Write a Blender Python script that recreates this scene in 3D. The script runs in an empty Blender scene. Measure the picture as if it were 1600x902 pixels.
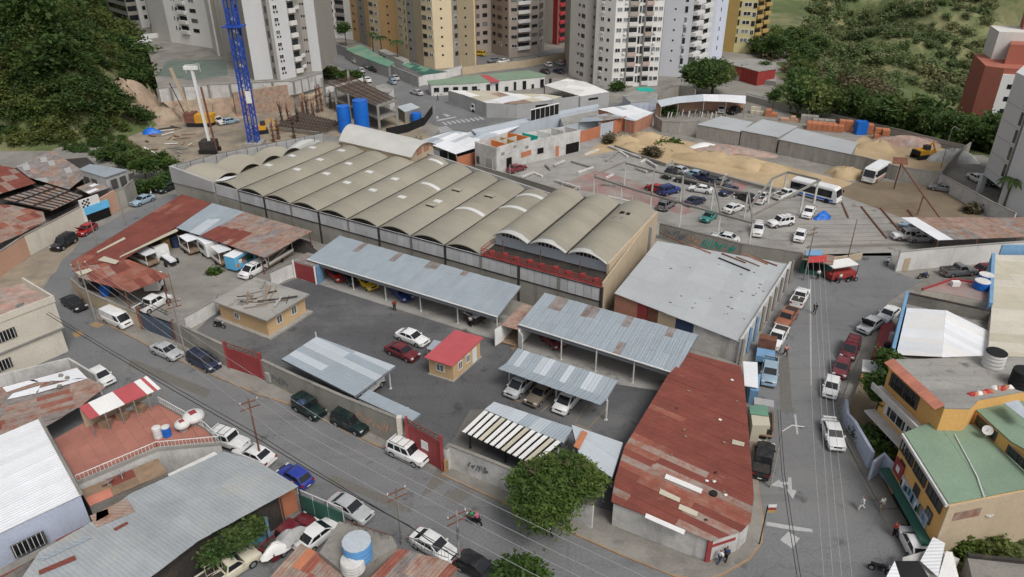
import bpy,math,random
import numpy as np
from mathutils import Vector,Matrix
random.seed(11)
def VZ(z): return Vector((0,0,z))
SC = bpy.context.scene
COL = SC.collection
# ------------------------------------------------------------------ camera, sky, sun, exposure
CAM_H,FOC = 50.0,1149.0                      # metres above the street,focal length for a 1600 px wide frame
TH,RO = math.radians(28.6),math.radians(0.2)
_s,_c = math.sin(TH),math.cos(TH)
_rt,_dn,_fw = Vector((1,0,0)),Vector((0,-_s,-_c)),Vector((0,_c,-_s))
_cx = math.cos(RO)*_rt + math.sin(RO)*_dn
_cy = -math.sin(RO)*_rt + math.cos(RO)*_dn
cam = bpy.data.cameras.new('camera'); cam_o = bpy.data.objects.new('camera',cam); COL.objects.link(cam_o)
cam.sensor_width = 36.0; cam.lens = 36.0*FOC/1600; cam.clip_start = 0.5; cam.clip_end = 3000
_m = Matrix((_cx,-_cy,-_fw)).transposed().to_4x4(); _m.translation = VZ(CAM_H)
cam_o.matrix_world = _m
SC.camera = cam_o
SUN_EL,SUN_AZ = math.radians(54),math.radians(146)   # azimuth clockwise from +y (north)
W = bpy.data.worlds.new('World'); SC.world = W; W.use_nodes = True
_n,_l = W.node_tree.nodes,W.node_tree.links
_n.clear()
_sky = _n.new('ShaderNodeTexSky'); _sky.sky_type = 'NISHITA'; _sky.sun_disc = False
_sky.sun_elevation = SUN_EL; _sky.sun_rotation = SUN_AZ; _sky.air_density = 1.0; _sky.dust_density = 4.0; _sky.ozone_density = 1.0
_hs = _n.new('ShaderNodeHueSaturation'); _hs.inputs['Saturation'].default_value = 0.22     # an overcast sky is nearly grey
_bg = _n.new('ShaderNodeBackground'); _bg.inputs['Strength'].default_value = 0.10
_wo = _n.new('ShaderNodeOutputWorld')
_l.new(_sky.outputs[0],_hs.inputs['Color']); _l.new(_hs.outputs[0],_bg.inputs[0]); _l.new(_bg.outputs[0],_wo.inputs[0])
_sl = bpy.data.lights.new('sun','SUN'); _sl.energy = 1.4; _sl.angle = math.radians(22); _sl.color = (1.0,0.97,0.93)
_so = bpy.data.objects.new('sun',_sl); COL.objects.link(_so)
_sd = Vector((math.sin(SUN_AZ)*math.cos(SUN_EL),math.cos(SUN_AZ)*math.cos(SUN_EL),math.sin(SUN_EL)))
_so.rotation_euler = (-_sd).to_track_quat('-Z','Y').to_euler(); _so.location = (0,0,120)
SC.view_settings.view_transform = 'Standard'; SC.view_settings.look = 'None'; SC.view_settings.gamma = 1.0
SC.view_settings.exposure = 0.30
SC.render.engine = 'CYCLES'; SC.cycles.use_denoising = True; SC.cycles.max_bounces = 6
SC.cycles.use_adaptive_sampling = True; SC.cycles.adaptive_threshold = 0.02
SC.cycles.diffuse_bounces = 3; SC.cycles.transparent_max_bounces = 6

# ------------------------------------------------------------------ geometry helpers
def G(px,py,z=0.0):
 """Where the sight line through photo pixel (px, py) meets the level z."""
 d = _cx*((px-800)/FOC) + _cy*((py-451)/FOC) + _fw
 t = (z-CAM_H)/d.z
 return Vector((d.x*t,d.y*t,z))
def GP(px,py,a,b):
 """Where that sight line meets the upright plane through plan points a and b."""
 d = _cx*((px-800)/FOC) + _cy*((py-451)/FOC) + _fw
 n = Vector((b[1]-a[1],a[0]-b[0]))
 t = (n.x*a[0]+n.y*a[1])/(n.x*d.x+n.y*d.y)
 return Vector((d.x*t,d.y*t,CAM_H+d.z*t))
def Z(x0,y0,k=3.99):
 return lambda x,y: (x0+x/k,y0+y/k)
def gl(pts,z=0.0): return [G(p[0],p[1],p[2] if len(p) > 2 else z) for p in pts]
def lerp(a,b,t): return a+(b-a)*t

XF = {}
class MB:
 """Collects shapes, then becomes ONE mesh object."""
 def __init__(s): s.v = []; s.f = []; s.m = []
 def add(s,vs,fs,m=0):
  k = len(s.v); s.v += [tuple(p) for p in vs]; s.f += [tuple(i+k for i in f) for f in fs]; s.m += [m]*len(fs); return s
 def hexa(s,b,t,m=0):
  """b, t: four bottom and four top points, counter-clockwise from above."""
  return s.add(list(b)+list(t),[(3,2,1,0),(4,5,6,7),(0,1,5,4),(1,2,6,5),(2,3,7,6),(3,0,4,7)],m)
 def box(s,x0,x1,y0,y1,z0,z1,m=0):
  return s.hexa([(x0,y0,z0),(x1,y0,z0),(x1,y1,z0),(x0,y1,z0)],[(x0,y0,z1),(x1,y0,z1),(x1,y1,z1),(x0,y1,z1)],m)
 def prism(s,poly,z0,z1,m=0):
  p = [(q[0],q[1]) for q in poly]; n = len(p)
  if sum(p[i][0]*p[(i+1)%n][1]-p[(i+1)%n][0]*p[i][1] for i in range(n)) < 0: p = p[::-1]
  zt = z1 if callable(z1) else (lambda x,y: z1)
  zb = z0 if callable(z0) else (lambda x,y: z0)
  vs = [(x,y,zb(x,y)) for x,y in p]+[(x,y,zt(x,y)) for x,y in p]
  return s.add(vs,[tuple(range(n-1,-1,-1)),tuple(range(n,2*n))]+[(i,(i+1)%n,n+(i+1)%n,n+i) for i in range(n)],m)
 def flat(s,pts,m=0):
  return s.add(pts,[tuple(range(len(pts)))],m)
 def slab(s,q,th,m=0):
  """A plate with the four (or more) top points q, th thick downwards."""
  n = len(q); q = [Vector(p) for p in q]
  nz = sum(q[i].x*q[(i+1)%n].y-q[(i+1)%n].x*q[i].y for i in range(n))
  if nz < 0: q = q[::-1]
  vs = [p-VZ(th) for p in q]+q
  return s.add(vs,[tuple(range(n-1,-1,-1)),tuple(range(n,2*n))]+[(i,(i+1)%n,n+(i+1)%n,n+i) for i in range(n)],m)
 def plate(s,q,th,m=0):
  """A plate on the quad q, th thick along its own normal."""
  q = [Vector(p) for p in q]; nn = (q[1]-q[0]).cross(q[2]-q[0]).normalized()*th
  return s.add(q+[p+nn for p in q],[(3,2,1,0),(4,5,6,7),(0,1,5,4),(1,2,6,5),(2,3,7,6),(3,0,4,7)],m)
 def tube(s,a,b,r,n=6,r2=None,m=0,caps=True):
  a,b = Vector(a),Vector(b); d = b-a
  if d.length < 1e-6: return s
  d.normalize(); x = d.orthogonal().normalized(); y = d.cross(x); r2 = r if r2 is None else r2
  vs = [a+(x*math.cos(2*math.pi*i/n)+y*math.sin(2*math.pi*i/n))*r for i in range(n)]
  vs += [b+(x*math.cos(2*math.pi*i/n)+y*math.sin(2*math.pi*i/n))*r2 for i in range(n)]
  fs = [(i,(i+1)%n,n+(i+1)%n,n+i) for i in range(n)]
  if caps: fs += [tuple(range(n-1,-1,-1)),tuple(range(n,2*n))]
  return s.add(vs,fs,m)
 def beam(s,a,b,w,h,m=0):
  """A rectangular bar whose centre line runs from a to b."""
  a,b = Vector(a),Vector(b); d = (b-a).normalized(); up = VZ(1)
  x = d.cross(up)
  x = Vector((1,0,0)) if x.length < 1e-3 else x.normalized()
  y = x.cross(d); c = [(-w/2,-h/2),(w/2,-h/2),(w/2,h/2),(-w/2,h/2)]
  return s.add([a+x*i+y*j for i,j in c]+[b+x*i+y*j for i,j in c],[(3,2,1,0),(4,5,6,7),(0,1,5,4),(1,2,6,5),(2,3,7,6),(3,0,4,7)],m)
 def lathe(s,c,prof,n=14,m=0):
  """prof: (radius, height) from the bottom up, round the upright axis through c."""
  vs = []; fs = []
  for r,z in prof:
   vs += [(c[0]+r*math.cos(2*math.pi*i/n),c[1]+r*math.sin(2*math.pi*i/n),c[2]+z) for i in range(n)]
  for j in range(len(prof)-1):
   fs += [(j*n+i,j*n+(i+1)%n,(j+1)*n+(i+1)%n,(j+1)*n+i) for i in range(n)]
  fs += [tuple(range(n-1,-1,-1)),tuple((len(prof)-1)*n+i for i in range(n))]
  return s.add(vs,fs,m)
 def path(s,pts,r,n=6,m=0):
  for a,b in zip(pts,pts[1:]): s.tube(a,b,r,n,m=m)
  return s
 def wall(s,pts,h,th,m=0,z0=0.0):
  """An upright wall along a plan polyline with mitred corners."""
  P = [Vector((p[0],p[1])) for p in pts]; off = []
  for i in range(len(P)):
   d1 = (P[i]-P[i-1]).normalized() if i else (P[1]-P[0]).normalized()
   d2 = (P[i+1]-P[i]).normalized() if i < len(P)-1 else d1
   n = Vector((-(d1+d2).y,(d1+d2).x)).normalized(); k = max(.4,n.dot(Vector((-d1.y,d1.x))))
   off.append(n*(th/2/k))
  vs = []; n = len(P); hh = h if isinstance(h,(list,tuple)) else [h]*n
  for i in range(n):
   a,b = P[i]-off[i],P[i]+off[i]
   vs += [(a.x,a.y,z0),(b.x,b.y,z0),(b.x,b.y,z0+hh[i]),(a.x,a.y,z0+hh[i])]
  fs = [(0,1,2,3),tuple(4*(n-1)+k for k in (3,2,1,0))]
  for i in range(n-1):
   a,b = 4*i,4*i+4
   fs += [(a,b,b+1,a+1),(a+1,b+1,b+2,a+2),(a+2,b+2,b+3,a+3),(a+3,b+3,b,a)]
  return s.add(vs,fs,m)
 def mesh(s,name,mats,smooth=None):
  me = bpy.data.meshes.new(name)
  me.from_pydata(s.v,[],s.f)
  for m in (mats if isinstance(mats,(list,tuple)) else [mats]): me.materials.append(M(m))
  if any(s.m): me.polygons.foreach_set('material_index',s.m)
  if smooth is not None:
   me.polygons.foreach_set('use_smooth',[True]*len(s.f)); me.set_sharp_from_angle(angle=math.radians(smooth))
  me.update(); return me
 def build(s,name,mats,parent=None,smooth=None):
  """World-space shapes -> one object, a child of parent when one is given."""
  if parent is not None:
   inv = XF[parent.name].inverted()
   if inv != Matrix.Identity(4): s.v = [tuple(inv @ Vector(p)) for p in s.v]
  o = bpy.data.objects.new(name,s.mesh(name,mats,smooth)); COL.objects.link(o)
  o.parent = parent
  XF[o.name] = XF[parent.name].copy() if parent is not None else Matrix.Identity(4)
  return o
def tag(o,label=None,cat=None,group=None,kind=None):
 for k,v in (('label',label),('category',cat),('group',group),('kind',kind)):
  if v: o[k] = v
 return o
def thing(name,label,cat,loc=(0,0,0),rz=0.0,group=None):
 o = bpy.data.objects.new(name,None); COL.objects.link(o)
 o.empty_display_size = .5; o.location = loc; o.rotation_euler = (0,0,rz)
 XF[o.name] = Matrix.Translation(Vector(loc)) @ Matrix.Rotation(rz,4,'Z')
 return tag(o,label,cat,group)
def piece(name,me,parent,mw,color=None):
 """A copy of a shared mesh at world matrix mw under parent."""
 o = bpy.data.objects.new(name,me); COL.objects.link(o)
 if parent is not None:
  o.parent = parent; ml = XF[parent.name].inverted() @ mw
 else: ml = mw
 o.matrix_basis = ml
 if color: o.color = (*color,1)
 XF[o.name] = mw
 return o
def frame(o,xdir,zdir=(0,0,1),sc=(1,1,1)):
 """World matrix with its x axis along xdir, z axis near zdir."""
 x = Vector(xdir).normalized(); z = Vector(zdir); y = z.cross(x).normalized(); z = x.cross(y)
 m = Matrix((x*sc[0],y*sc[1],z*sc[2])).transposed().to_4x4(); m.translation = Vector(o); return m
def structure(mb,name,mats,label=None,smooth=None):
 o = mb.build(name,mats,None,smooth); return tag(o,label,None,None,'structure')
def clip(poly,cell):
 """The part of plan polygon poly inside the convex counter-clockwise cell."""
 out = poly
 for i in range(len(cell)):
  a,b = cell[i],cell[(i+1) % len(cell)]; inp,out = out,[]
  if not inp: break
  side = lambda p: (b[0]-a[0])*(p[1]-a[1])-(b[1]-a[1])*(p[0]-a[0])
  for j in range(len(inp)):
   p,q = inp[j-1],inp[j]; sp,sq = side(p),side(q)
   if (sp < 0) != (sq < 0):
    t = sp/(sp-sq); out.append((p[0]+(q[0]-p[0])*t,p[1]+(q[1]-p[1])*t))
   if sq >= 0: out.append(q)
 return out
def area(p): return abs(sum(p[i-1][0]*p[i][1]-p[i][0]*p[i-1][1] for i in range(len(p))))/2
def plane(pts):
 """Least-squares z(x, y) through 3-D points."""
 A = np.array([[p[0],p[1],1] for p in pts]); k = np.linalg.lstsq(A,np.array([p[2] for p in pts]),rcond=None)[0]
 return lambda x,y: float(k[0]*x+k[1]*y+k[2])
def sheets(parent,pts,along,w,l,mats,name='roof_sheet',th=.05,lift=.03,pick=None,zf=None,gap=0.0,cov=1.0,seed=1,shift=True):
 """Lays separate overlapping sheets over the plan polygon pts; along = the direction of a sheet's length."""
 rnd = random.Random(seed); zf = zf or plane(pts)
 poly = [(p[0],p[1]) for p in pts]
 a = Vector((along[0],along[1])).normalized(); b = Vector((-a.y,a.x))
 us = [a.x*p[0]+a.y*p[1] for p in poly]; vs = [b.x*p[0]+b.y*p[1] for p in poly]
 u0,v0 = min(us),min(vs); nu = max(1,round((max(us)-u0)/l)); nv = max(1,round((max(vs)-v0)/w))
 du,dv = (max(us)-u0)/nu,(max(vs)-v0)/nv; made = []
 for i in range(nu):
  for j in range(nv):
   if rnd.random() > cov: continue
   e0 = rnd.uniform(0,.25)*du if (shift and i) else 0; ov = .12 if i < nu-1 else 0
   ua,ub = u0+i*du-(e0*.3 if i else 0),u0+(i+1)*du+ov; va,vb = v0+j*dv+gap,v0+(j+1)*dv
   cell = [tuple(a*x+b*y) for x,y in ((ua,va),(ub,va),(ub,vb),(ua,vb))]
   q = clip(poly,cell)
   if len(q) < 3 or area(q) < .08: continue
   h = rnd.uniform(0,lift)+(.012 if (i+j) % 2 else 0); tl = rnd.uniform(-.4,.4)*lift
   mt = pick(i/nu,j/nv,rnd) if pick else (mats if isinstance(mats,str) else rnd.choice(mats))
   mb = MB(); mb.slab([(x,y,zf(x,y)+h+tl*math.sin(x*3+y)) for x,y in q],th)
   mw = frame((q[0][0],q[0][1],zf(*q[0])),(a.x,a.y,0)); iv = mw.inverted(); mb.v = [tuple(iv @ Vector(p)) for p in mb.v]
   made.append(piece(name,mb.mesh(name,mt),parent,mw))
 return made

# ------------------------------------------------------------------ materials
_MATS = {}; _DEF = {}
def M(name):
 if not isinstance(name,str): return name
 if name not in _MATS: _MATS[name] = _DEF[name]()
 return _MATS[name]
def _mk(name,col,rough=.85,vary=.18,scale=.5,grime=0.0,gcol=(.05,.045,.04),gscale=.25,streak=0.0,obj=0.0,metal=0.0,
  bump=0.0,bscale=12.0,c2=None,c2cov=.5,c2scale=.4,c2soft=.12,corr=0.0,brick=None,paint=False,fine=.10,spec=.3,wear=0.0,wcol=(.2,.2,.2),emis=None):
 m = bpy.data.materials.new(name); m.use_nodes = True; N,L = m.node_tree.nodes,m.node_tree.links
 P = N['Principled BSDF']; P.inputs['Roughness'].default_value = rough; P.inputs['Metallic'].default_value = metal
 P.inputs['Specular IOR Level'].default_value = spec
 geo = N.new('ShaderNodeNewGeometry'); pos = geo.outputs['Position']
 oi = N.new('ShaderNodeObjectInfo')
 def noise(sc,vec=pos,det=3.0,ro=.6):
  t = N.new('ShaderNodeTexNoise'); t.inputs['Scale'].default_value = sc; t.inputs['Detail'].default_value = det; t.inputs['Roughness'].default_value = ro
  L.new(vec,t.inputs['Vector']); return t.outputs['Fac']
 def ramp(x,a,b,y0=0.0,y1=1.0):
  t = N.new('ShaderNodeMapRange'); t.inputs['From Min'].default_value = a; t.inputs['From Max'].default_value = b
  t.inputs['To Min'].default_value = y0; t.inputs['To Max'].default_value = y1; L.new(x,t.inputs['Value']); return t.outputs[0]
 def mixc(f,a,b,mode='MIX'):
  t = N.new('ShaderNodeMix'); t.data_type = 'RGBA'; t.blend_type = mode
  for k,v in ((0,f),(6,a),(7,b)):
   if hasattr(v,'node'): L.new(v,t.inputs[k])
   elif k == 0: t.inputs[0].default_value = v
   else: t.inputs[k].default_value = (*v,1) if not isinstance(v,float) else (v,v,v,1)
  return t.outputs[2]
 def scaled(x,y,z):
  t = N.new('ShaderNodeVectorMath'); t.operation = 'MULTIPLY'; t.inputs[1].default_value = (x,y,z); L.new(pos,t.inputs[0]); return t.outputs[0]
 def val(x):
  c = N.new('ShaderNodeCombineColor')
  for k in range(3): L.new(x,c.inputs[k])
  return c.outputs[0]
 c = oi.outputs['Color'] if paint else tuple(col)
 h = None
 if brick:
  tb = N.new('ShaderNodeTexBrick'); tb.inputs['Scale'].default_value = brick[0]; tb.inputs['Mortar Size'].default_value = .03
  tb.inputs['Color1'].default_value = (*col,1); tb.inputs['Color2'].default_value = (*brick[1],1); tb.inputs['Mortar'].default_value = (*brick[2],1)
  sx = N.new('ShaderNodeSeparateXYZ'); L.new(pos,sx.inputs[0]); ad = N.new('ShaderNodeMath'); L.new(sx.outputs[0],ad.inputs[0]); L.new(sx.outputs[1],ad.inputs[1])
  cb = N.new('ShaderNodeCombineXYZ'); L.new(ad.outputs[0],cb.inputs[0]); L.new(sx.outputs[2],cb.inputs[1]); L.new(cb.outputs[0],tb.inputs['Vector']); c = tb.outputs['Color']
 if c2 is not None:
  f2 = ramp(noise(c2scale,det=6.0,ro=.72),c2cov-c2soft,c2cov+c2soft,1.0,0.0)
  c = mixc(f2,c,c2)
 if vary: c = mixc(1.0,c,val(ramp(noise(scale,det=4.0),.25,.75,1-vary,1+vary)),'MULTIPLY')
 if fine: c = mixc(1.0,c,val(ramp(noise(scale*14+3,det=2.0),.3,.7,1-fine,1+fine)),'MULTIPLY')
 if obj: c = mixc(1.0,c,val(ramp(oi.outputs['Random'],0,1,1-obj,1+obj)),'MULTIPLY')
 if grime:
  g = ramp(noise(gscale,det=6.0,ro=.7),.48,.72,0.0,grime); c = mixc(g,c,gcol)
 if streak:
  g = ramp(noise(1.0,scaled(.8,.8,.1),6.0,.75),.52,.82,0.0,streak); c = mixc(g,c,gcol)
 if wear:          # worn pale patches,oil spots,tyre-polished streaks and cracks
  c = mixc(ramp(noise(.045,det=7.0,ro=.68),.50,.60,0,wear),c,wcol)
  c = mixc(ramp(noise(.38,det=5.0,ro=.6),.60,.71,0,min(.75,wear*1.3)),c,(.035,.033,.031))
  c = mixc(ramp(noise(1.0,scaled(.035,.5,1),5.0),.54,.74,0,wear*.7),c,(.06,.058,.056))
  v = N.new('ShaderNodeTexVoronoi'); v.feature = 'DISTANCE_TO_EDGE'; v.inputs['Scale'].default_value = .16
  nz = N.new('ShaderNodeTexNoise'); nz.inputs['Scale'].default_value = .6; nz.inputs['Detail'].default_value = 5; L.new(pos,nz.inputs['Vector'])
  vm = N.new('ShaderNodeVectorMath'); vm.operation = 'MULTIPLY_ADD'; vm.inputs[1].default_value = (2.2,2.2,0); L.new(nz.outputs['Color'],vm.inputs[0]); L.new(pos,vm.inputs[2]); L.new(vm.outputs[0],v.inputs['Vector'])
  c = mixc(ramp(v.outputs['Distance'],.001,.009,wear*.5,0),c,(.045,.043,.04))
 if hasattr(c,'node'): L.new(c,P.inputs['Base Color'])
 else: P.inputs['Base Color'].default_value = (*c,1)
 if bump or corr:
  b = N.new('ShaderNodeBump'); b.inputs['Distance'].default_value = .05
  if corr:
   tc = N.new('ShaderNodeTexWave'); tc.inputs['Scale'].default_value = corr; tc.wave_type = 'BANDS'
   tc.bands_direction = 'Y'; tc.inputs['Distortion'].default_value = .25; tco = N.new('ShaderNodeTexCoord'); L.new(tco.outputs['Object'],tc.inputs['Vector'])
   L.new(tc.outputs['Fac'],b.inputs['Height']); b.inputs['Strength'].default_value = .55
  else:
   L.new(noise(bscale,det=4.0),b.inputs['Height']); b.inputs['Strength'].default_value = bump
  L.new(b.outputs[0],P.inputs['Normal'])
 if emis: P.inputs['Emission Color'].default_value = (*emis,1); P.inputs['Emission Strength'].default_value = 1
 return m
def D(name,col,**k): _DEF[name] = lambda: _mk(name,col,**k)

RUSTC = (.16,.055,.035)
D('earth',(.20,.155,.105),vary=.3,scale=.12,grime=.35,gcol=(.10,.075,.05),bump=.5,bscale=2)
D('sand',(.42,.315,.19),vary=.22,scale=.15,grime=.3,gcol=(.24,.185,.115),gscale=.2,bump=.6,bscale=1.5)
D('sand_dust',(.30,.245,.175),vary=.25,scale=.2,c2=(.19,.17,.145),c2cov=.46,c2scale=.2,c2soft=.2,bump=.4,bscale=2)
D('asphalt',(.168,.169,.172),vary=.16,scale=.10,grime=.45,gcol=(.115,.113,.11),gscale=.09,fine=.14,rough=.92,wear=.46,wcol=(.225,.222,.215))
D('asphalt_yard',(.098,.098,.102),vary=.22,scale=.09,grime=.5,gcol=(.13,.128,.125),gscale=.06,fine=.16,rough=.9,wear=.62,wcol=(.165,.163,.158))
D('old_asphalt',(.15,.14,.125),vary=.25,scale=.12,grime=.5,gcol=(.075,.07,.062),gscale=.12,fine=.15)
D('concrete',(.29,.28,.262),vary=.18,scale=.25,grime=.35,gcol=(.13,.12,.105),gscale=.12,fine=.12,wear=.55,wcol=(.36,.34,.30))
D('concrete_dirty',(.24,.225,.20),vary=.25,scale=.2,grime=.6,gcol=(.075,.068,.06),gscale=.18,wear=.35,wcol=(.33,.31,.275))
D('concrete_wall',(.29,.275,.24),vary=.16,scale=.3,grime=.25,streak=.65,gcol=(.075,.068,.058))
D('wall_grey',(.36,.36,.355),vary=.12,scale=.2,streak=.45,gcol=(.12,.115,.11))
D('wall_white',(.62,.61,.59),vary=.10,scale=.3,streak=.45,grime=.25,gcol=(.22,.20,.18))
D('wall_white_dirty',(.52,.51,.49),vary=.16,scale=.35,streak=.7,grime=.5,gcol=(.17,.155,.14),gscale=.4)
D('wall_cream',(.55,.51,.43),vary=.1,scale=.3,streak=.4,gcol=(.25,.22,.18))
D('wall_pink',(.50,.30,.21),vary=.14,scale=.25,streak=.35,grime=.3,gcol=(.28,.22,.18))
D('wall_peach',(.52,.36,.20),vary=.08,scale=.4,streak=.15,gcol=(.30,.2,.11))
D('wall_ochre',(.68,.39,.135),vary=.08,scale=.3,streak=.18,gcol=(.33,.2,.08))
D('wall_tan',(.46,.37,.26),vary=.1,scale=.4,streak=.25,gcol=(.25,.2,.15))
D('wall_blue',(.16,.30,.47),vary=.15,scale=.4,streak=.3,gcol=(.12,.16,.2))
D('wall_bluegrey',(.42,.46,.50),vary=.1,scale=.3,streak=.4,gcol=(.2,.21,.22))
D('wall_lilac',(.43,.47,.58),vary=.1,scale=.3,streak=.4,gcol=(.2,.21,.25))
D('block_wall',(.30,.28,.25),vary=.12,scale=.3,brick=(1.3,(.26,.245,.22),(.36,.34,.31)),streak=.9,gcol=(.075,.066,.058))
D('brick_red',(.42,.16,.09),vary=.15,scale=.5,brick=(2.4,(.36,.13,.075),(.33,.25,.2)),streak=.25,gcol=(.2,.12,.09))
D('brick_orange',(.44,.17,.09),vary=.12,scale=.5,streak=.15,gcol=(.28,.13,.08))
D('stone_wall',(.36,.21,.14),vary=.35,scale=1.2,c2=(.28,.245,.2),c2cov=.5,c2scale=.9,bump=1.0,bscale=2.2,fine=.25)
D('cut_earth',(.33,.235,.17),vary=.4,scale=.25,c2=(.30,.25,.18),c2cov=.45,c2scale=.22,bump=1.0,bscale=.9,fine=.2)
D('vault_roof',(.285,.262,.208),vary=.13,scale=.12,obj=.055,grime=.55,gcol=(.245,.235,.205),gscale=.07,fine=.05,rough=.8)
D('vault_pale',(.36,.33,.265),vary=.08,scale=.2,fine=.05)
D('vault_edge',(.45,.45,.43),vary=.10,scale=.4,fine=.05)
D('skylight',(.60,.60,.58),vary=.06,scale=.5,rough=.5)
D('white_panel',(.45,.45,.455),vary=.10,scale=.6,obj=.10,streak=.35,gcol=(.24,.235,.23))
D('dark_void',(.014,.013,.012),vary=.1,rough=.95,spec=.1)  # near-black for openings, the shade inside them put into the colour
D('truss',(.03,.026,.022),vary=.2,scale=2)
D('zinc',(.335,.38,.42),vary=.07,scale=.35,obj=.04,rough=.55,metal=.15,grime=.22,gcol=(.25,.29,.33),gscale=.5,corr=.95,fine=.05)
D('zinc_old',(.31,.35,.385),vary=.10,scale=.3,obj=.05,rough=.6,grime=.35,gcol=(.20,.225,.25),gscale=.6,corr=.95,streak=.25)
D('zinc_grey',(.325,.345,.36),vary=.12,scale=.3,obj=.045,rough=.65,grime=.45,gcol=(.22,.235,.24),gscale=.35,corr=.95,c2=(.37,.365,.33),c2cov=.38,c2scale=.2)
D('zinc_rusty',(.27,.255,.245),vary=.22,scale=.6,obj=.12,c2=(.20,.15,.13),c2cov=.5,c2scale=.8,corr=.95)
D('zinc_bright',(.45,.49,.52),vary=.06,scale=.4,obj=.06,rough=.5,corr=.95,fine=.04)
D('fibre_pale',(.50,.46,.36),vary=.1,scale=.5,obj=.08,grime=.3,gcol=(.3,.25,.18))
D('white_sheet',(.72,.73,.75),vary=.05,scale=.4,obj=.07,rough=.5,grime=.2,gcol=(.5,.5,.5),gscale=.6,corr=.95,fine=.04)
D('monitor_roof',(.50,.49,.46),vary=.08,scale=.3,grime=.3,gcol=(.4,.38,.34),gscale=.4)
D('court_green',(.13,.165,.14),vary=.2,scale=.3,grime=.4,gcol=(.2,.2,.19))
D('cloth_white',(.70,.69,.67),vary=.06,scale=.5)
D('grey_felt',(.375,.39,.40),vary=.07,scale=.22,obj=.05,grime=.3,gcol=(.33,.325,.31),gscale=.25,fine=.08,streak=.0)
D('red_sheet',(.195,.056,.041),vary=.18,scale=.5,obj=.08,rough=.75,grime=.4,gcol=(.15,.045,.035),gscale=.35,corr=.95,c2=(.30,.15,.105),c2cov=.30,c2scale=.55,c2soft=.1)
D('red_sheet_worn',(.25,.08,.055),vary=.2,scale=.6,obj=.08,rough=.8,corr=.95,c2=(.28,.14,.10),c2cov=.46,c2scale=.8,c2soft=.1)
D('rust_sheet',(.225,.10,.072),vary=.3,scale=.7,obj=.11,corr=.95,c2=(.34,.29,.25),c2cov=.5,c2scale=.7)
D('rust_pale',(.31,.235,.19),vary=.2,scale=.6,obj=.09,corr=.95,c2=(.24,.11,.075),c2cov=.45,c2scale=.9)
D('booth_red',(.42,.085,.095),vary=.08,scale=.5,rough=.6)
D('gate_red',(.29,.05,.052),vary=.12,scale=.6,rough=.6,streak=.2,gcol=(.2,.05,.05))
D('red_paint',(.30,.042,.038),vary=.15,scale=1,grime=.4,gcol=(.1,.03,.03),gscale=.8)
D('red_floor',(.30,.165,.15),vary=.2,scale=.3,c2=(.28,.26,.24),c2cov=.50,c2scale=.14,grime=.3,gcol=(.2,.13,.12))
D('red_tile',(.35,.15,.115),vary=.14,scale=.4,obj=.08,grime=.25,gcol=(.3,.13,.1))
D('clay_tile',(.46,.18,.125),vary=.15,scale=.8,obj=.12)
D('green_roof',(.19,.265,.19),vary=.12,scale=.25,grime=.3,gcol=(.25,.31,.22),gscale=.3,obj=.04)
D('green_sheet',(.13,.26,.19),vary=.15,scale=.4,obj=.1,grime=.35,gcol=(.25,.28,.12),gscale=.2)
D('green_dark',(.035,.11,.085),vary=.15,scale=.5)
D('teal',(.02,.36,.29),vary=.12,scale=.6)
D('orange_paint',(.60,.20,.06),vary=.1,scale=.6)
D('mustard',(.42,.29,.10),vary=.06,scale=.2,streak=.15,gcol=(.3,.22,.1))
D('mustard_pale',(.52,.46,.24),vary=.06,scale=.2,streak=.15,gcol=(.3,.25,.15))
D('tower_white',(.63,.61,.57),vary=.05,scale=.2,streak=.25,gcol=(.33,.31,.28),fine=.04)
D('tower_bright',(.72,.705,.67),vary=.05,scale=.2,streak=.2,gcol=(.4,.385,.36),fine=.04)  # plain white, and the lit front of the white tower, light in the colour
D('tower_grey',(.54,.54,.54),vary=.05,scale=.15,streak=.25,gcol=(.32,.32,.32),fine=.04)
D('tower_shade',(.29,.27,.24),vary=.06,scale=.2,streak=.2,gcol=(.2,.19,.17))  # recesses and side faces with shade put into the colour; plain dark parts too
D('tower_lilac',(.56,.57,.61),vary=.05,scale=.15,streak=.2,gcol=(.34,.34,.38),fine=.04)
D('tower_pale',(.58,.62,.72),vary=.04,scale=.2,fine=.03)
D('tower_cream',(.64,.53,.36),vary=.05,scale=.15,streak=.2,gcol=(.42,.33,.21),fine=.04)
D('tower_orange',(.52,.33,.16),vary=.06,scale=.15,streak=.25,gcol=(.36,.22,.11),fine=.04)
D('tower_taupe',(.37,.315,.27),vary=.06,scale=.15,streak=.2,gcol=(.25,.21,.18),fine=.04)
D('tower_red',(.45,.05,.06),vary=.08,scale=.2)
D('tower_brick',(.36,.125,.085),vary=.08,scale=.3,streak=.15,gcol=(.25,.1,.075))
D('balcony_pink',(.48,.36,.31),vary=.08,scale=.3)
D('balcony_white',(.66,.65,.63),vary=.06,scale=.3)
D('glass',(.018,.021,.025),vary=.3,scale=.6,rough=.12,spec=.5,fine=0,obj=.5)
D('glass_pale',(.16,.17,.18),vary=.3,scale=.6,rough=.2,spec=.5,fine=0,obj=.4)
D('car_glass',(.012,.014,.017),vary=0,rough=.06,spec=.6,fine=0)
D('window_white',(.66,.66,.64),vary=.05,fine=0)
D('window_dark',(.07,.065,.06),vary=.1,fine=0)
D('white_paint',(.70,.70,.68),vary=.08,scale=1.2,grime=.2,gcol=(.4,.38,.35),fine=.03)
D('grey_paint',(.16,.17,.185),vary=.08,scale=.8)
D('post_white',(.55,.54,.51),vary=.12,scale=1.0,streak=.4,gcol=(.2,.18,.15))
D('black',(.012,.012,.013),vary=.2,rough=.7)
D('rubber',(.018,.018,.018),vary=.1,rough=.9)
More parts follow.
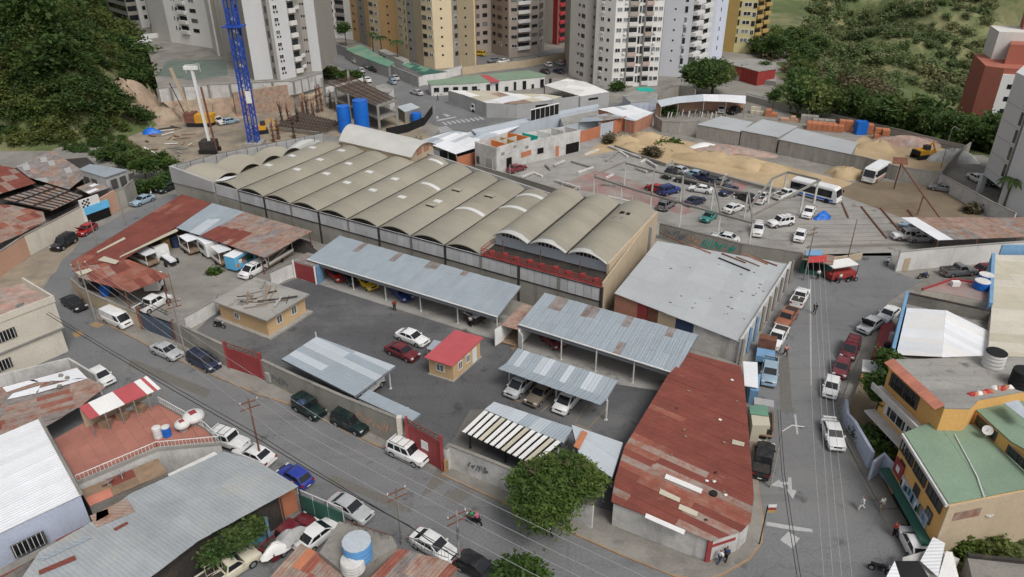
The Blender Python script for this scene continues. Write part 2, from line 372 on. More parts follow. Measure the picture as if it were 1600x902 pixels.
D('chrome',(.42,.43,.44),vary=.05,rough=.25,metal=.9,fine=0)
D('rim',(.36,.365,.37),vary=.05,rough=.35,metal=.5,fine=0)
D('lamp_clear',(.60,.62,.62),vary=.05,rough=.12,spec=.6,fine=0)
D('lamp_red',(.30,.012,.012),vary=.05,rough=.2,fine=0)
D('lamp_amber',(.55,.22,.02),vary=.05,rough=.2,fine=0)
D('car_paint',(.5,.5,.5),paint=True,vary=.06,scale=1.5,rough=.3,spec=.5,fine=.03,grime=.28,gcol=(.2,.185,.165),gscale=1.3)
D('matte_paint',(.5,.5,.5),paint=True,vary=.12,scale=2.0,rough=.75,fine=.06)
D('cloth',(.5,.5,.5),paint=True,vary=.1,scale=6.0,rough=.95,fine=.0,spec=.1)
D('plastic_blue',(.012,.13,.52),vary=.08,scale=1.0,rough=.4,fine=.02)
D('tank_blue',(.10,.27,.52),vary=.08,scale=1.0,rough=.5)
D('blue_metal',(.02,.07,.36),vary=.15,scale=1.5,rough=.5)
D('blue_dark',(.035,.055,.11),vary=.1,scale=.8,rough=.6)
D('gate_blue',(.075,.10,.14),vary=.12,scale=.6,streak=.3,gcol=(.1,.08,.07))
D('door_blue',(.12,.42,.68),vary=.08,scale=.8)
D('yellow_machine',(.60,.30,.03),vary=.15,scale=1.5,grime=.4,gcol=(.25,.15,.06))
D('rust_metal',(.17,.075,.05),vary=.3,scale=1.5)
D('rebar',(.085,.06,.048),vary=.3,scale=2)
D('timber',(.26,.18,.12),vary=.25,scale=1.5,obj=.15)
D('grime_shade_black',(.035,.032,.03),vary=.4,scale=.8,c2=(.12,.09,.07),c2cov=.4,c2scale=.8)  # black grime, and shade under the big zinc roof put into the colour
D('kerb_yellow',(.33,.22,.125),vary=.25,scale=.8,c2=(.24,.20,.17),c2cov=.45,c2scale=.7)
D('paint_white',(.40,.40,.395),vary=.15,scale=1.2,c2=(.24,.24,.24),c2cov=.36,c2scale=1.4)
D('paint_orange',(.34,.22,.10),vary=.15,scale=1.0,c2=(.2,.17,.13),c2cov=.42,c2scale=1.3)
D('bark',(.09,.065,.045),vary=.3,scale=3,bump=.6,bscale=8)
D('skin',(.28,.15,.09),vary=.05,fine=0)
D('hair',(.012,.01,.009),vary=.1,fine=0)
D('red_tarp',(.42,.05,.05),vary=.15,scale=1)
D('pipe_black',(.02,.02,.02),vary=.1,rough=.5)
D('wire_pale',(.33,.33,.33),vary=.1,fine=0)
D('wire_dark',(.03,.03,.03),vary=.1,fine=0)
D('rubble',(.33,.27,.235),vary=.35,scale=.9,c2=(.40,.22,.17),c2cov=.45,c2scale=.6,bump=1.0,bscale=3,fine=.25)
D('hill_soil',(.10,.125,.048),vary=.3,scale=.05,c2=(.20,.19,.095),c2cov=.49,c2scale=.03,c2soft=.06,grime=.45,gcol=(.05,.07,.025),gscale=.03,bump=.5,bscale=.8)
D('grass_ground',(.075,.095,.03),vary=.35,scale=.4,c2=(.16,.12,.07),c2cov=.45,c2scale=.25,bump=.6,bscale=4)
def _leaf(name,dark,light,warm):
 m = bpy.data.materials.new(name); m.use_nodes = True; N,L = m.node_tree.nodes,m.node_tree.links; P = N['Principled BSDF']
 geo = N.new('ShaderNodeNewGeometry'); oi = N.new('ShaderNodeObjectInfo')
 t = N.new('ShaderNodeTexNoise'); t.inputs['Scale'].default_value = .35; t.inputs['Detail'].default_value = 4; L.new(geo.outputs['Position'],t.inputs['Vector'])
 t2 = N.new('ShaderNodeTexNoise'); t2.inputs['Scale'].default_value = .09; t2.inputs['Detail'].default_value = 2; L.new(geo.outputs['Position'],t2.inputs['Vector'])
 r = N.new('ShaderNodeMapRange'); r.inputs['From Min'].default_value = .3; r.inputs['From Max'].default_value = .7; L.new(t.outputs['Fac'],r.inputs['Value'])
 a = N.new('ShaderNodeMix'); a.data_type = 'RGBA'; a.inputs[6].default_value = (*dark,1); a.inputs[7].default_value = (*light,1); L.new(r.outputs[0],a.inputs[0])
 r2 = N.new('ShaderNodeMapRange'); r2.inputs['From Min'].default_value = .5; r2.inputs['From Max'].default_value = .66; L.new(t2.outputs['Fac'],r2.inputs['Value'])
 b = N.new('ShaderNodeMix'); b.data_type = 'RGBA'; b.inputs[7].default_value = (*warm,1); L.new(r2.outputs[0],b.inputs[0]); L.new(a.outputs[2],b.inputs[6])
 at = N.new('ShaderNodeAttribute'); at.attribute_name = 'tone'
 mm = N.new('ShaderNodeMapRange'); mm.inputs['To Min'].default_value = .66; mm.inputs['To Max'].default_value = 1.25; L.new(at.outputs['Fac'],mm.inputs['Value'])
 cc = N.new('ShaderNodeCombineColor')
 for k in range(3): L.new(mm.outputs[0],cc.inputs[k])
 d = N.new('ShaderNodeMix'); d.data_type = 'RGBA'; d.blend_type = 'MULTIPLY'; d.inputs[0].default_value = 1; L.new(b.outputs[2],d.inputs[6]); L.new(cc.outputs[0],d.inputs[7])
 L.new(d.outputs[2],P.inputs['Base Color']); P.inputs['Roughness'].default_value = .6; P.inputs['Specular IOR Level'].default_value = .25
 tr = N.new('ShaderNodeBsdfTranslucent'); L.new(d.outputs[2],tr.inputs['Color'])
 ms = N.new('ShaderNodeMixShader'); ms.inputs[0].default_value = .38; L.new(P.outputs[0],ms.inputs[1]); L.new(tr.outputs[0],ms.inputs[2])
 L.new(ms.outputs[0],N['Material Output'].inputs['Surface']); return m
_DEF['leaf'] = lambda: _leaf('leaf',(.042,.085,.018),(.085,.15,.032),(.11,.15,.03))
_DEF['leaf_bright'] = lambda: _leaf('leaf_bright',(.065,.115,.026),(.125,.195,.045),(.165,.21,.05))
_DEF['leaf_deep'] = lambda: _leaf('leaf_deep',(.052,.098,.028),(.10,.165,.045),(.14,.17,.05))
_DEF['leaf_wood'] = lambda: _leaf('leaf_wood',(.040,.078,.022),(.085,.142,.034),(.13,.15,.04))
_DEF['leaf_far'] = lambda: _leaf('leaf_far',(.10,.145,.056),(.17,.215,.085),(.215,.215,.10))
_DEF['leaf_dry'] = lambda: _leaf('leaf_dry',(.10,.085,.05),(.17,.145,.085),(.2,.17,.09))
# ------------------------------------------------------------------ terrain and ground
HILL = [(-420,120),(-200,150),(-111,157),(-97,161),(-88,172),(-93,193),(-113,236),(-136,273),(-175,345),(-420,420)]
def _segd(p,a,b):
 ab = (b[0]-a[0],b[1]-a[1]); t = max(0,min(1,((p[0]-a[0])*ab[0]+(p[1]-a[1])*ab[1])/(ab[0]**2+ab[1]**2)))
 return math.hypot(p[0]-a[0]-ab[0]*t,p[1]-a[1]-ab[1]*t)
def inside(p,poly):
 r = False; j = len(poly)-1
 for i in range(len(poly)):
  if (poly[i][1] > p[1]) != (poly[j][1] > p[1]) and p[0] < (poly[j][0]-poly[i][0])*(p[1]-poly[i][1])/(poly[j][1]-poly[i][1])+poly[i][0]: r = not r
  j = i
 return r
def sstep(a,b,x): t = max(0,min(1,(x-a)/(b-a))); return t*t*(3-2*t)
def wob(x,y): return math.sin(x*.021+y*.013)*.5+math.sin(x*.047-y*.038+1)*.3+math.sin(x*.09+y*.11+2)*.2
def terrain(x,y):
 if inside((x,y),HILL):
  d = min(_segd((x,y),HILL[i],HILL[i+1]) for i in range(1,len(HILL)-1))
  return 62*(1-math.exp(-d/48))+wob(x*3,y*3)*min(3,d*.15)
 k = sstep(.37,.45,x/max(y,1)) if y > 120 else 0
 d = (x-50)*.742+(y-203)*.67
 z = 0.0
 if k and d > 2:
  z = k*(-15*sstep(2,34,d)+max(0,d-120)*.15+max(0,d-300)*.3+wob(x*1.3,y*1.3)*min(19,max(0,d-40)*.16))
 if y > 330: z += (y-330)*.22*(1-k)*sstep(330,420,y)
 return min(z,150)
def axis(lo,hi,fine0,fine1,step):
 a = list(np.arange(fine0,fine1+.1,step)); s = step
 while a[-1] < hi: s *= 1.5; a.append(a[-1]+s)
 s = step
 while a[0] > lo: s *= 1.5; a.insert(0,a[0]-s)
 return [float(v) for v in a]
_xs,_ys = axis(-2600,2600,-220,330,5.0),axis(-2600,2600,100,440,5.0)
mb = MB(); _nx = len(_xs)
for y in _ys:
 for x in _xs: mb.v.append((x,y,terrain(x,y)-.03))
for j in range(len(_ys)-1):
 for i in range(_nx-1):
  a = j*_nx+i; q = (a,a+1,a+_nx+1,a+_nx); mb.f.append(q)
  mb.m.append(1 if max(abs(mb.v[k][2]+.03) for k in q) > .05 or (mb.v[a][1] > 172 and mb.v[a][0] > mb.v[a][1]*.372) or (mb.v[a][1] > 262 and mb.v[a][0] > 62) else 0)
structure(mb,'ground',['concrete_dirty','hill_soil'],'bare concrete and earth ground with steep green hillsides beyond')

def patch(name,px,z,m,label=None):
 o = MB().flat(gl(px,z)).build(name,m); return tag(o,label,None,None,'structure')
patch('road',[(262,303),(190,335),(128,372),(90,415),(55,470),(-40,640),(200,960),(1460,960),(1410,860),(1330,720),(1312,645),(1330,560),(1390,470),(1440,440),(1400,425),(1392,395),(1262,398),(1240,432),(1160,575),(1185,760),(1192,820),(1150,885),(1060,902),(1000,880),(690,740),(280,537),(112,445),(140,402),(300,308)],.004,'asphalt','grey asphalt street turning the corner round the walled compound')
patch('pavement',[(290,512),(345,470),(484,430),(960,545),(1090,590),(1040,700),(960,800),(770,745),(640,668),(420,585),(285,538)],.004,'asphalt_yard','dark asphalt yard inside the walled compound')
patch('pavement',[(128,470),(262,325),(505,372),(472,432),(345,480),(282,540),(215,520)],.006,'concrete_dirty','stained concrete yard full of stored trailers')
patch('pavement',[(470,437),(530,400),(825,505),(1060,565),(1100,580),(1090,620),(960,600),(790,535),(747,523),(497,444)],.009,'concrete','pale concrete floor under the silver carports')
patch('pavement',[(655,780),(735,640),(800,640),(760,700),(715,740)],.010,'old_asphalt')
patch('ground',[(745,275),(800,255),(905,213),(1000,225),(1330,300),(1560,300),(1560,345),(1400,400),(1262,400),(1040,375)],.004,'concrete','cracked concrete floor of the open scrap car lot')
_t = Z(800,226)
patch('floor',[_t(330,240),_t(520,160),_t(640,190),_t(900,270),_t(1140,420),_t(1060,440),_t(850,370),_t(520,300),_t(330,270)],.010,'red_floor','worn red painted floor among the white posts')
patch('floor',[_t(1260,260),_t(1340,200),_t(1480,250),_t(1400,330)],.010,'red_floor','small worn red floor by the sand bank')
patch('ground',[(905,246),(940,222),(1010,206),(1105,228),(1190,250),(1330,285),(1345,302),(1240,300),(1130,272),(1010,250),(960,236)],.008,'sand','pale yellow sand spread along the lot')
patch('ground',[(1300,300),(1345,282),(1490,290),(1540,345),(1440,352)],.009,'earth','brown bare earth by the leaning steel frame')
patch('ground',[(-30,490),(-20,440),(47,402),(90,380),(122,368),(126,376),(112,394),(96,408),(88,424),(70,440),(66,462),(40,478)],.010,'sand_dust')
patch('road',[(496,62),(512,60),(562,92),(640,122),(700,148),(742,168),(800,180),(905,163),(1010,158),(1030,172),(900,186),(800,205),(745,216),(690,232),(668,222),(690,200),(640,176),(560,118),(500,92)],.005,'asphalt','narrow street with a zebra crossing behind the water tanks')
patch('ground',[(150,235),(235,200),(300,165),(520,158),(640,180),(690,235),(520,212),(400,232),(268,268),(215,262)],.006,'sand_dust','sandy floor of the building site')
patch('pavement',[(742,112),(745,88),(888,75),(905,110),(760,118)],.007,'asphalt','asphalt car park between the tan tower and the white tower')
patch('pavement',[(1020,215),(1030,192),(1130,176),(1185,185),(1165,202),(1085,204)],.007,'concrete_dirty','stone yard floor behind the grey block wall')
patch('ground',[(1315,235),(1350,212),(1430,218),(1505,243),(1470,268),(1400,262)],.007,'sand','sandy floor of the walled material yard')
patch('ground',[(1460,850),(1480,820),(1600,770),(1700,800),(1700,940),(1440,940)],.012,'grass_ground','rough grass plot below the yellow house')
# terrace above the building site, held by a white-topped retaining wall
TZ = 7.0
_tb = [(252,158),(330,152),(462,146),(505,133)]
_top = [G(p[0],p[1],3.8) for p in _tb]
mb = MB(); mb.prism([(p.x,p.y) for p in _top]+[(G(504,111,7).x,G(504,111,7).y),(-60,236),(-72,285),(-100,330),(-150,330),(-128,262),(-106,222)],-.5,TZ)
structure(mb,'terrain_terrace','concrete_dirty','raised concrete terrace under the grey towers')
_t = Z(240,80,5.636)
_h = [(x,y) for x,y in ((-88,172),(-93.5,193))]
mb = MB()
_ft = [G(238,196),G(300,192),G(350,190),G(440,172),G(505,160)]
_pt = [Vector((-96,196,5.5))]+[Vector((p.x,p.y-.2,3.8)) for p in _top]
rnd = random.Random(5); n = 26; R_ = []
for k in range(6):
 row = []
 for i in range(n+1):
  t = i/n; a = _ft[min(3,int(t*4))].lerp(_ft[min(3,int(t*4))+1],t*4-min(3,int(t*4))); b = _pt[min(3,int(t*4))].lerp(_pt[min(3,int(t*4))+1],t*4-min(3,int(t*4)))
  p = a.lerp(b,k/5); w = .55 if 0 < k < 5 else 0
  row.append(p+Vector((rnd.uniform(-w,w),rnd.uniform(-w,w)-.2,rnd.uniform(-w,w))))
 R_.append(row)
for k in range(5):
 for i in range(n): mb.flat([R_[k][i],R_[k][i+1],R_[k+1][i+1],R_[k+1][i]])
structure(mb,'terrain_cutting','cut_earth','reddish cut earth bank under the white retaining wall')
t = thing('retaining_wall','long white stained retaining wall above the reddish earth cutting','wall',_top[0])
mb = MB(); mb.wall([(p.x,p.y-.3) for p in _top],3.4,.5,z0=3.6); mb.build('wall','wall_white_dirty',t)
mb = MB(); mb.wall([(p.x,p.y-.3) for p in _top],.25,.7,z0=7.0); mb.build('coping','concrete',t)
for a,b in zip(_top,_top[1:]):
 for k in range(4): p = a.lerp(b,k/4); MB().box(p.x-.25,p.x+.25,p.y-.75,p.y-.5,3.6,7.0).build('buttress','concrete_dirty',t)
t = thing('stone_wall','rough reddish stone facing wall behind the column rebar','wall',G(420,172))
a,b = G(372,183),G(478,164); mb = MB(); mb.wall([(a.x,a.y-.9),(b.x,b.y-1.2)],6.2,.8); mb.build('wall','stone_wall',t)
# pavements with real kerbs
def sidewalk(inner,kerb,label,km='kerb_yellow'):
 P = gl(inner+kerb[::-1]); mb = MB(); mb.prism(P,-.05,.13); o = structure(mb,'sidewalk','concrete_dirty',label)
 mb = MB(); mb.wall(gl(kerb),.19,.16,z0=-.05); k = mb.build('kerb',km,o)
 return o
sidewalk([(150,484),(225,515),(278,535),(358,575),(415,592),(600,684),(630,699)],[(150,498),(230,540),(300,573),(400,616),(457,634),(580,693),(607,705)],'narrow concrete sidewalk along the compound wall from gate to gate')
sidewalk([(700,729),(771,757),(925,826),(975,849),(1075,873),(1104,876),(1148,861),(1158,836),(1172,806),(1168,700),(1160,600)],[(690,742),(800,792),(973,869),(1053,901),(1095,908),(1130,899),(1171,874),(1190,849),(1192,816),(1186,776),(1176,690),(1168,600)],'curved sidewalk with worn yellow kerb round the street corner')
sidewalk([(1372,540),(1350,590),(1338,640),(1345,690),(1402,795)],[(1356,538),(1330,590),(1312,640),(1322,690),(1378,795)],'reddish uneven sidewalk on the far side of the right street','concrete_dirty')
# road markings
_t = Z(1200,676)
def mark(px,m='paint_white',z=.0085):
 o = MB().flat(gl(px,z)).build('road_marking',m); o['kind'] = 'structure'; return o
mark([_t(15,330),_t(68,292),_t(80,308),_t(125,308),_t(125,280),_t(145,280),_t(150,355),_t(178,362),_t(155,415),_t(112,352),_t(128,352),_t(126,325),_t(90,325),_t(100,345)])
mark([_t(-10,556),_t(-10,580),_t(150,608),_t(280,622),_t(275,602),_t(140,580)])
mark([_t(75,670),_t(125,618),_t(198,660),_t(150,722)])
_t = Z(1200,452)
mark([_t(162,780),_t(175,780),_t(190,905),_t(178,905)])
mark([_t(262,-60),_t(268,-60),_t(272,600),_t(266,600)])
_t = Z(560,110,7.27)
mark([_t(890,565),_t(1100,525),_t(1120,532),_t(905,578)])
for i in range(9):
 x,y = 945+i*52,592-i*7.5
 mark([_t(x,y),_t(x+22,y-4),_t(x+72,y+24),_t(x+48,y+30)])
for i in range(4):
 mark([_t(905+i*5,655+i*16),_t(1000+i*20,632+i*13),_t(1010+i*20,640+i*13),_t(915+i*5,664+i*16)])
mark([_t(955,498),_t(980,494),_t(1050,516),_t(1000,528),_t(995,517)])
mark([_t(880,520),_t(905,520),_t(915,545),_t(890,553)])
_t = Z(0,452)
mark([_t(445,275),_t(500,255),_t(528,282),_t(470,302)],'paint_orange'); mark([_t(555,220),_t(600,203),_t(650,222),_t(605,242)],'paint_orange')
_t = Z(800,452)
for a,b in (((60,700),(135,635)),((180,765),(270,690)),((260,780),(300,720)),((385,840),(470,715)),((470,875),(590,740)),((60,700),(0,690)),((385,840),(500,880))):
 p,q = Vector(_t(*a)),Vector(_t(*b)); n = Vector((-(q-p).y,(q-p).x)).normalized()*.5
 mark([tuple(p+n),tuple(q+n),tuple(q-n),tuple(p-n)],'paint_orange')
# darker repair patches in the asphalt
for px in ([(205,560),(330,610),(322,622),(200,572)],[(520,742),(640,790),(630,800),(512,752)],[(690,775),(720,760),(740,772),(712,790)],[(1215,560),(1232,556),(1238,640),(1220,644)]):
 o = MB().flat(gl(px,.0075)).build('road_patch','old_asphalt'); o['kind'] = 'structure'
# ------------------------------------------------------------------ the vaulted warehouse
ZE,BAY = 5.5,6.09                                  # eaves height,bay width
F0 = G(372,297.3,ZE); U = Vector((.8553,-.5182,0)); Vn = Vector((.5182,.8553,0))
SK = -.045
Vd = (Vn+U*SK).normalized()                          # the valleys run a little off square
def FP(i,z=0.0,d=0.0): return Vector((F0.x,F0.y,z))+U*(BAY*i)+Vd*d
wh = thing('warehouse','large warehouse with a wavy roof of khaki barrel vaults','warehouse',FP(5))
# front wall, bay by bay
for i in range(-1,11):
 a,b = FP(i),FP(i+1)
 mb = MB(); mb.hexa([a+U*.18,b-U*.18,b-U*.18+Vd*.3,a+U*.18+Vd*.3],[p+VZ(3.35) for p in (a+U*.18,b-U*.18,b-U*.18+Vd*.3,a+U*.18+Vd*.3)])
 mb.build('wall_bay','concrete_wall',wh)
 for k in range(5):
  p,q = a+U*(.2+(BAY-.4)/5*k+.025),a+U*(.2+(BAY-.4)/5*(k+1)-.025)
  mb = MB(); mb.hexa([p+VZ(3.5),q+VZ(3.5),q+Vd*.12+VZ(3.5),p+Vd*.12+VZ(3.5)],[v+VZ(ZE+.02) for v in (p,q,q+Vd*.12,p+Vd*.12)])
  mb.build('panel','white_panel',wh)
 mb = MB(); mb.hexa([a+Vd*.2+VZ(3.35),b+Vd*.2+VZ(3.35),b+Vd*.3+VZ(3.35),a+Vd*.3+VZ(3.35)],[v+VZ(ZE) for v in (a+Vd*.2,b+Vd*.2,b+Vd*.3,a+Vd*.3)])
 mb.build('dark_backing','dark_void',wh)  # black sheet behind the panels, the hall's inner shade put into its colour
for i in range(0,12):
 mb = MB(); p = FP(i); mb.hexa([p-U*.18-Vd*.06,p+U*.18-Vd*.06,p+U*.18+Vd*.34,p-U*.18+Vd*.34],[v+VZ(ZE) for v in (p-U*.18-Vd*.06,p+U*.18-Vd*.06,p+U*.18+Vd*.34,p-U*.18+Vd*.34)])
 mb.build('column','grime_shade_black' if i % 2 else 'concrete_dirty',wh)
 if 0 <= i < 11:
  mb = MB(); mb.beam(FP(i,3.42,-.03),FP(i+1,3.42,-.03),.1,.13); mb.beam(FP(i,ZE-.08,-.03),FP(i+1,ZE-.08,-.03),.1,.12); mb.build('rail','truss',wh)
def back(i):       # how deep each valley runs
 return {-1: 21.5,0: 28.5,1: 27.0,2: 26.5,3: 30.2}.get(i,30.2-(i-3)*1.36)
def vault(i,d0,dl,dr,z0,rise,parent,name='vault_sheet',m='vault_roof',nseg=14,th=.12,over=0.0,w0=None,w1=None):
 """One barrel vault over bay i, from depth d0 to dl (left side) and dr (right side)."""
 rows = []
 for k in range(nseg+1):
  t = k/nseg; z = z0+rise*(1-(2*t-1)**2)
  rows.append((FP(i+t,z,d0-over*(.5+.5*(1-(2*t-1)**2))),FP(i+t,z,dl+(dr-dl)*t)))
 nl = 9; rv = random.Random(i*7+3)       # overlapping bands of curved sheets,each laid a little unevenly
 for j in range(nl):
  mb = MB(); dz = .012*(j % 2)+rv.uniform(0,.02); vs = []; e = rv.uniform(-.004,.012)
  for a,b in rows: vs += [a.lerp(b,max(0,j/nl-.004))+VZ(dz),a.lerp(b,min(1,(j+1)/nl+e))+VZ(dz)]
  kk = len(vs); vs += [p-VZ(th) for p in vs]; fs = []
  for k in range(nseg):
   q = 2*k; fs += [(q,q+2,q+3,q+1),(kk+q,kk+q+1,kk+q+3,kk+q+2),(q,kk+q,kk+q+2,q+2),(q+1,q+3,kk+q+3,kk+q+1)]
  mb.add(vs,fs); o = mb.build(name,m,parent,smooth=40)
 return o,(lambda t,d,off=.085: FP(i+t,z0+rise*(1-(2*t-1)**2)+off,d))
RISE = .8
rnd = random.Random(3)
for i in range(-1,8):
 dl,dr = back(i),back(i+1)
 if i == 2: dr = 26.2
 m = 'vault_roof'
 o,S = vault(i,.1,dl,dr,ZE,RISE,wh,m=m)
 # arched truss and dark opening in the gable
 mb = MB(); n = 10
 P = [FP(i+k/n,ZE+RISE*(1-(2*k/n-1)**2)-.12,.45) for k in range(n+1)]
 mb.add(P+[FP(i,ZE,.45),FP(i+1,ZE,.45)],[tuple(range(n+1))+(n+2,n+1)]); mb.build('gable_opening','dark_void',wh)
 mb = MB()
 for k in range(n):
  a,b = FP(i+k/n,ZE+RISE*(1-(2*k/n-1)**2)-.17,.12),FP(i+(k+1)/n,ZE+RISE*(1-(2*(k+1)/n-1)**2)-.17,.12)
  a2,b2 = a-VZ(.28),b-VZ(.28)
  mb.tube(a,b,.05,4)
  if 0 < k < n-1: mb.tube(a2,b2,.045,4); mb.tube(a2,b,.03,4)
 mb.build('truss','truss',wh)
 # valley gutter
 if i >= 0:
  mb = MB(); a,b = FP(i,ZE+.03,.1),FP(i,ZE+.03,back(i)); mb.hexa([a-U*.11,a+U*.11,b+U*.11,b-U*.11],[p+VZ(.07) for p in (a-U*.11,a+U*.11,b+U*.11,b-U*.11)])
  mb.build('valley_gutter','grime_shade_black',wh)
 # skylights
 spots = {-1: (9.5,15.5,21.0),0: (10.5,16.5,22.5),1: (11.5,17.5),2: (10.0,16.0),3: (9.5,15.5),4: (9.5,),5: (11.0,),6: (),7: ()}[i]
 for d in spots:
  mb = MB(); q0,q1 = .40,.62
  for k in range(3):
   ta,tb = q0+(q1-q0)*k/3,q0+(q1-q0)*(k+1)/3
   mb.hexa([S(ta,d,-.02),S(tb,d,-.02),S(tb,d+1.0,-.02),S(ta,d+1.0,-.02)],[S(ta,d),S(tb,d),S(tb,d+1.0),S(ta,d+1.0)])
  mb.build('skylight','skylight',wh,smooth=40)
 bands = {4: ((16.5,.35,.95),),6: ((11.0,.08,.95),),7: ((15.2,.02,.95),(21.0,.0,.9)),3: ((27.0,.4,.9),)}.get(i,())
 for d,q0,q1 in bands:
  mb = MB()
  for k in range(8):
   ta,tb = q0+(q1-q0)*k/8,q0+(q1-q0)*(k+1)/8
   mb.hexa([S(ta,d,-.02),S(tb,d,-.02),S(tb,d+.85,-.02),S(ta,d+.85,-.02)],[S(ta,d),S(tb,d),S(tb,d+.85),S(ta,d+.85)])
  mb.build('pale_sheet','skylight',wh,smooth=40)
 for d in {5: (9.0,16.5),6: (17.0,)}.get(i,()):
  mb = MB(); a,b,c,e = S(.42,d,.03),S(.66,d,.03),S(.66,d+1.3,.03),S(.42,d+1.3,.03)
  mb.hexa([a+VZ(.22),b+VZ(.22),c,e],[a+VZ(.30),b+VZ(.30),c+VZ(.05),e+VZ(.05)]); h = mb.build('vent_hatch','vault_pale',wh)
  mb = MB(); mb.plate([a,b,b+VZ(.22),a+VZ(.22)],.02); mb.build('vent_opening','dark_void',h)
# pale newer vault skin between the old roof and the raised hall
# oblique rear-left side: parapet wall, handrail and four low cap vaults
PW = [FP(-1,0,0),G(268,300),]
c0 = FP(-1,0,.05)
c1 = G(268,262,ZE+1.2); c1.z = 0
c2 = G(330,243,ZE+1.4); c2.z = 0
c3 = G(505,208,ZE+1.4); c3.z = 0
mb = MB(); mb.wall([c0,c1,c2,c3],4.0,.3); mb.build('side_wall','concrete_wall',wh)
mb = MB(); mb.wall([c0-Vector((.1,.1,0)),c1-Vector((.12,0,0)),c2,c3],[1.9,3.0,2.9,2.9],.4,z0=4.0); mb.build('parapet','wall_grey',wh)
rl = MB(); ctr = FP(1,0,14)
ins = [p+(ctr-p).normalized()*1.0 for p in (c1,c2,c3)]
for a,b in zip(ins,ins[1:]):
 n = int((b-a).length/1.9); rl.tube(a+VZ(ZE+1.7),b+VZ(ZE+1.7),.045,4)
 for k in range(n+1): p = a.lerp(b,k/n); rl.tube(p+VZ(ZE-.2),p+VZ(ZE+1.7),.045,4)
rl.build('handrail','black',wh)
va,vb = FP(-1,ZE,.3),FP(-1,ZE,21.5)
q = [c0+VZ(ZE-.25),c1+VZ(ZE-.25),c2+VZ(ZE-.25),c3+VZ(ZE-.25),FP(0,ZE-.25,28)]
mb = MB(); mb.slab([q[0],q[1],q[2],q[3],q[4],vb-VZ(.25)],.15); mb.build('roof_deck','vault_roof',wh)
w_ = 24.0/4
for k in range(4):
 a,b = va.lerp(vb,k/4),va.lerp(vb,(k+1)/4); out = [c1,c2,c2.lerp(c3,.33),c2.lerp(c3,.66),c3]
 oa,ob = out[k],out[k+1]
 rows = []; n = 10
 for j in range(n+1):
  t = j/n; z = ZE+1.05*(1-(2*t-1)**2); p,e = a.lerp(b,t),Vector((*oa.lerp(ob,t).xy,ZE)); e = p.lerp(e,.86)
  rows.append((Vector((p.x,p.y,z-.1)),Vector((e.x,e.y,z))))
 mb = MB()
 for j in range(n): mb.slab([rows[j][0],rows[j+1][0],rows[j+1][1],rows[j][1]],.1)
 mb.build('cap_vault','vault_pale' if k != 3 else 'vault_edge',wh,smooth=40)
mb = MB(); mb.slab([FP(-1,ZE+.35,.2),FP(-.55,ZE+1.05,.2),FP(-.5,ZE+1.1,2.6),FP(-1,ZE+.4,2.6)],.06); mb.build('pale_sheet','white_sheet',wh)
# rear wall of the old hall with a flat gutter edge
for i in range(3,11):
 a,b = FP(i,0,back(i)+.2),FP(i+1,0,back(i+1)+.2)
 mb = MB(); mb.wall([a,b],ZE+.75,.3); mb.build('rear_wall','wall_grey',wh)
# raised white cross vault at the back
A = GP(540,226,FP(0,0,27),FP(3,0,27)); B = GP(599,248,FP(0,0,25.5),FP(3,0,25.5))
cv = thing('roof_monitor','white arched roof raised behind the khaki vaults','roof',FP(1.2,0,30))
pf,pb = [FP(-.1,0,26.6),FP(2.95,0,25.6)],[FP(-.7,0,36),FP(2.9,0,34.2)]
mb = MB(); n = 12
for k in range(n):
 ta,tb = k/n,(k+1)/n
 za,zb = ZE+1.2+1.5*(1-(2*ta-1)**2),ZE+1.2+1.5*(1-(2*tb-1)**2)
 q = [pf[0].lerp(pb[0],ta),pf[1].lerp(pb[1],ta),pf[1].lerp(pb[1],tb),pf[0].lerp(pb[0],tb)]
 mb.slab([Vector((q[0].x,q[0].y,za)),Vector((q[1].x,q[1].y,za)),Vector((q[2].x,q[2].y,zb)),Vector((q[3].x,q[3].y,zb))],.12)
mb.build('roof','monitor_roof',cv,smooth=40)
def inset(p,q,k=.02): return p.lerp(q,k)
mb = MB(); I_ = [pf[0].lerp(pb[1],.03),pf[1].lerp(pb[0],.03),pb[1].lerp(pf[0],.03),pb[0].lerp(pf[1],.03)]
mb.prism(I_,0,ZE+1.25); mb.build('wall','wall_tan',cv)
mb = MB(); P = [I_[1].lerp(I_[2],k/n)+Vector((0,0,ZE+1.2+1.38*(1-(2*k/n-1)**2))) for k in range(n+1)]
P0 = [Vector((p.x,p.y,ZE+1.2)) for p in P]
for k in range(n): mb.add([P0[k],P0[k+1],P[k+1],P[k]],[(0,1,2,3)])
mb.build('gable','wall_tan',cv)
ex = (I_[1]-I_[0]).normalized()
for k in (.3,.6):
 p = I_[1].lerp(I_[2],k)+ex*.06; d = (I_[2]-I_[1]).normalized()
 mb = MB(); mb.plate([p+VZ(ZE+.7),p+d*1.6+VZ(ZE+.7),p+d*1.6+VZ(ZE+1.9),p+VZ(ZE+1.9)],.05); mb.build('window','brick_red',cv)
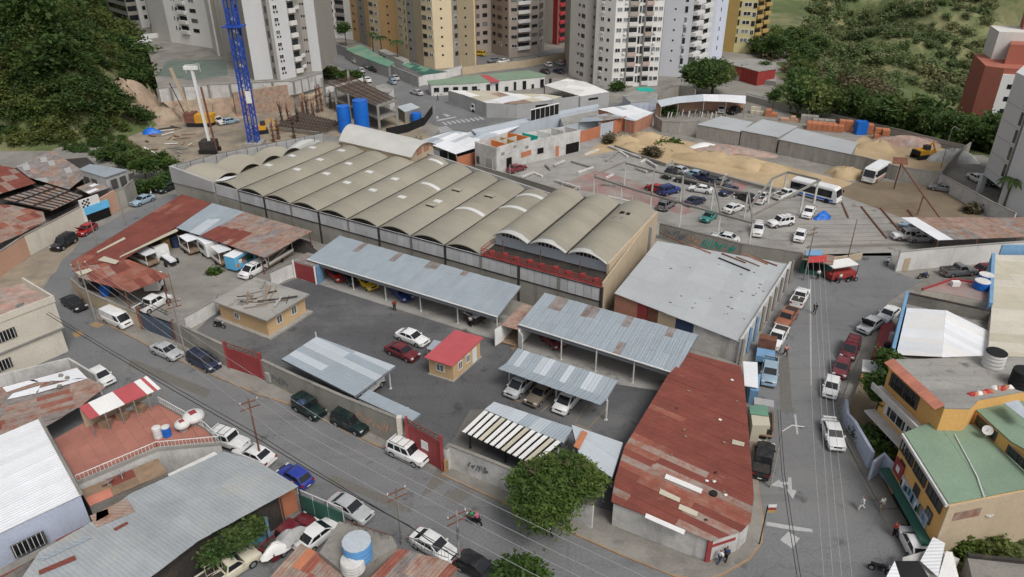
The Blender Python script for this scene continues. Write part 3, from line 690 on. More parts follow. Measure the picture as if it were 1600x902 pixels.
# raised hall on the right: three vaults, terrace, railing
ZR = 7.15
rh = thing('raised_hall','taller khaki three-vault hall set back behind a red railed terrace','warehouse',FP(9.5,0,10))
RB = lambda i: 4.2
def rback(i): return 22.4+(i-8)*.3
RI = {8: 8.0,9: 9.0,10: 9.97,11: 10.85}
_FP = FP
def FP(i,z=0.0,d=0.0):
 if i > 8: k = int(i); i = i-(i-8)/3*.15*min(1,max(0,d/4))
 return _FP(i,z,d)
mb = MB(); mb.prism([FP(8,0,4.2),FP(11,0,4.2),FP(11,0,rback(11)-.3),FP(8,0,rback(8)-.3)],0,ZR-.2); mb.build('wall','wall_bluegrey',rh)
for i in (8,9,10):
 o,S = vault(i,4.1,rback(i),rback(i+1),ZR-.1,1.3,rh,over=1.3)
 rows = MB(); n = 14
 for k in range(n):
  ta,tb = k/n,(k+1)/n; oa,ob = 1.3*(.5+.5*(1-(2*ta-1)**2)),1.3*(.5+.5*(1-(2*tb-1)**2))
  rows.hexa([S(ta,4.05-oa,-.02),S(tb,4.05-ob,-.02),S(tb,4.05-ob+1.15,-.02),S(ta,4.05-oa+1.15,-.02)],[S(ta,4.05-oa,.04),S(tb,4.05-ob,.04),S(tb,4.05-ob+1.15,.03),S(ta,4.05-oa+1.15,.03)])
 rows.build('eave_band','vault_edge',rh,smooth=40)
 mb = MB(); P = [FP(i+k/n,ZR-.1+1.4*(1-(2*k/n-1)**2),4.15) for k in range(n+1)]
 mb.add(P+[FP(i,ZR-.2,4.15),FP(i+1,ZR-.2,4.15)],[tuple(range(n+1))+(n+2,n+1)]); mb.build('gable','wall_bluegrey',rh)
 for j in range(6):
  t0,t1 = .2+j*.1,.2+j*.1+.075; z1 = ZR-.25+1.4*(1-(2*(t0+t1)/2-1)**2)
  mb = MB(); mb.plate([FP(i+t0,ZR-.1,4.12),FP(i+t1,ZR-.1,4.12),FP(i+t1,z1-.1,4.12),FP(i+t0,z1-.1,4.12)],.04); mb.build('window','glass',rh)
 if i > 8:
  mb = MB(); a,b = FP(i,ZR+.0,3.3),FP(i,ZR+.0,rback(i)); mb.hexa([a-U*.12,a+U*.12,b+U*.12,b-U*.12],[p+VZ(.12) for p in (a-U*.12,a+U*.12,b+U*.12,b-U*.12)]); mb.build('valley_gutter','grime_shade_black',rh)
S10 = S
for t0,d,m in ((.36,17.2,'dark_void'),(.30,15.2,'concrete_dirty')):
 mb = MB(); mb.hexa([S10(t0,d,-.02),S10(t0+.26,d,-.02),S10(t0+.26,d+.9,-.02),S10(t0,d+.9,-.02)],[S10(t0,d),S10(t0+.26,d),S10(t0+.26,d+.9),S10(t0,d+.9)]); mb.build('roof_hatch',m,rh)
mb = MB(); mb.hexa([FP(11,0,.2),FP(11.03,0,.2),FP(11.03,0,rback(11)),FP(11,0,rback(11))],[FP(11,6.1,.2),FP(11.03,6.1,.2),FP(11.03,ZR,rback(11)),FP(11,ZR,rback(11))]); 
mb.build('end_wall','wall_tan',rh)
mb = MB(); mb.hexa([FP(11.0,0,3.6),FP(11.06,0,3.6),FP(11.06,0,rback(11)),FP(11.0,0,rback(11))],[FP(11.0,ZR,3.6),FP(11.06,ZR,3.6),FP(11.06,ZR,rback(11)),FP(11.0,ZR,rback(11))]); mb.build('end_wall','wall_tan',rh)
mb = MB(); mb.slab([FP(8,ZE,.25),FP(11,ZE,.25),FP(11,ZE,4.2),FP(8,ZE,4.2)],.2); mb.build('terrace_floor','grime_shade_black',rh)
mb = MB(); mb.hexa([FP(8,ZE-.02,.0),FP(11,ZE-.02,.0),FP(11,ZE-.02,.25),FP(8,ZE-.02,.25)],[FP(8,ZE+.18,.0),FP(11,ZE+.18,.0),FP(11,ZE+.18,.25),FP(8,ZE+.18,.25)]); mb.build('terrace_kerb','red_paint',rh)
rl = MB()
for z in (.45,.75,1.05): rl.beam(FP(8,ZE+z,.1),FP(11,ZE+z,.1),.07,.07)
for k in range(37): rl.beam(FP(8+k/12,ZE+.1,.1),FP(8+k/12,ZE+1.08,.1),.06,.06)
rl.beam(FP(8,ZE+1.05,.1),FP(8,ZE+1.05,3.5),.07,.07); rl.beam(FP(8,ZE+.6,.1),FP(8,ZE+.6,3.5),.07,.07)
rl.build('railing','red_paint',rh)
for k in range(9):
 mb = MB(); c = FP(8.2+k*.33,ZE+.2,1.2+.3*(k % 2)); mb.box(c.x-.3,c.x+.3,c.y-.25,c.y+.25,ZE,ZE+.45); mb.build('vent_block','red_paint',rh)
mb = MB()
for k in range(3): mb.tube(FP(8.4+k,ZE,2.2),FP(8.4+k,ZE+1.9,2.2),.06,5)
mb.build('pipe','rust_metal',rh)

# ------------------------------------------------------------------ carports inside the compound
def posts(parent,pts,h,r=.09,m='post_white',name='post'):
 for p in pts:
  mb = MB(); mb.tube((p[0],p[1],0),(p[0],p[1],h(p[0],p[1]) if callable(h) else h),r,8); mb.tube((p[0],p[1],0),(p[0],p[1],.08),r*1.9,8); mb.build(name,m,parent)
def carport(label,q,zs,postpx,along,w=1.0,l=3.2,mat=('zinc','zinc','zinc_old'),pick=None,fascia=True,gutter=True,inset_=0.6,seed=1,name='carport'):
 """q: four roof-corner pixels (front-left, front-right, back-right, back-left), zs their heights."""
 P = [G(x,y,z) for (x,y),z in zip(q,zs)]; zf = plane(P); c = sum(P,Vector())/4
 t = thing(name,label,'carport',(c.x,c.y,0))
 P = [Vector((p.x,p.y,zf(p.x,p.y))) for p in P]
 ad = (P[3]-P[0]) if along == 'v' else (P[1]-P[0])
 sheets(t,P,ad,w,l,list(mat),pick=pick,seed=seed)
 n = 6
 for k in range(n+1):
  a,b = P[0].lerp(P[1],k/n),P[3].lerp(P[2],k/n); dn = VZ(.17)
  mb = MB(); mb.beam(a-dn,b-dn,.09,.14); mb.build('rafter','grey_paint',t)
 for k in (.03,.5,.97):
  mb = MB(); mb.beam(P[0].lerp(P[3],k)-VZ(.3),P[1].lerp(P[2],k)-VZ(.3),.12,.14); mb.build('purlin','grey_paint',t)
 if fascia:
  d = (P[0]-P[3]).normalized()*.02
  mb = MB(); mb.plate([P[0]+d-VZ(.62),P[1]+d-VZ(.62),P[1]+d-VZ(.06),P[0]+d-VZ(.06)],.05); mb.build('fascia','grey_paint',t)
 if gutter:
  d = (P[0]-P[3]).normalized()*.12
  mb = MB(); mb.beam(P[0]+d-VZ(.02),P[1]+d-VZ(.02),.14,.12); mb.build('gutter','white_paint',t)
 if postpx: posts(t,[G(*p) for p in postpx],lambda x,y: zf(x,y)-.2)
 return t,P,zf
rust = lambda cells,base: (lambda i,j,r: 'zinc_rusty' if any(abs(i-a) < .12 and abs(j-b) < w for a,b,w in cells) else base[int(r.random()*len(base))])
_t = Z(440,360,3.077)
carport('long silver carport along the warehouse wall with five white posts',[(480.5,404.5),(778,494.5),(814,447.5),(531,368.5)],(3.2,3.2,3.7,3.7),
  [_t(347,285),_t(503,335),_t(670,388),_t(848,447),_t(1037,518)],'v',w=.95,l=3.4,
  pick=lambda i,j,r: 'zinc_rusty' if i > .6 and (.25 < j < .27 or .40 < j < .45 or .60 < j < .64 or .80 < j < .84) else ('zinc' if j > .45 else 'zinc_old'),seed=2)
_t = Z(800,452)
cp2,cP2,czf2 = carport('silver carport with rust streaks beside the white container',[(811,506),(1056,582.5),(1091,523.5),(851,457.5)],(3.2,3.2,3.8,3.8),
  [_t(305,440),_t(520,512),_t(752,585)],'v',w=.9,l=3.2,
  pick=lambda i,j,r: 'zinc_rusty' if (i > .6 and (.12 < j < .17 or .35 < j < .40 or .58 < j < .66 or .80 < j < .88)) or (i < .3 and (.33 < j < .36 or .22 < j < .25)) else r.choice(['zinc_old','zinc_old','zinc']),seed=3)
mb = MB(); _p = [G(1055.5,584,3.1),G(1056.5,590,3.0),G(1140,618,2.95)]; mb.path([_p[0],_p[1],_p[2]],.09,6); mb.build('downpipe','white_paint',cp2)
# gull-wing carport
t = thing('carport','small folded silver carport with paler bands over three parked cars','carport',G(870,625))
fl,fr,br,bl = G(778,576,3.1),G(937.8,633,3.1),G(965.4,595,3.3),G(809,544,3.3)
ml,mr = fl.lerp(bl,.42)-VZ(.45),fr.lerp(br,.42)-VZ(.45)
pk = lambda i,j,r: 'zinc_bright' if any(abs(j-a) < .05 for a in (.16,.4,.64,.86)) else 'zinc_old'
sheets(t,[ml,mr,br,bl],bl-ml,.85,9,None,pick=pk,seed=4,zf=plane([ml,mr,br])); sheets(t,[fl,fr,mr,ml],bl-ml,.85,9,None,pick=lambda i,j,r: r.choice(['zinc','zinc_old']),seed=5,zf=plane([fl,fr,mr]))
posts(t,[G(946.6,656),G(869,627),G(796,602)],2.6,.11)
for z in (0,):
 mb = MB(); mb.beam(ml-VZ(.12),mr-VZ(.12),.16,.18); mb.build('beam','post_white',t)
# carport by the street wall
_t = Z(400,452)
carport('flat silver carport behind the graffiti wall with a jeep under it',[(440,561.5),(554.5,619.5),(617.5,572),(494.7,526)],(3.0,3.0,3.2,3.2),[_t(840,620),(498,552)],'u',w=1.15,l=5.5,mat=('zinc','zinc','zinc_bright'),fascia=False,gutter=False,seed=6)
carport('narrow low silver canopy along the wall beside the red gate',[(560,622),(642,660),(657,647),(577,609)],(2.7,2.7,2.8,2.8),[(640,668),(600,652)],'u',w=1.2,l=3.5,mat=('zinc','zinc_bright'),fascia=False,gutter=False,seed=7)
carport('silver sheet roof strip beside the white slatted canopy',[(757,640),(880,692),(895,669),(772,628)],(2.6,2.6,2.7,2.7),[(762,672),(872,712)],'v',w=1.3,l=4,mat=('zinc','zinc_bright'),fascia=False,gutter=False,seed=8)
carport('pale sheet roof beside the rusty red roof behind the tree',[(905,712),(956,746),(973,692),(893,664)],(2.6,2.6,2.7,2.7),[(955,760)],'u',w=2.5,l=12,mat=('zinc_bright',),fascia=False,gutter=False,seed=9)
# white slatted canopy
t = thing('slatted_canopy','white slatted canopy with dark gaps behind the tree','canopy',G(800,690))
a,b,c,d = G(722,674,2.6),G(838,728,2.6),G(880,692,2.7),G(757,641,2.7)
n = 13
for k in range(n):
 p0,p1,p2,p3 = a.lerp(b,k/n),a.lerp(b,(k+.62)/n),d.lerp(c,(k+.62)/n),d.lerp(c,k/n)
 mb = MB(); mb.slab([p0,p1,p2,p3],.08); mb.build('slat','fibre_pale' if k % 4 == 3 else 'cloth_white',t)
for k in (.1,.5,.9):
 mb = MB(); mb.beam(a.lerp(d,k)-VZ(.16),b.lerp(c,k)-VZ(.16),.1,.14); mb.build('rafter','black',t)
posts(t,[G(735,700),G(790,722),G(838,748)],2.5,.07,'black')
mb = MB(); q = [G(722,674,1.7),G(838,728,1.7),G(880,692,1.7),G(757,641,1.7)]; mb.slab(q,.1); mb.build('dark_gap_sheet','dark_void',t)  # black sheet below the slats, shade of the gaps put into its colour
t = thing('rust_strip','rust red steel strip lying across the pale sheet roof','strip',G(905,690))
MB().slab([G(896,697,2.85),G(905,702,2.85),G(918,676,2.9),G(910,672,2.9)],.08).build('strip','brick_orange',t)
# ------------------------------------------------------------------ apartment towers
def _unit(name,fn,m):
 mb = MB(); fn(mb); return mb.mesh(name,m)
def _ring(mb,t=.07):
 mb.box(0,1,-1,0,0,t); mb.box(0,1,-1,0,1-t,1); mb.box(0,t,-1,0,t,1-t); mb.box(1-t,1,-1,0,t,1-t); mb.box(.5-t/3,.5+t/3,-.8,0,t,1-t)
U_FRAME = {m: _unit('window',_ring,m) for m in ('window_white','window_dark')}
U_PANE = {m: _unit('pane',lambda b: b.box(.04,.96,-.55,0,.04,.96),m) for m in ('glass','glass_pale')}
U_DOT = _unit('window',lambda b: b.box(0,1,-1,0,0,1),'glass')
_boxes = {}
def U_BOX(m):
 if m not in _boxes: _boxes[m] = _unit('box',lambda b: b.box(0,1,-1,0,0,1),m)
 return _boxes[m]
def on_wall(a,b,s,z,w,h,d):
 """Matrix of a unit box of w x h, d proud, s metres along the wall a->b (left to right seen from outside)."""
 x = (Vector((b[0],b[1],0))-Vector((a[0],a[1],0))).normalized()
 return frame(Vector((a[0],a[1],0))+x*s+VZ(z),x,sc=(w,d,h))
def window(parent,a,b,s,z,w,h,fm='window_dark',pm='glass',d=.09):
 m = on_wall(a,b,s,z,w,h,d); o = piece('window',U_FRAME[fm],parent,m); piece('pane',U_PANE[pm],o,m); return o
_rw = random.Random(21)
def face(parent,a,b,z0,z1,m,st=0,sh=2.75,items=(),zb=0.0):
 """One upright facade strip a->b with rows of windows and balconies. items: (kind, from, to, sill, height) with from/to as shares of the width."""
 mb = MB(); a,b = Vector((a[0],a[1],0)),Vector((b[0],b[1],0)); x = (b-a).normalized(); y = Vector((-x.y,x.x,0)); w = (b-a).length
 mb.hexa([v+VZ(z0) for v in (a,b,b+y*.5,a+y*.5)],[v+VZ(z1) for v in (a,b,b+y*.5,a+y*.5)]); f = mb.build('facade',m,parent)
 for k in range(st):
  z = zb+k*sh
  if z+2.4 > z1: break
  for it in items:
   kind,s0,s1,zs,h = it[:5]; s,ww = s0*w,(s1-s0)*w
   if kind == 'win': window(f,a,b,s,z+zs,ww,h,'window_dark' if _rw.random() < .7 else 'window_white','glass' if _rw.random() < .65 else 'glass_pale')
   elif kind == 'pale': window(f,a,b,s,z+zs,ww,h,'window_white','glass_pale' if _rw.random() < .6 else 'glass')
   elif kind == 'dot': piece('window',U_DOT,f,on_wall(a,b,s,z+zs,ww,h,.04))
   elif kind == 'bal':
    bm = it[5] if len(it) > 5 else 'balcony_white'
    if bm == 'mix': bm = _rw.choice(['tower_white','balcony_pink','tower_taupe','tower_white'])
    o = piece('balcony',U_BOX(bm),f,on_wall(a,b,s,z+zs-.15,ww,1.05,it[6] if len(it) > 6 else .9))
    piece('opening',U_DOT,f,on_wall(a,b,s+.1,z+zs+.9,ww-.2,h,.05))
   elif kind == 'ac':
    if _rw.random() < .5: piece('air_conditioner',U_BOX('window_white'),f,on_wall(a,b,s,z+zs+_rw.uniform(-.3,.3),ww,h,.4))
   elif kind == 'fin': pass
 for it in items:
  if it[0] == 'fin':
   mb = MB(); p,q = a+x*(it[1]*w),a+x*(it[2]*w)
   mb.hexa([v+VZ(z0) for v in (p-y*it[3],q-y*it[3],q,p)],[v+VZ(z1) for v in (p-y*it[3],q-y*it[3],q,p)]); mb.build('pilaster',it[4],f)
 return f
def tower(label,px,z0,top,depth,faces,zb=1.2,sh=2.75,core='tower_shade',lean=(0,1)):
 """px: base corners seen from the camera, left to right; faces: (material, items) between them."""
 P = [G(p[0],p[1],z0) for p in px]; n = int((top-z0)/sh)
 t = thing('apartment_tower',label,'apartment tower',(P[0].x,P[0].y,z0))
 for i,(m,items) in enumerate(faces): face(t,P[i],P[i+1],z0,top,m,n,sh,items,z0+zb)
 d = Vector((lean[0],lean[1],0)).normalized()*depth; k = Vector((lean[0],lean[1],0)).normalized()*.52
 mb = MB(); mb.prism([p+k for p in P]+[P[-1]+d,P[0]+d],z0,top-.02); mb.build('core',core,t)
 mb = MB(); mb.prism([P[0]-k*.1,*[p-k*.1 for p in P[1:-1]],P[-1]-k*.1,P[-1]+d,P[0]+d],top,top+.5); mb.build('roof','concrete',t)
 return t
TOP = 40
T = Z(880,20,7.27)
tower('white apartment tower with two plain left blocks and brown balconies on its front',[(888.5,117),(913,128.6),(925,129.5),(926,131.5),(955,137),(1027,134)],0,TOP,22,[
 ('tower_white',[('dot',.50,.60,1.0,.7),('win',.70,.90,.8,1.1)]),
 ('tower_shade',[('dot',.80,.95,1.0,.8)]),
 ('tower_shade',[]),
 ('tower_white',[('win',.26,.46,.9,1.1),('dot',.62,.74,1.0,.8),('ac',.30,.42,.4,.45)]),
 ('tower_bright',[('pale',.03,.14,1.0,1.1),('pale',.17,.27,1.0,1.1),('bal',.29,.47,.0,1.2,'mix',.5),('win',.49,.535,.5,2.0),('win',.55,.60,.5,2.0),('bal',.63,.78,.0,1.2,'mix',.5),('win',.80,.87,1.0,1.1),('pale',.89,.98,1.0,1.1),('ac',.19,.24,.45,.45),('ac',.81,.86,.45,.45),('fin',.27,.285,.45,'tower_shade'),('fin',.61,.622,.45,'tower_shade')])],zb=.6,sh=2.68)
tower('grey lilac tower with stacked white balconies beside the big round tree',[(1029,119),(1072,121),(1098,109),(1109,101),(1127,93)],0,TOP,18,[
 ('tower_lilac',[('dot',.36,.42,1.2,.5),('win',.72,.82,.6,1.7),('ac',.73,.81,.1,.45)]),
 ('tower_lilac',[('bal',.0,.42,.0,1.5,'balcony_white',1.5),('bal',.48,1.0,1.2,1.3,'balcony_white',1.2)]),
 ('tower_lilac',[]),('tower_pale',[('dot',.40,.46,.8,1.2)])],zb=3.2,sh=2.9,core='tower_lilac')
tower('mustard tower with pale windowed bay and stepped brown balconies',[(1127.5,80),(1145.5,82),(1173,83),(1193,79)],0,TOP+4,18,[
 ('mustard',[]),('mustard_pale',[('win',.02,.12,.6,1.9),('pale',.25,.70,.9,1.3),('win',.78,.98,.4,1.7)]),
 ('mustard',[('bal',.02,.48,.2,1.2,'mustard',.7),('bal',.52,.98,1.0,1.2,'mustard',.9)])],zb=2.6,sh=2.85,core='mustard')
tower('cream and orange tower with plain ribs and tiny square windows',[(551,62),(563,66),(575,72),(581,75),(597,80),(624.5,84),(640,95),(651,98),(663,104),(680,108),(709,106),(718,103),(742.5,108)],0,TOP,16,[
 ('tower_orange',[('dot',.3,.6,1.0,.7)]),('tower_shade',[('dot',.35,.6,1.0,.7)]),('tower_orange',[]),
 ('tower_cream',[('win',.08,.42,.6,1.2),('pale',.55,.85,.8,.9)]),('tower_orange',[('dot',.44,.54,1.0,.6)]),
 ('tower_cream',[('pale',.15,.55,.8,1.1),('dot',.75,.85,.5,1.4)]),('tower_shade',[('dot',.2,.45,.9,.7)]),
 ('wall_tan',[]),('tower_cream',[('win',.06,.42,.6,1.3),('pale',.55,.92,.8,1.0),('ac',.5,.66,.2,.5)]),('tower_cream',[('dot',.40,.50,1.0,.6)]),
 ('tower_shade',[('win',.35,.85,.6,1.3)]),('tower_cream',[('dot',.42,.52,1.0,.6)])],zb=2.8,sh=2.72,core='tower_orange')
tower('taupe tower with white curved balconies behind the cream tower',[(742,84),(768,82),(795,90),(808.5,89.5),(827,87),(841,84),(850,78)],0,TOP,16,[
 ('tower_taupe',[('win',.05,.32,.6,1.2),('win',.50,.78,.8,1.2)]),('tower_taupe',[('dot',.10,.25,.7,1.1),('win',.38,.62,.6,1.2),('dot',.82,.92,1.0,.7)]),
 ('tower_taupe',[('win',.30,.95,.8,1.0)]),('tower_taupe',[('bal',.0,1.0,.0,1.1,'balcony_white',.7),('win',.05,.38,1.1,1.0)]),('tower_taupe',[('win',.25,.85,.8,1.0)]),('tower_shade',[('win',.1,.7,.5,1.6)])],zb=2.4,sh=2.85,core='tower_taupe')
tower('white tower with a red stripe and zigzag red balcony fronts',[(850,64),(863,68),(872,71),(891,66)],0,TOP+6,16,[
 ('tower_bright',[]),('tower_red',[]),('tower_taupe',[('bal',.0,1.0,.2,1.3,'tower_red',.8),('dot',.7,.95,1.4,.8)])],zb=1.5,sh=2.9,core='tower_white')
tower('cream and white tower standing behind the grey ribbed tower',[(497,58),(517,59),(528,59.5),(543,61),(556,63)],0,TOP+4,14,[
 ('wall_cream',[('win',.58,.98,1.0,1.0)]),('tower_bright',[('win',.2,.75,.8,1.3)]),('tower_bright',[('bal',.05,.95,.0,1.5,'tower_shade',.5)]),('tower_bright',[])],zb=2.6,sh=2.85)
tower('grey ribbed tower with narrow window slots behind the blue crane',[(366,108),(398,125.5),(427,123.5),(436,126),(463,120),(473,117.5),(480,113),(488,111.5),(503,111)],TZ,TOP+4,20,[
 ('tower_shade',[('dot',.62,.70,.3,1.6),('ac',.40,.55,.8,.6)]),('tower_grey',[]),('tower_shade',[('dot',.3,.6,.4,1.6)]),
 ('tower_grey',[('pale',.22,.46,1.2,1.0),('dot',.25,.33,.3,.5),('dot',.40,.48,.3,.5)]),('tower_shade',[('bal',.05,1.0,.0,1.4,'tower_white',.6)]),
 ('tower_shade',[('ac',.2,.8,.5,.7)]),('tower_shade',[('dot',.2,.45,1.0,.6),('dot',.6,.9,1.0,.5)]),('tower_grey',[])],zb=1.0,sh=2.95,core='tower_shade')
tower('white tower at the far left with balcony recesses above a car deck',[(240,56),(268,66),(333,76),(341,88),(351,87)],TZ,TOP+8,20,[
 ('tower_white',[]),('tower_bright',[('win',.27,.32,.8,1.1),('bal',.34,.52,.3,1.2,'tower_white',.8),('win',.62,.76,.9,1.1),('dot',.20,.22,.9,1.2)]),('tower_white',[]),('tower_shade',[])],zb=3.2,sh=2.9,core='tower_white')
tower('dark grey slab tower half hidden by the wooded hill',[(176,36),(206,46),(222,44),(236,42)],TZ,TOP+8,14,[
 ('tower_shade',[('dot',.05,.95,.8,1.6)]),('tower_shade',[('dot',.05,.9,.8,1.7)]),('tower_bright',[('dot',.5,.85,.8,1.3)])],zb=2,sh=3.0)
# right-hand edge of the picture
pl = G(1527.5,302); pr = G(1580,352)
gb = thing('apartment_tower','pale grey block raised on pillars at the right edge','apartment tower',pl)
q = [G(1527.5,302),G(1556,326),G(1650,360),G(1680,300),G(1560,262)]
_nz = 22.0
mb = MB(); mb.prism([q[0],q[1].lerp(q[0],.1),q[1].lerp(q[3],.5),q[3],q[4]],3.6,_nz); mb.build('upper_block','tower_grey',gb)
mb = MB(); mb.prism([q[1],q[2],q[3],q[1].lerp(q[3],.5)],0,26); mb.build('corner_block','tower_grey',gb)
for p in (q[0],q[4],q[0].lerp(q[4],.5)): mb = MB(); mb.box(p.x,p.x+.9,p.y,p.y+.9,0,3.6); mb.build('pillar','tower_grey',gb)
for k in range(5):
 m = on_wall(q[0].lerp(q[1],.1),q[1],5.0,5.5+k*3,.8,2.2,.06); piece('window',U_DOT,gb,m)
 for s in (.1,.55): piece('joint',U_BOX('tower_shade'),gb,on_wall(q[0],q[1],.2,5.0+k*3,6.5,.06,.02)) if s == .1 else None
for k in range(6): piece('window',U_DOT,gb,on_wall(q[1],q[2],6.0,4+k*3,1.2,1.6,.06))
bt = thing('apartment_tower','brick red tower with a pale strip of dark square windows','apartment tower',(118,186,-12))
b0,b1,b2,b3 = G(1512,196,-2),G(1541,201,-2),G(1625,208,-2),G(1700,190,-2)
hz = 12.4
face(bt,b0,b1,-14,hz,'tower_brick')
face(bt,b1,b2,-14,hz-1.4,'tower_bright',8,2.9,[('dot',.14,.26,1,1.1),('dot',.36,.48,1,1.1),('dot',.75,.9,1,1.1)],-13.6)
bk = Vector((5,14,0)); mb = MB(); mb.prism([b0+Vector((.3,.5,0)),b1+Vector((0,.5,0)),b2+Vector((0,.5,0)),b2+bk,b0+bk],-14,hz-.02); mb.build('core','tower_brick',bt)
mb = MB(); c = b0+bk*.55; mb.prism([c+Vector((3,0,0)),c+Vector((16,-4,0)),c+Vector((22,6,0)),c+Vector((6,9,0))],hz-.1,hz+6.5); mb.build('upper_core','tower_white',bt)
mb = MB(); c = b1+bk*.35; mb.prism([c+Vector((1,0,0)),c+Vector((16,-4,0)),c+Vector((20,5,0)),c+Vector((5,6,0))],hz-.1,hz+4.5); mb.build('upper_block','tower_brick',bt)
mb = MB(); c = b1+bk*.8; mb.prism([c+Vector((6,2,0)),c+Vector((20,-2,0)),c+Vector((22,5,0)),c+Vector((9,8,0))],hz+6,hz+14); mb.build('top_block','tower_brick',bt)
# ------------------------------------------------------------------ low buildings behind the warehouse
def block(name,label,cat,px,z,wm,rm,sheet=None,parapet=0.0,over=0.15,group=None,zs=None):
 """A low building from its roof outline in pixels at height z (or one height per corner)."""
 P = [G(p[0],p[1],(zs[i] if zs else z)) for i,p in enumerate(px)]; c = sum(P,Vector())/len(P); zf = plane(P) if zs else (lambda x,y: z)
 t = thing(name,label,cat,(c.x,c.y,0),group=group); c2 = Vector((c.x,c.y))
 if wm:
  mb = MB(); mb.prism([c2.lerp(p.xy,1-over/10) for p in P],0,lambda x,y: zf(x,y)-.12); mb.build('wall',wm,t)
 if sheet:
  a = P[sheet[1]]-P[sheet[0]]; sheets(t,P,a,sheet[2],sheet[3],rm,zf=zf,pick=sheet[4] if len(sheet) > 4 else None,seed=len(label))
 else:
  mb = MB(); mb.prism(P,lambda x,y: zf(x,y)-.1,lambda x,y: zf(x,y)+.03); mb.build('roof',rm,t)
 if parapet:
  mb = MB(); Q = [c2.lerp(p.xy,1-over/10) for p in P]; mb.wall(Q+[Q[0]],parapet,.2,z0=z-.05); mb.build('parapet',wm,t)
 return t,P
def wall_thing(label,px,h,m,th=.25,cap='concrete_dirty',name='boundary_wall',z0=0.0):
 P = gl(px); t = thing(name,label,'wall',P[0])
 mb = MB(); mb.wall(P,h,th,z0=z0); mb.build('wall',m,t)
 if cap: mb = MB(); hh = h if isinstance(h,(int,float)) else max(h); mb.wall(P,.1,th+.08,z0=z0+hh-.02); mb.build('coping',cap,t)
 return t,P
# green roofed annexe below the cream tower
k7 = Z(540,0,7.27)
t,P = block('annexe','long annexe with mossy green sheet roof below the cream tower','building',[k7(0,560),k7(170,505),k7(310,590),k7(560,715),k7(490,765),k7(110,620)],3.2,'wall_grey',['green_sheet','green_sheet','green_roof'],sheet=(0,1,2.2,4.0))
t,P = block('annexe','small annexe with dark green roof at the cream tower foot','building',[k7(640,740),k7(700,705),k7(1030,800),k7(1150,815),k7(880,850),k7(800,810)],3.0,'wall_white',['green_sheet','green_dark'],sheet=(0,1,2.0,4.0))
t,P = block('guard_house','small white house with dark windows between the palms','building',[k7(370,575),k7(440,555),k7(720,680),k7(660,705)],3.6,'wall_white','concrete')
for s in (1.0,4.0): window(t,P[0],P[3],s,1.7,1.8,1.0)
wall_thing('long grey street wall in front of the green roofed annexe',[(514,78),(560,96),(655,137)],3.0,'wall_grey',cap='concrete')
wall_thing('white wall beside the foot of the cream tower',[(655,135),(700,122),(722,116)],2.6,'wall_white',cap='concrete')
wall_thing('beige wall below the car park of the tan tower',[(722,117),(760,112),(816,106),(850,100),(890,93)],2.2,'wall_tan',cap=None)
wall_thing('low grey wall in front of the taupe tower',[(800,100),(850,94),(888,88)],1.5,'concrete',cap=None)
# low row with green and red painted roof
t,P = block('school_row','long low white row with green roof and a red roof patch','building',[(672,133),(740,130.5),(852,120),(853,116.5),(826,110),(760,116),(667,126.5)],3.0,'wall_white','green_roof')
MB().slab([Vector((p.x,p.y,3.06)) for p in (G(767,129,3.0),G(782,127.6,3.0),G(762,117,3.0),G(750,118,3.0))],.05).build('red_roof_patch','booth_red',t)
for i in range(12):
 a,b = P[1],P[2]
 if i < 9: piece('door',U_DOT,t,on_wall(a,b,1.0+i*2.7,.05,1.1 if i % 2 else .8,2.3 if i % 3 else 1.2,.05))
for i in range(5): piece('window',U_DOT,t,on_wall(P[0],P[1],1.0+i*2.6,1.0,1.4,1.2,.05))
# grey workshop with flat patched roof
wp = Z(720,100,6.633)
wk = thing('workshop','low grey workshop with flat patched roofs round a small car yard','building',G(800,170))
ra = [(700,141),(724,148),(760,161),(808,162.5),(862,156),(878,151),(850,147),(805,146.5),(775,142)]
PA = [G(*p,3.6) for p in ra]
mb = MB(); mb.prism(PA,0,3.45); mb.build('wall','wall_grey',wk)
sheets(wk,PA,PA[2]-PA[0],3.0,5.0,['cloth_white','fibre_pale','white_sheet','rust_pale','wall_white'],zf=lambda x,y: 3.55,seed=31)
rb = [(850,133),(886,122.5),(915,128),(952,143.5),(907,150.5)]
PB = [G(*p,3.8) for p in rb]
mb = MB(); mb.prism([PB[4],PB[3],PB[3].lerp(PB[2],.3),PB[4].lerp(PB[0],.15)],0,3.65); mb.build('front_block','wall_grey',wk)
sheets(wk,PB,PB[3]-PB[0],3.2,6.0,['cloth_white','wall_white','wall_white'],zf=lambda x,y: 3.75,seed=32)
mb = MB(); mb.wall([G(862,156,3.6),G(907,150.5,3.6)],3.7,.3); mb.build('link_wall','wall_grey',wk)
for p in (PB[0],PB[0].lerp(PB[4],.5)): mb = MB(); mb.box(p.x,p.x+.3,p.y+.5,p.y+.8,0,3.7); mb.build('post','concrete',wk)
for s,m in ((8.0,'dark_void'),): piece('vent_slot',U_BOX('dark_void'),wk,on_wall(PA[3],PA[4],5.0,2.2,3.4,.5,.05))
piece('sign_board',U_BOX('white_paint'),wk,on_wall(G(862,156,3.6),G(907,150.5,3.6),3.0,1.0,3.6,2.6,.12)); piece('vent_slot',U_BOX('dark_void'),wk,on_wall(PB[4],PB[3],2.5,2.4,3.0,.5,.05))
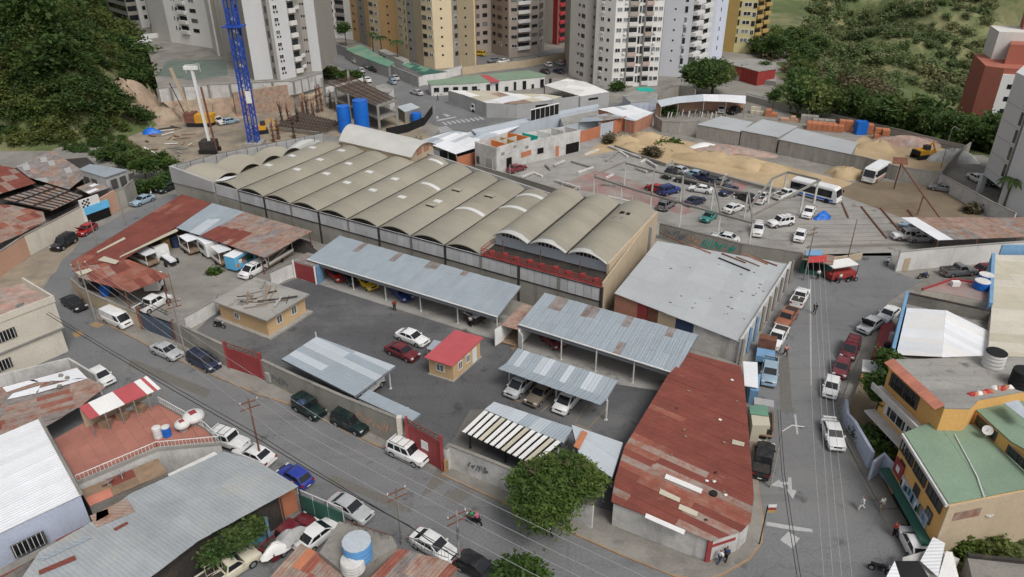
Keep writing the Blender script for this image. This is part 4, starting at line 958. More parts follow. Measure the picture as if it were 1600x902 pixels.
# bright streaky sheet roof beside the vaults
t,P = block('shed','open shed with bright streaky white sheet roof behind the vaults','shed',[(656.6,222),(711.6,240.5),(745,231),(822,193.5),(806,189),(730,206),(708,203)],3.4,None,None,sheet=(1,3,1.3,5.0,lambda i,j,r: r.choice(['white_sheet','white_sheet','zinc_bright','zinc_bright','zinc_old'])),zs=(3.2,3.2,3.2,3.6,3.9,3.9,3.9))
mb = MB(); a,b,c = P[0],P[1],P[2]
for p,q,m in ((P[0],P[0].lerp(P[1],.5),'wall_bluegrey'),(P[1],P[2],'brick_orange')):
 mb = MB(); d = (c-a).normalized()*.3; mb.wall([p+d,q+d],2.5,.2); mb.build('wall',m,t)
posts(t,[P[0].lerp(P[1],k)+Vector((.3,.3,0)) for k in (.02,.5,.75,.98)],3.1,.1,'concrete')
mb = MB(); mb.slab([Vector((p.x,p.y,.4)) for p in (P[0],P[1],P[2],P[3],P[4])],.2); mb.build('floor','grime_shade_black',t)
t,P = block('shop_row','pale blue parapet of the shop row facing the zebra crossing','building',[(737,203),(829,183),(873,174),(934,162.5),(936,167),(876,179),(832,189.5),(742,208)],4.2,'wall_bluegrey','wall_bluegrey')
bb = thing('billboard','black framed billboard structure on the shop roof','billboard',G(850,195,4)); a,b = G(829,190,4.2),G(873,179,4.2)
for k in range(7): p = a.lerp(b,k/6); MB().beam(p,p+VZ(2.6),.12,.12).build('post','post_white',bb)
mb = MB(); mb.plate([a+Vector((0,.2,.1)),b+Vector((0,.2,.1)),b+Vector((0,.2,2.6)),a+Vector((0,.2,2.6))],-.06); mb.build('board','black',bb)
MB().beam(a+VZ(2.6),b+VZ(2.6),.2,.2).build('top_rail','white_paint',bb)
t,P = block('shop_wing','flat pale wing of the shop row with roller shutters','building',[(874,182),(934,166),(936,184),(880,196)],3.4,'wall_bluegrey','concrete')
# roofless white house with orange and teal rooms
hs = thing('ruined_house','roofless white two-storey house with orange and teal rooms','house',G(800,255))
c0,c1,c2,c3 = G(743.5,262),G(776,272),G(828,254.5),G(905,236)
e0 = c0+(c2-c1)*.95; e3 = c3+(c0-c1)*.7
HZ = 5.4
for nm,pts,h,m in (('wall',[c0,c1],HZ,'wall_white_dirty'),('wall',[c1,c2],HZ,'wall_white_dirty'),('wall',[c2,c3],4.6,'wall_white_dirty'),('wall',[c0,e0],HZ,'wall_white_dirty'),('wall',[e0,c2],HZ,'orange_paint'),('wall',[c3,e3],4.6,'wall_white_dirty'),('wall',[e0,e3],4.6,'wall_white_dirty')):
 mb = MB(); mb.wall(pts,h,.25); mb.build(nm,m,hs)
mb = MB(); mb.slab([Vector((p.x,p.y,3.6)) for p in (c0,c1,c2,e0)],.25); mb.build('upper_floor','wall_pink',hs)
mb = MB(); mb.slab([Vector((p.x,p.y,3.3)) for p in (c2,c3,e3,e0)],.25); mb.build('upper_floor','wall_white_dirty',hs)
for k,m in ((.35,'orange_paint'),(.62,'mustard')):
 mb = MB(); a,b = c0.lerp(c1,.2)+(c2-c1)*k,c0.lerp(c1,.9)+(c2-c1)*k; mb.wall([a,b],1.7,.2,z0=3.6); mb.build('partition',m,hs)
mb = MB(); mb.wall([c0.lerp(c1,.5)+(c2-c1)*.35,c0.lerp(c1,.5)+(c2-c1)*.9],1.7,.2,z0=3.6); mb.build('partition','wall_white_dirty',hs)
for k,m in ((.25,'teal'),(.5,'wall_white'),(.75,'wall_white_dirty')):
 a,b = e0.lerp(e3,k),c2.lerp(c3,k); mb = MB(); mb.wall([a,a.lerp(b,.75)],1.5,.2,z0=3.3); mb.build('partition',m,hs)
mb = MB(); mb.slab([Vector((p.x,p.y,3.36)) for p in (e0.lerp(e3,.08),e0.lerp(e3,.24),e0.lerp(e3,.24).lerp(c2.lerp(c3,.24),.5),e0.lerp(e3,.08).lerp(c2.lerp(c3,.08),.5))],.05); mb.build('room_floor','teal',hs)
piece('doorway',U_BOX('dark_void'),hs,on_wall(c1,c2,2.6,0,1.5,2.6,.16)); piece('bricked_window',U_BOX('brick_orange'),hs,on_wall(c1,c2,6.8,1.7,3.4,1.1,.16)); piece('window',U_BOX('dark_void'),hs,on_wall(c2,c3,1.8,1.5,1.6,1.2,.16))
piece('door',U_BOX('brick_orange'),hs,on_wall(c2,c3,6.6,0,.9,2.3,.16)); piece('opening',U_BOX('dark_void'),hs,on_wall(c2,c3,9.4,0,3.6,2.2,.16)); piece('window',U_BOX('wall_grey'),hs,on_wall(c0,c1,3.0,.8,1.9,2.0,.16)); piece('vent_opening',U_BOX('window_dark'),hs,on_wall(c0,c1,.4,1.0,.8,1.6,.16))
for s,z in ((1.2,3.5),(4.5,4.2),(8.0,3.3)): piece('hole',U_BOX('concrete_dirty'),hs,on_wall(c1,c2,s,z,.9,.6,.15))
# brick walls, gate and sheds right of the ruined house
t,P = wall_thing('orange brick yard wall beside the roofless white house',[(904.5,223.5),(937,214)],2.5,'brick_orange',cap=None)
g = thing('yard_gate','pale blue sheet metal double gate between orange brick walls','gate',G(946,212)); a,b = G(937,214),G(957.5,209.5)
for k in range(6): MB().wall([a.lerp(b,k/6+.005),a.lerp(b,(k+1)/6-.005)],3.0,.1).build('gate_panel','wall_bluegrey',g)
wall_thing('short tall orange brick wall right of the pale blue gate',[(957.5,209.5),(976.5,202.5)],3.2,'brick_orange',cap=None)
t,P = block('shed','grey sheet shed roof behind the pale blue gate','shed',[(905,191),(937,189),(978,184),(950,177),(912,184)],3.5,None,['zinc_old','zinc_rusty'],sheet=(0,2,2.0,3.0)); posts(t,[p*.995 for p in P],3.3,.12,'concrete_dirty')
t,P = block('shed','brick shed with bright white ribbed sheet roof','shed',[(933,170.5),(984,164),(1021,176.5),(992,189.5),(977,186.5),(949,174.5)],3.0,'brick_red',['white_sheet','white_sheet','zinc_bright'],sheet=(1,2,1.6,5.0))
t,P = block('garage_row','grey gabled garage with striped front near the white tower','building',[(973,150),(992,142),(1028,146),(1016,158),(985,160)],3.2,'wall_bluegrey','concrete')
for k in range(4): piece('shutter',U_BOX('wall_lilac'),t,on_wall(P[4],P[3],.5+k*1.6,.2,1.1,2.2,.05))
t,P = block('awning','green awning at the foot of the white tower','awning',[(991,136),(1012,135),(1025,142),(1000,145)],3.2,None,['green_sheet','teal'],sheet=(0,1,1.5,4)); posts(t,[P[2]*.998,P[3]*.998],3.1,.08)
wall_thing('concrete ramp wall between the white tower and the round tree',[(1010,168),(1040,160),(1060,152),(1085,160)],3.2,'concrete_wall')
t,P = block('podium','red painted podium below the mustard tower','building',[(1138,101),(1160,105),(1185,112),(1213,108),(1213,98),(1190,93),(1140,92)],4.0,'red_paint','concrete')
t,P = block('deck_wall','pale concrete car deck edge before the red podium','wall',[(1143,118),(1213,128),(1213,121),(1143,112)],1.2,'concrete','concrete')
# stone merchant canopy and block sheds
cn = thing('curved_canopy','curved pale sheet canopy over stacked stone slabs','canopy',G(1100,170))
f = [(1033,167),(1060,161),(1100,158),(1135,159),(1165,162)]; b = [(1026,160.5),(1058,154),(1098,150.5),(1133,151),(1165,153)]
F_,B_ = [G(*p,3.6) for p in f],[G(*p,3.6) for p in b]
for i in range(4):
 for k in range(3):
  a0,a1,b0_,b1_ = F_[i].lerp(F_[i+1],k/3),F_[i].lerp(F_[i+1],(k+1)/3),B_[i].lerp(B_[i+1],k/3),B_[i].lerp(B_[i+1],(k+1)/3)
  MB().slab([a0,a1,b1_+VZ(.5),b0_+VZ(.5)],.06).build('roof_sheet',['zinc_bright','white_sheet','fibre_pale'][(i > 1)+(k == 2)*0],cn)
posts(cn,F_,3.5,.12,'concrete')
mb = MB(); mb.wall([p*1.0 for p in B_],3.4,.25); mb.build('rear_wall','wall_pink',cn)
rnd = random.Random(8)
for i in range(16):
 p = F_[0].lerp(F_[-1],.12+i*.045)+Vector((rnd.uniform(-.4,.4),1.0+rnd.uniform(0,1.5)+math.sin(i*.3)*2.0,0)); w,h = rnd.uniform(.5,1.0),rnd.uniform(.9,1.7)
 mb = MB(); mb.hexa([(p.x,p.y,0),(p.x+.22,p.y,0),(p.x+.22,p.y+w,0),(p.x,p.y+w,0)],[(p.x+.25,p.y,h),(p.x+.45,p.y,h),(p.x+.45,p.y+w,h),(p.x+.25,p.y+w,h)]); o = mb.build('stone_slab',rnd.choice(['wall_white','concrete','wall_cream','tower_shade']))
 tag(o,'pale stone slab leaning in a row under the curved canopy','stone slab','stone slabs under the curved canopy')
sh = Z(1080,140,6.633)
lb = [('grey block shed with flat pale roof, leftmost of the joined sheds',[(1089,195),(1127,181.5),(1177,191),(1156,206.5)]),('grey block shed with flat pale roof, middle of the joined sheds',[(1158,204),(1191.6,186.5),(1247,197.5),(1216,215)]),('longest grey block shed with flat pale roof, next to the brick piles',[(1217,218),(1244,200.5),(1340,223),(1330,241.5)])]
for i,(l,p) in enumerate(lb): block('block_shed',l,'shed',p,(3.1,3.4,3.1)[i],'block_wall',['grey_felt'],sheet=(0,1,5,9),group=None)
wall_thing('weathered grey block wall left of the joined sheds',[(1022,197),(1034,207),(1060,209),(1092,206)],2.6,'block_wall')
wall_thing('weathered grey block wall right of the joined sheds behind the bus',[(1318,261),(1350,268),(1398,282),(1463,292)],2.8,'block_wall')
wall_thing('dirty white wall running down beside the pillared grey block',[(1463,292),(1500,313),(1542,337),(1580,356)],2.6,'wall_white_dirty')
wall_thing('rear wall of the walled material yard',[(1463,290),(1485,262),(1512,240)],2.4,'concrete_wall'); wall_thing('dark low fence wall along the wooded valley',[(1165,158),(1220,172),(1300,188),(1400,212),(1512,240)],1.6,'tower_shade',th=.12,cap=None)
# car lot: boundary walls and the white post-and-beam frame
t,P = wall_thing('stained concrete wall with graffiti between the grey shed and the car lot',[(1029,372),(1068,382),(1156,405),(1250,420)],2.6,'concrete_wall',th=.3)
rnd = random.Random(4)
def graffiti(parent,a,b,s0,s1,z0,z1,m,n=10,seed=1,d=.03):
 """A scrawl of flat painted strokes lying on a wall face a->b."""
 r = random.Random(seed); x = (Vector((b[0],b[1],0))-Vector((a[0],a[1],0))).normalized(); nrm = Vector((x.y,-x.x,0)); mb = MB(); o = Vector((a[0],a[1],0))+nrm*d
 for k in range(n):
  c = s0+(s1-s0)*(k+.5)/n; w = (s1-s0)/n; za,zb = r.uniform(z0,(z0+z1)/2),r.uniform((z0+z1)/2,z1)
  p,q = o+x*(c-w*r.uniform(.2,.6))+VZ(za),o+x*(c+w*r.uniform(.2,.6))+VZ(zb); e = (q-p).normalized()*.1; f_ = e.cross(nrm).normalized()*r.uniform(.05,.12)
  mb.plate([p-f_,q-f_,q+f_,p+f_],.008)
  if r.random() < .6:
   q2 = q+x*w*r.uniform(-.8,.8)+Vector((0,0,-r.uniform(.2,.6)*(z1-z0))); f_ = (q2-q).cross(nrm).normalized()*r.uniform(.05,.1); mb.plate([q-f_,q2-f_,q2+f_,q+f_],.008)
 return mb.build('graffiti',m,parent)
nv = lambda p,q: Vector(((q-p).y,-(q-p).x,0)).normalized()*.16
graffiti(t,P[1]+nv(P[1],P[2]),P[2]+nv(P[1],P[2]),3.0,8.5,.4,2.2,'teal',12,3); graffiti(t,P[0]+nv(P[0],P[1]),P[1]+nv(P[0],P[1]),1.0,5.0,.4,2.2,'grey_paint',10,5); graffiti(t,P[1]+nv(P[1],P[2]),P[2]+nv(P[1],P[2]),.3,2.8,.4,2.0,'wall_pink',8,6)
t,P = wall_thing('low mossy wall behind the warehouse along the car lot',[(745,268),(800,284),(870,306),(940,325),(1003,341)],1.3,'concrete_dirty')
for k in range(9):
 p = G(770+k*27,276+k*7.6); o = MB().tube((p.x,p.y,1.2),(p.x,p.y,3.4),.05,5).build('fence_post','post_white',t)
wall_thing('low brown wall between the car lot and the street entrance',[(1250,420),(1300,412),(1345,405)],1.0,'wall_tan',cap=None)
wall_thing('dark low rail wall along the front of the car lot',[(1262,388),(1345,386),(1420,384)],.5,'concrete_dirty',cap=None)
# portal frames over the lot
_t = Z(800,226)
fr = thing('portal_frame','weathered white post and beam frame standing roofless over the car lot','frame',G(1100,320))
top = lambda x,y,z=4.3: G(*_t(x,y),z)
row1 = [(515,205),(685,262),(870,318),(1060,372),(1300,440),(1500,495)]; row2 = [(710,120),(885,172),(1065,215),(1260,262),(1470,310)]; row3 = [(1480,250)]
for i,r in enumerate((row1,row2)):
 for p in r:
  q = top(*p); MB().box(q.x-.12,q.x+.12,q.y-.12,q.y+.12,0,4.3).build('post','post_white',fr)
 for a,b in zip(r,r[1:]): MB().beam(top(*a)+VZ(.15),top(*b)+VZ(.15),.28,.32).build('beam','concrete_dirty',fr)
for a,b in ((row1[0],row2[0]),(row1[2],row2[1]),(row1[3],row2[2]),(row1[4],row2[3]),(row1[5],row2[4])): MB().beam(top(*a)+VZ(.5),top(*b)+VZ(.5),.26,.3).build('beam','concrete_dirty',fr)
for r in ([(640,10),(800,70),(960,125)],[(1010,120),(1180,160),(1330,200),(1490,245),(1640,285)]):
 for a,b in zip(r,r[1:]): MB().beam(top(*a,.5),top(*b,.5),.3,.5).build('ground_beam','concrete_dirty',fr)
MB().beam(top(1330,195),top(1300,260),.26,.3).build('beam','concrete_dirty',fr)
_t8 = Z(1200,226)
fr2 = thing('portal_frame','second white beam frame beside the blue and white bus','frame',G(1260,310))
t8 = lambda x,y,z=4.3: G(*_t8(x,y),z)
pp = [(25,220),(120,178),(315,225),(225,300)]
for p in pp: q = t8(*p); MB().box(q.x-.15,q.x+.15,q.y-.15,q.y+.15,0,4.3).build('post','post_white',fr2)
for a,b in (((25,220),(120,178)),((120,178),(315,225)),((-100,450),(325,228)),((-130,420),(25,220))): MB().beam(t8(*a)+VZ(.2),t8(*b)+VZ(.2),.28,.32).build('beam','concrete_dirty',fr2)
# fallen beams and rubble
rnd = random.Random(12)
deb = [((450,70),(540,35)),((588,108),(665,48)),((262,140),(330,112)),((410,180),(505,150)),((370,112),(500,150)),((60,215),(130,190)),((130,180),(190,205)),((210,135),(240,165)),((600,20),(800,90)),((800,120),(840,95)),((840,100),(960,130)),((840,110),(900,150)),((640,30),(720,80)),((980,150),(1000,115)),((770,155),(840,180)),((585,215),(630,195)),((560,255),(650,262)),((270,235),(420,285)),((600,330),(730,362)),((380,295),(420,275)),((1310,235),(1335,195)),((1380,335),(1420,315))]
for i,(a,b) in enumerate(deb):
 p,q = G(*_t(*a)),G(*_t(*b)); z = .18+.1*(i % 3)
 o = MB().beam(p+VZ(z),q+Vector((0,0,z+.1*(i % 2))),.4,.34).build('fallen_beam',['post_white','concrete','wall_white_dirty'][i % 3])
 tag(o,'fallen white concrete beam lying on the empty part of the car lot','beam','fallen beams in the car lot')
def heap(name,label,cat,c,rx,ry,h,m,rz=0.0,seed=1,n=16,kind=None):
 """A rough low mound with an uneven outline."""
 r = random.Random(seed); mb = MB(); vs = []; rings = 6
 for k in range(rings+1):
  t = k/rings
  for i in range(n):
   a = 2*math.pi*i/n; f_ = (1-t)*(1+.22*math.sin(3*a+seed)+.12*r.uniform(-1,1)); x,y = rx*f_*math.cos(a),ry*f_*math.sin(a)
   z = h*(1-(1-t)**2)*(1+.15*r.uniform(-1,1)) if k else -.05
   vs.append((c.x+x*math.cos(rz)-y*math.sin(rz),c.y+x*math.sin(rz)+y*math.cos(rz),c.z+z))
 fs = [(k*n+i,k*n+(i+1)%n,(k+1)*n+(i+1)%n,(k+1)*n+i) for k in range(rings) for i in range(n)]+[tuple(rings*n+i for i in range(n))]
 mb.add(vs,fs); o = mb.build(name,m,None,smooth=60); return tag(o,label,cat,None,kind)
zz = Z(1080,140,6.633); z9 = Z(860,130,6.633)
for i,(p,rx,ry,h,l) in enumerate(((z9(760,620),4,2.5,1.1,'sand heap nearest the orange brick wall'),(z9(1000,600),5,3,1.3,'broad sand heap in front of the block wall'),(z9(850,680),3.5,2,.9,'small sand heap beside the dry bushes'),(z9(1250,720),6,3.2,1.4,'largest sand heap right of the green shrub'),(zz(200,730),7,3,1.2,'long sand heap in front of the broken bricks'),(zz(560,790),6,2.8,1.0,'sand heap halfway along the lot edge'),(zz(800,830),4,2,.8,'low sand heap with a bush on it'),((1322,275),4,2.4,1.2,'sand heap between the two buses'))):
 heap('sand_heap',l,'sand heap',G(*p),rx,ry,h*1.5,'sand',rz=-.3,seed=i)
heap('rubble_heap','pink and grey rubble heap under the grey block sheds','rubble',G(*zz(420,640)),9,3.5,.9,'rubble',rz=-.35,seed=21); heap('rubble_heap','white rubble heap left of the pink rubble','rubble',G(*zz(150,590)),3.5,2,.7,'cloth_white',seed=22)
heap('gravel_heap','pale gravel heap in the corner of the material yard','gravel heap',G(1487,249),5,3.2,2.2,'wall_white_dirty',seed=23); heap('sand_heap','sand heap beside the digger in the material yard','sand heap',G(1372,232),4,3,1.8,'sand',seed=24)
heap('rubble_heap','dark scrap heap along the wall of the material yard','scrap heap',G(1420,226),7,2.5,1.8,'rubble',rz=-.3,seed=25)
for i,(p,s,m,l) in enumerate(((zz(1380,415),(8,3.0,1.5),'brick_orange','long orange brick stack behind the longest block shed'),((1352,208),(3,2.5,2.2),'brick_orange','orange brick stack beside the blue tarp'),((1320,204),(3,2,2.4),'brick_orange','tall orange brick stack by the valley fence'),((1376,218),(3,2.4,2.4),'brick_orange','square orange brick stack nearest the wood'),(zz(1080,330),(7,1.6,1.2),'wall_pink','pinkish brick row behind the middle block shed'),(zz(1220,345),(4,2,1.8),'block_wall','grey block stack behind the middle block shed'),(zz(1370,370),(5,2,1.4),'block_wall','grey block stack next to the orange bricks'),(zz(830,275),(3,2,1.6),'brick_orange','small orange brick pile behind the sheds'),(zz(720,250),(5,2.2,1.5),'fibre_pale','pale pallet stack behind the sheds'))):
 c = G(*p); t = thing('brick_stack' if 'brick' in l else 'block_stack',l,'stack',c,-.35); r = random.Random(i); nx,ny,nz = max(2,int(s[0]/1.1)),max(1,int(s[1]/1.1)),2
 for a in range(nx):
  for b in range(ny):
   for k in range(nz):
    if k == nz-1 and r.random() < .25: continue
    mm = XF[t.name] @ Matrix.Translation((-s[0]/2+a*s[0]/nx,-s[1]/2+(b+1)*s[1]/ny,k*s[2]/nz)) @ Matrix.Diagonal((s[0]/nx*.95,s[1]/ny*.95,s[2]/nz*.96,1))
    piece('brick_pallet',U_BOX(m),t,mm)
t = thing('tarpaulin','blue tarpaulin bale on the orange bricks','tarpaulin',G(1343,205,0)); MB().box(*(lambda c: (c.x-1.2,c.x+1.2,c.y-1.0,c.y+1.0,0,2.9))(G(1343,209))).build('bale','plastic_blue',t)
# leaning red steel tripod frame and cables of the fallen roof
tr = thing('steel_tripod','leaning rusty steel tripod frame beside the white bus','steel frame',G(1430,310))
ap = G(*_t8(830,120),6.0)
for b in ((785,275),): MB().tube(ap,G(*_t8(*b)),.12,6).build('leg','rust_metal',tr)
q = G(*_t8(970,318),3.4); MB().tube(ap,q,.13,6).build('leg','rust_metal',tr); MB().tube(q,G(*_t8(930,440)),.12,6).build('leg','rust_metal',tr); MB().tube(q,G(*_t8(1070,455),2.4),.13,6).build('leg','rust_metal',tr)
MB().plate([ap+Vector((-1.6,0,0)),ap+Vector((1.2,0,-.2)),ap+Vector((1.2,.6,.9)),ap+Vector((-1.4,.6,1.1))],.1).build('head_plate','rust_metal',tr)
for i,(a,b) in enumerate((((460,365),(500,460)),((580,390),(740,590)),((700,400),(820,540)),((870,410),(900,450)))): 
 o = MB().beam(G(*_t8(*a))+VZ(.12),G(*_t8(*b))+VZ(.12),.2,.2).build('steel_beam','rust_metal'); tag(o,'thin rusty steel beam lying flat on the car lot','beam','steel beams on the car lot')
for i in range(9):
 y = 375+i*26; a,b = G(*_t8(330-i*36,y+18),.7),G(*_t8(960,y-14 if y < 470 else y+6),.7)
 o = MB().path([a,a.lerp(b,.5)-VZ(.25),b],.022,4).build('cable','rust_metal'); tag(o,'rusty cable stretched across the car lot','cable','cables stretched across the car lot')
# white wall and rusty canopy right of the junction
t,P = wall_thing('long white wall right of the street junction',[(1398,424),(1470,417),(1545,411),(1660,402)],3.2,'wall_white',th=.3,cap='concrete')
piece('door',U_BOX('wall_tan'),t,on_wall(P[0],P[1],1.0,0,1.0,2.1,.2))
c5 = [(1408,340),(1466,375.5),(1640,369),(1640,340)]
t = thing('rusty_canopy','wide rusty and white striped sheet canopy above the white wall','canopy',G(1520,380)); Pc = [G(*p,3.3) for p in c5]
sheets(t,Pc,Pc[0]-Pc[1],1.15,6,None,pick=lambda i,j,r: 'white_sheet' if j > .86 else r.choice(['rust_pale','rust_sheet','rust_pale','zinc_rusty']),seed=14); posts(t,[Pc[1]*.999,Pc[1].lerp(Pc[2],.35),Pc[1].lerp(Pc[2],.7)],3.2,.1,'rust_metal')
# kiosk at the street junction
_tk = Z(1200,226)
kk = thing('kiosk','green street kiosk with red awning at the junction','kiosk',G(1272,440)); a,b = G(*_tk(195,800)),G(*_tk(385,835)); n = Vector((-(b-a).y,(b-a).x,0)).normalized()*2.6
mb = MB(); mb.prism([a,b,b+n,a+n],0,2.3); mb.build('body','green_dark',kk)
mb = MB(); mb.slab([Vector((p.x,p.y,2.5)) for p in (a-n*.2,b-n*.2,b+n,a+n)],.12); mb.build('roof','rust_pale',kk)
mb = MB(); mb.slab([G(*_tk(250,735),2.9),G(*_tk(365,730),2.9),G(*_tk(368,690),3.3),G(*_tk(250,700),3.3)],.08); mb.build('awning','red_tarp',kk); mb = MB(); mb.slab([G(*_tk(235,690),3.2),G(*_tk(340,690),3.2),G(*_tk(335,655),3.5),G(*_tk(240,660),3.5)],.08); mb.build('roof_panel','wall_blue',kk)
piece('counter_opening',U_BOX('dark_void'),kk,on_wall(a,b,.5,.8,2.6,1.2,.05))
fs = thing('food_cart','red food cart with white canvas top beside the green kiosk','cart',G(1318,440)); a = G(*_tk(390,860)); b = G(*_tk(545,835)); n = Vector((-(b-a).y,(b-a).x,0)).normalized()*1.6
mb = MB(); mb.prism([a,b,b+n,a+n],.3,1.1); mb.build('body','red_paint',fs); mb = MB(); mb.slab([Vector((p.x,p.y,2.3)) for p in (a,b,b+n*1.4,a+n*1.4)],.1); mb.build('canvas_top','cloth_white',fs); posts(fs,[a,b,b+n,a+n],2.25,.05,'black')
for p in (a.lerp(b,.2),a.lerp(b,.8)): MB().tube(p+Vector((0,-.05,.3)),p+Vector((0,.1,.3)),.3,12).build('wheel','rubber',fs)
# ------------------------------------------------------------------ houses and sheds of the compound
UP = lambda p,z: Vector((p[0],p[1],z))
# tan office with debris on its flat roof
th = thing('office_house','tan rendered office with a flat grey roof heaped with old timber','house',G(405,490))
R4 = [G(331,470,2.9),G(416,501,2.9),G(483.5,459.5,2.9),G(399.5,433.5,2.9)]
cc = sum(R4,Vector())/4; W4 = [cc.lerp(p,.88) for p in R4]
mb = MB(); mb.prism(W4,0,2.72); mb.build('wall','wall_peach',th)
mb = MB(); mb.prism(R4,2.72,2.9); mb.build('roof','concrete',th)
mb = MB(); mb.prism([cc.lerp(p,1.02) for p in R4],0,.25); mb.build('plinth','concrete',th)
for s in (1.6,4.2): window(th,W4[1],W4[2],s,1.0,.95,1.2,'window_white','glass_pale')
window(th,W4[0],W4[1],2.8,1.1,.9,.9,'window_white','glass_pale')
rnd = random.Random(17); a_,b_ = (R4[1]-R4[0]).normalized(),(R4[3]-R4[0]).normalized(); L1_,L2_ = (R4[1]-R4[0]).length,(R4[3]-R4[0]).length
for i in range(24):
 p = R4[0]+a_*L1_*rnd.uniform(.25,.85)+b_*L2_*rnd.uniform(.2,.85); an = rnd.choice([.2,.25,1.7,1.8])+rnd.uniform(-.3,.3); d = Vector((math.cos(an),math.sin(an),0))*rnd.uniform(.6,1.6); z = 2.95+rnd.uniform(0,.15)
 o = MB().beam(UP(p-d,z),UP(p+d,z+rnd.uniform(-.05,.2)),rnd.uniform(.08,.3),.05).build('timber',rnd.choice(['timber','concrete_dirty','wall_grey','concrete_dirty','grime_shade_black'])); tag(o,'weathered timber piece dumped on the tan office roof','timber','timber heaped on the office roof')
# orange booth with red roof
bo = thing('booth','small orange gate booth with a bright red roof','booth',G(708,575))
R4 = [G(662.5,558.5,2.55),G(707,573,2.45),G(756,527.5,2.7),G(711,515.5,2.8)]; cc = sum(R4,Vector())/4; W4 = [cc.lerp(p,.86) for p in R4]; zf = plane(R4)
mb = MB(); mb.prism(W4,0,lambda x,y: zf(x,y)-.08); mb.build('wall','wall_peach',bo)
sheets(bo,R4,R4[3]-R4[0],1.0,8,'booth_red',zf=zf,seed=2,th=.08,lift=.01)
mb = MB(); mb.prism([cc.lerp(p,.92) for p in R4],0,.16); mb.build('plinth','concrete',bo)
window(bo,W4[0],W4[1],1.0,.9,1.1,1.0,'window_white','glass_pale')
for s in (1.0,2.6): window(bo,W4[1],W4[2],s,.9,.8,1.1,'window_white','glass_pale')
piece('door',U_BOX('window_white'),bo,on_wall(W4[1],W4[2],4.0,.15,.9,1.95,.05))
cp = thing('small_canopy','little grey sheet canopy between the white car and the red booth roof','canopy',G(680,545)); MB().slab([G(667,545,1.9),G(681,549,1.9),G(690,534,2.1),G(678,531,2.1)],.06).build('roof_sheet','zinc_old',cp); posts(cp,[G(669,562),G(680,560)],1.85,.05)
# white shipping container with open doors
ct = thing('shipping_container','white ribbed shipping container with doors open beside the carport','container',G(797,540))
a,b = G(783,536.5),G(812,544.5); x = (b-a).normalized(); y = Vector((-x.y,x.x,0)); L_,Wd = 6.0,2.4; b = a+x*Wd
for nm,q in (('side',[a,a+y*L_]),('side',[b+y*L_,b]),('end',[a+y*L_,b+y*L_])):
 mb = MB(); mb.wall(q,2.5,.06,z0=.1); d = (q[1]-q[0]); n = int(d.length/.3)
 for k in range(n): p = q[0].lerp(q[1],(k+.5)/n); mb.box(p.x-.06,p.x+.06,p.y-.06,p.y+.06,.15,2.55)
 mb.build(nm,'white_paint',ct)
mb = MB(); mb.slab([UP(p,2.65) for p in (a,b,b+y*L_,a+y*L_)],.06); mb.build('roof','rust_pale',ct); mb = MB(); mb.slab([UP(p,.2) for p in (a,b,b+y*L_,a+y*L_)],.1); mb.build('floor','timber',ct)
for h,d in ((a,(-x*.25-y*1.15)),(b,(x*.95-y*.75))):
 mb = MB(); mb.wall([h,h+d],2.4,.07,z0=.15); 
 for k in range(5): mb.wall([h+d*.05,h+d*.95],.06,.12,z0=.4+k*.45)
 mb.build('door','white_paint',ct)
for i in range(3): o = MB().beam(G(797+i*3,545-i*1.2,.1),G(803+i*3,547-i*1.2,.1),.15,.15).build('plank','timber'); tag(o,'short plank lying before the container doors','plank','planks before the container')
# large grey shed
gs = thing('grey_shed','large shed with a wide pale grey sloping roof by the right street','shed',G(1095,480))
Q = [G(960,458,4.9),G(1158.5,536,3.0),G(1236,413.5,3.0),G(1027,377,4.9)]; zf = plane(Q); Q = [UP(p,zf(p.x,p.y)) for p in Q]
sheets(gs,Q,Q[3]-Q[0],2.2,3.6,['grey_felt','grey_felt','grey_felt'],zf=zf,seed=9,lift=.02)
segs = [(0,.19,'brick_red'),(.19,.27,'gate_red'),(.275,.36,'rust_metal'),(.36,.50,'wall_tan'),(.50,.64,'blue_dark'),(.64,1.0,'wall_white_dirty')]
ins = (Q[3]-Q[0]).normalized()*.35
for s0,s1,m in segs:
 p,q = Q[0].lerp(Q[1],s0)+ins,Q[0].lerp(Q[1],s1)+ins
 mb = MB(); o_ = ins.normalized()*.22; mb.hexa([UP(v,0) for v in (p,q,q+o_,p+o_)],[UP(v,zf(v.x,v.y)-.1) for v in (p,q,q+o_,p+o_)]); mb.build('front_wall',m,gs)
mb = MB(); mb.wall([Q[1].lerp(Q[0],.004),Q[2].lerp(Q[3],.004)],3.5,.3); mb.build('street_wall','wall_white_dirty',gs)
mb = MB(); mb.wall([Q[2],Q[3]],[3.0,4.8],.25); mb.build('rear_wall','block_wall',gs)
for k in range(9): p = Q[1].lerp(Q[2],k/8)+Vector((.22,-.1,0)); MB().box(p.x-.14,p.x+.14,p.y-.14,p.y+.14,0,3.6).build('pilaster','wall_blue' if k in (1,2) else 'concrete_dirty',gs)
for i,(p,q) in enumerate((((1030,378),(1068,392)),((1075,392),(1110,402)),((1127,401),(1165,412)),((1150,404),(1187,415)),((1122,408),(1172,423)),((1175,402),(1215,412)),((1160,398),(1200,411)))):
 u_,v_ = G(*p,3.6),G(*q,3.6); o = MB().beam(UP(u_,zf(u_.x,u_.y)+.15),UP(v_,zf(v_.x,v_.y)+.15),.16,.12).build('roof_beam',['rust_metal','brick_red','rust_metal','timber','black'][i % 5]); tag(o,'rusty steel beam lying along the rear of the grey shed roof','beam','beams on the grey shed roof')
rnd = random.Random(6)
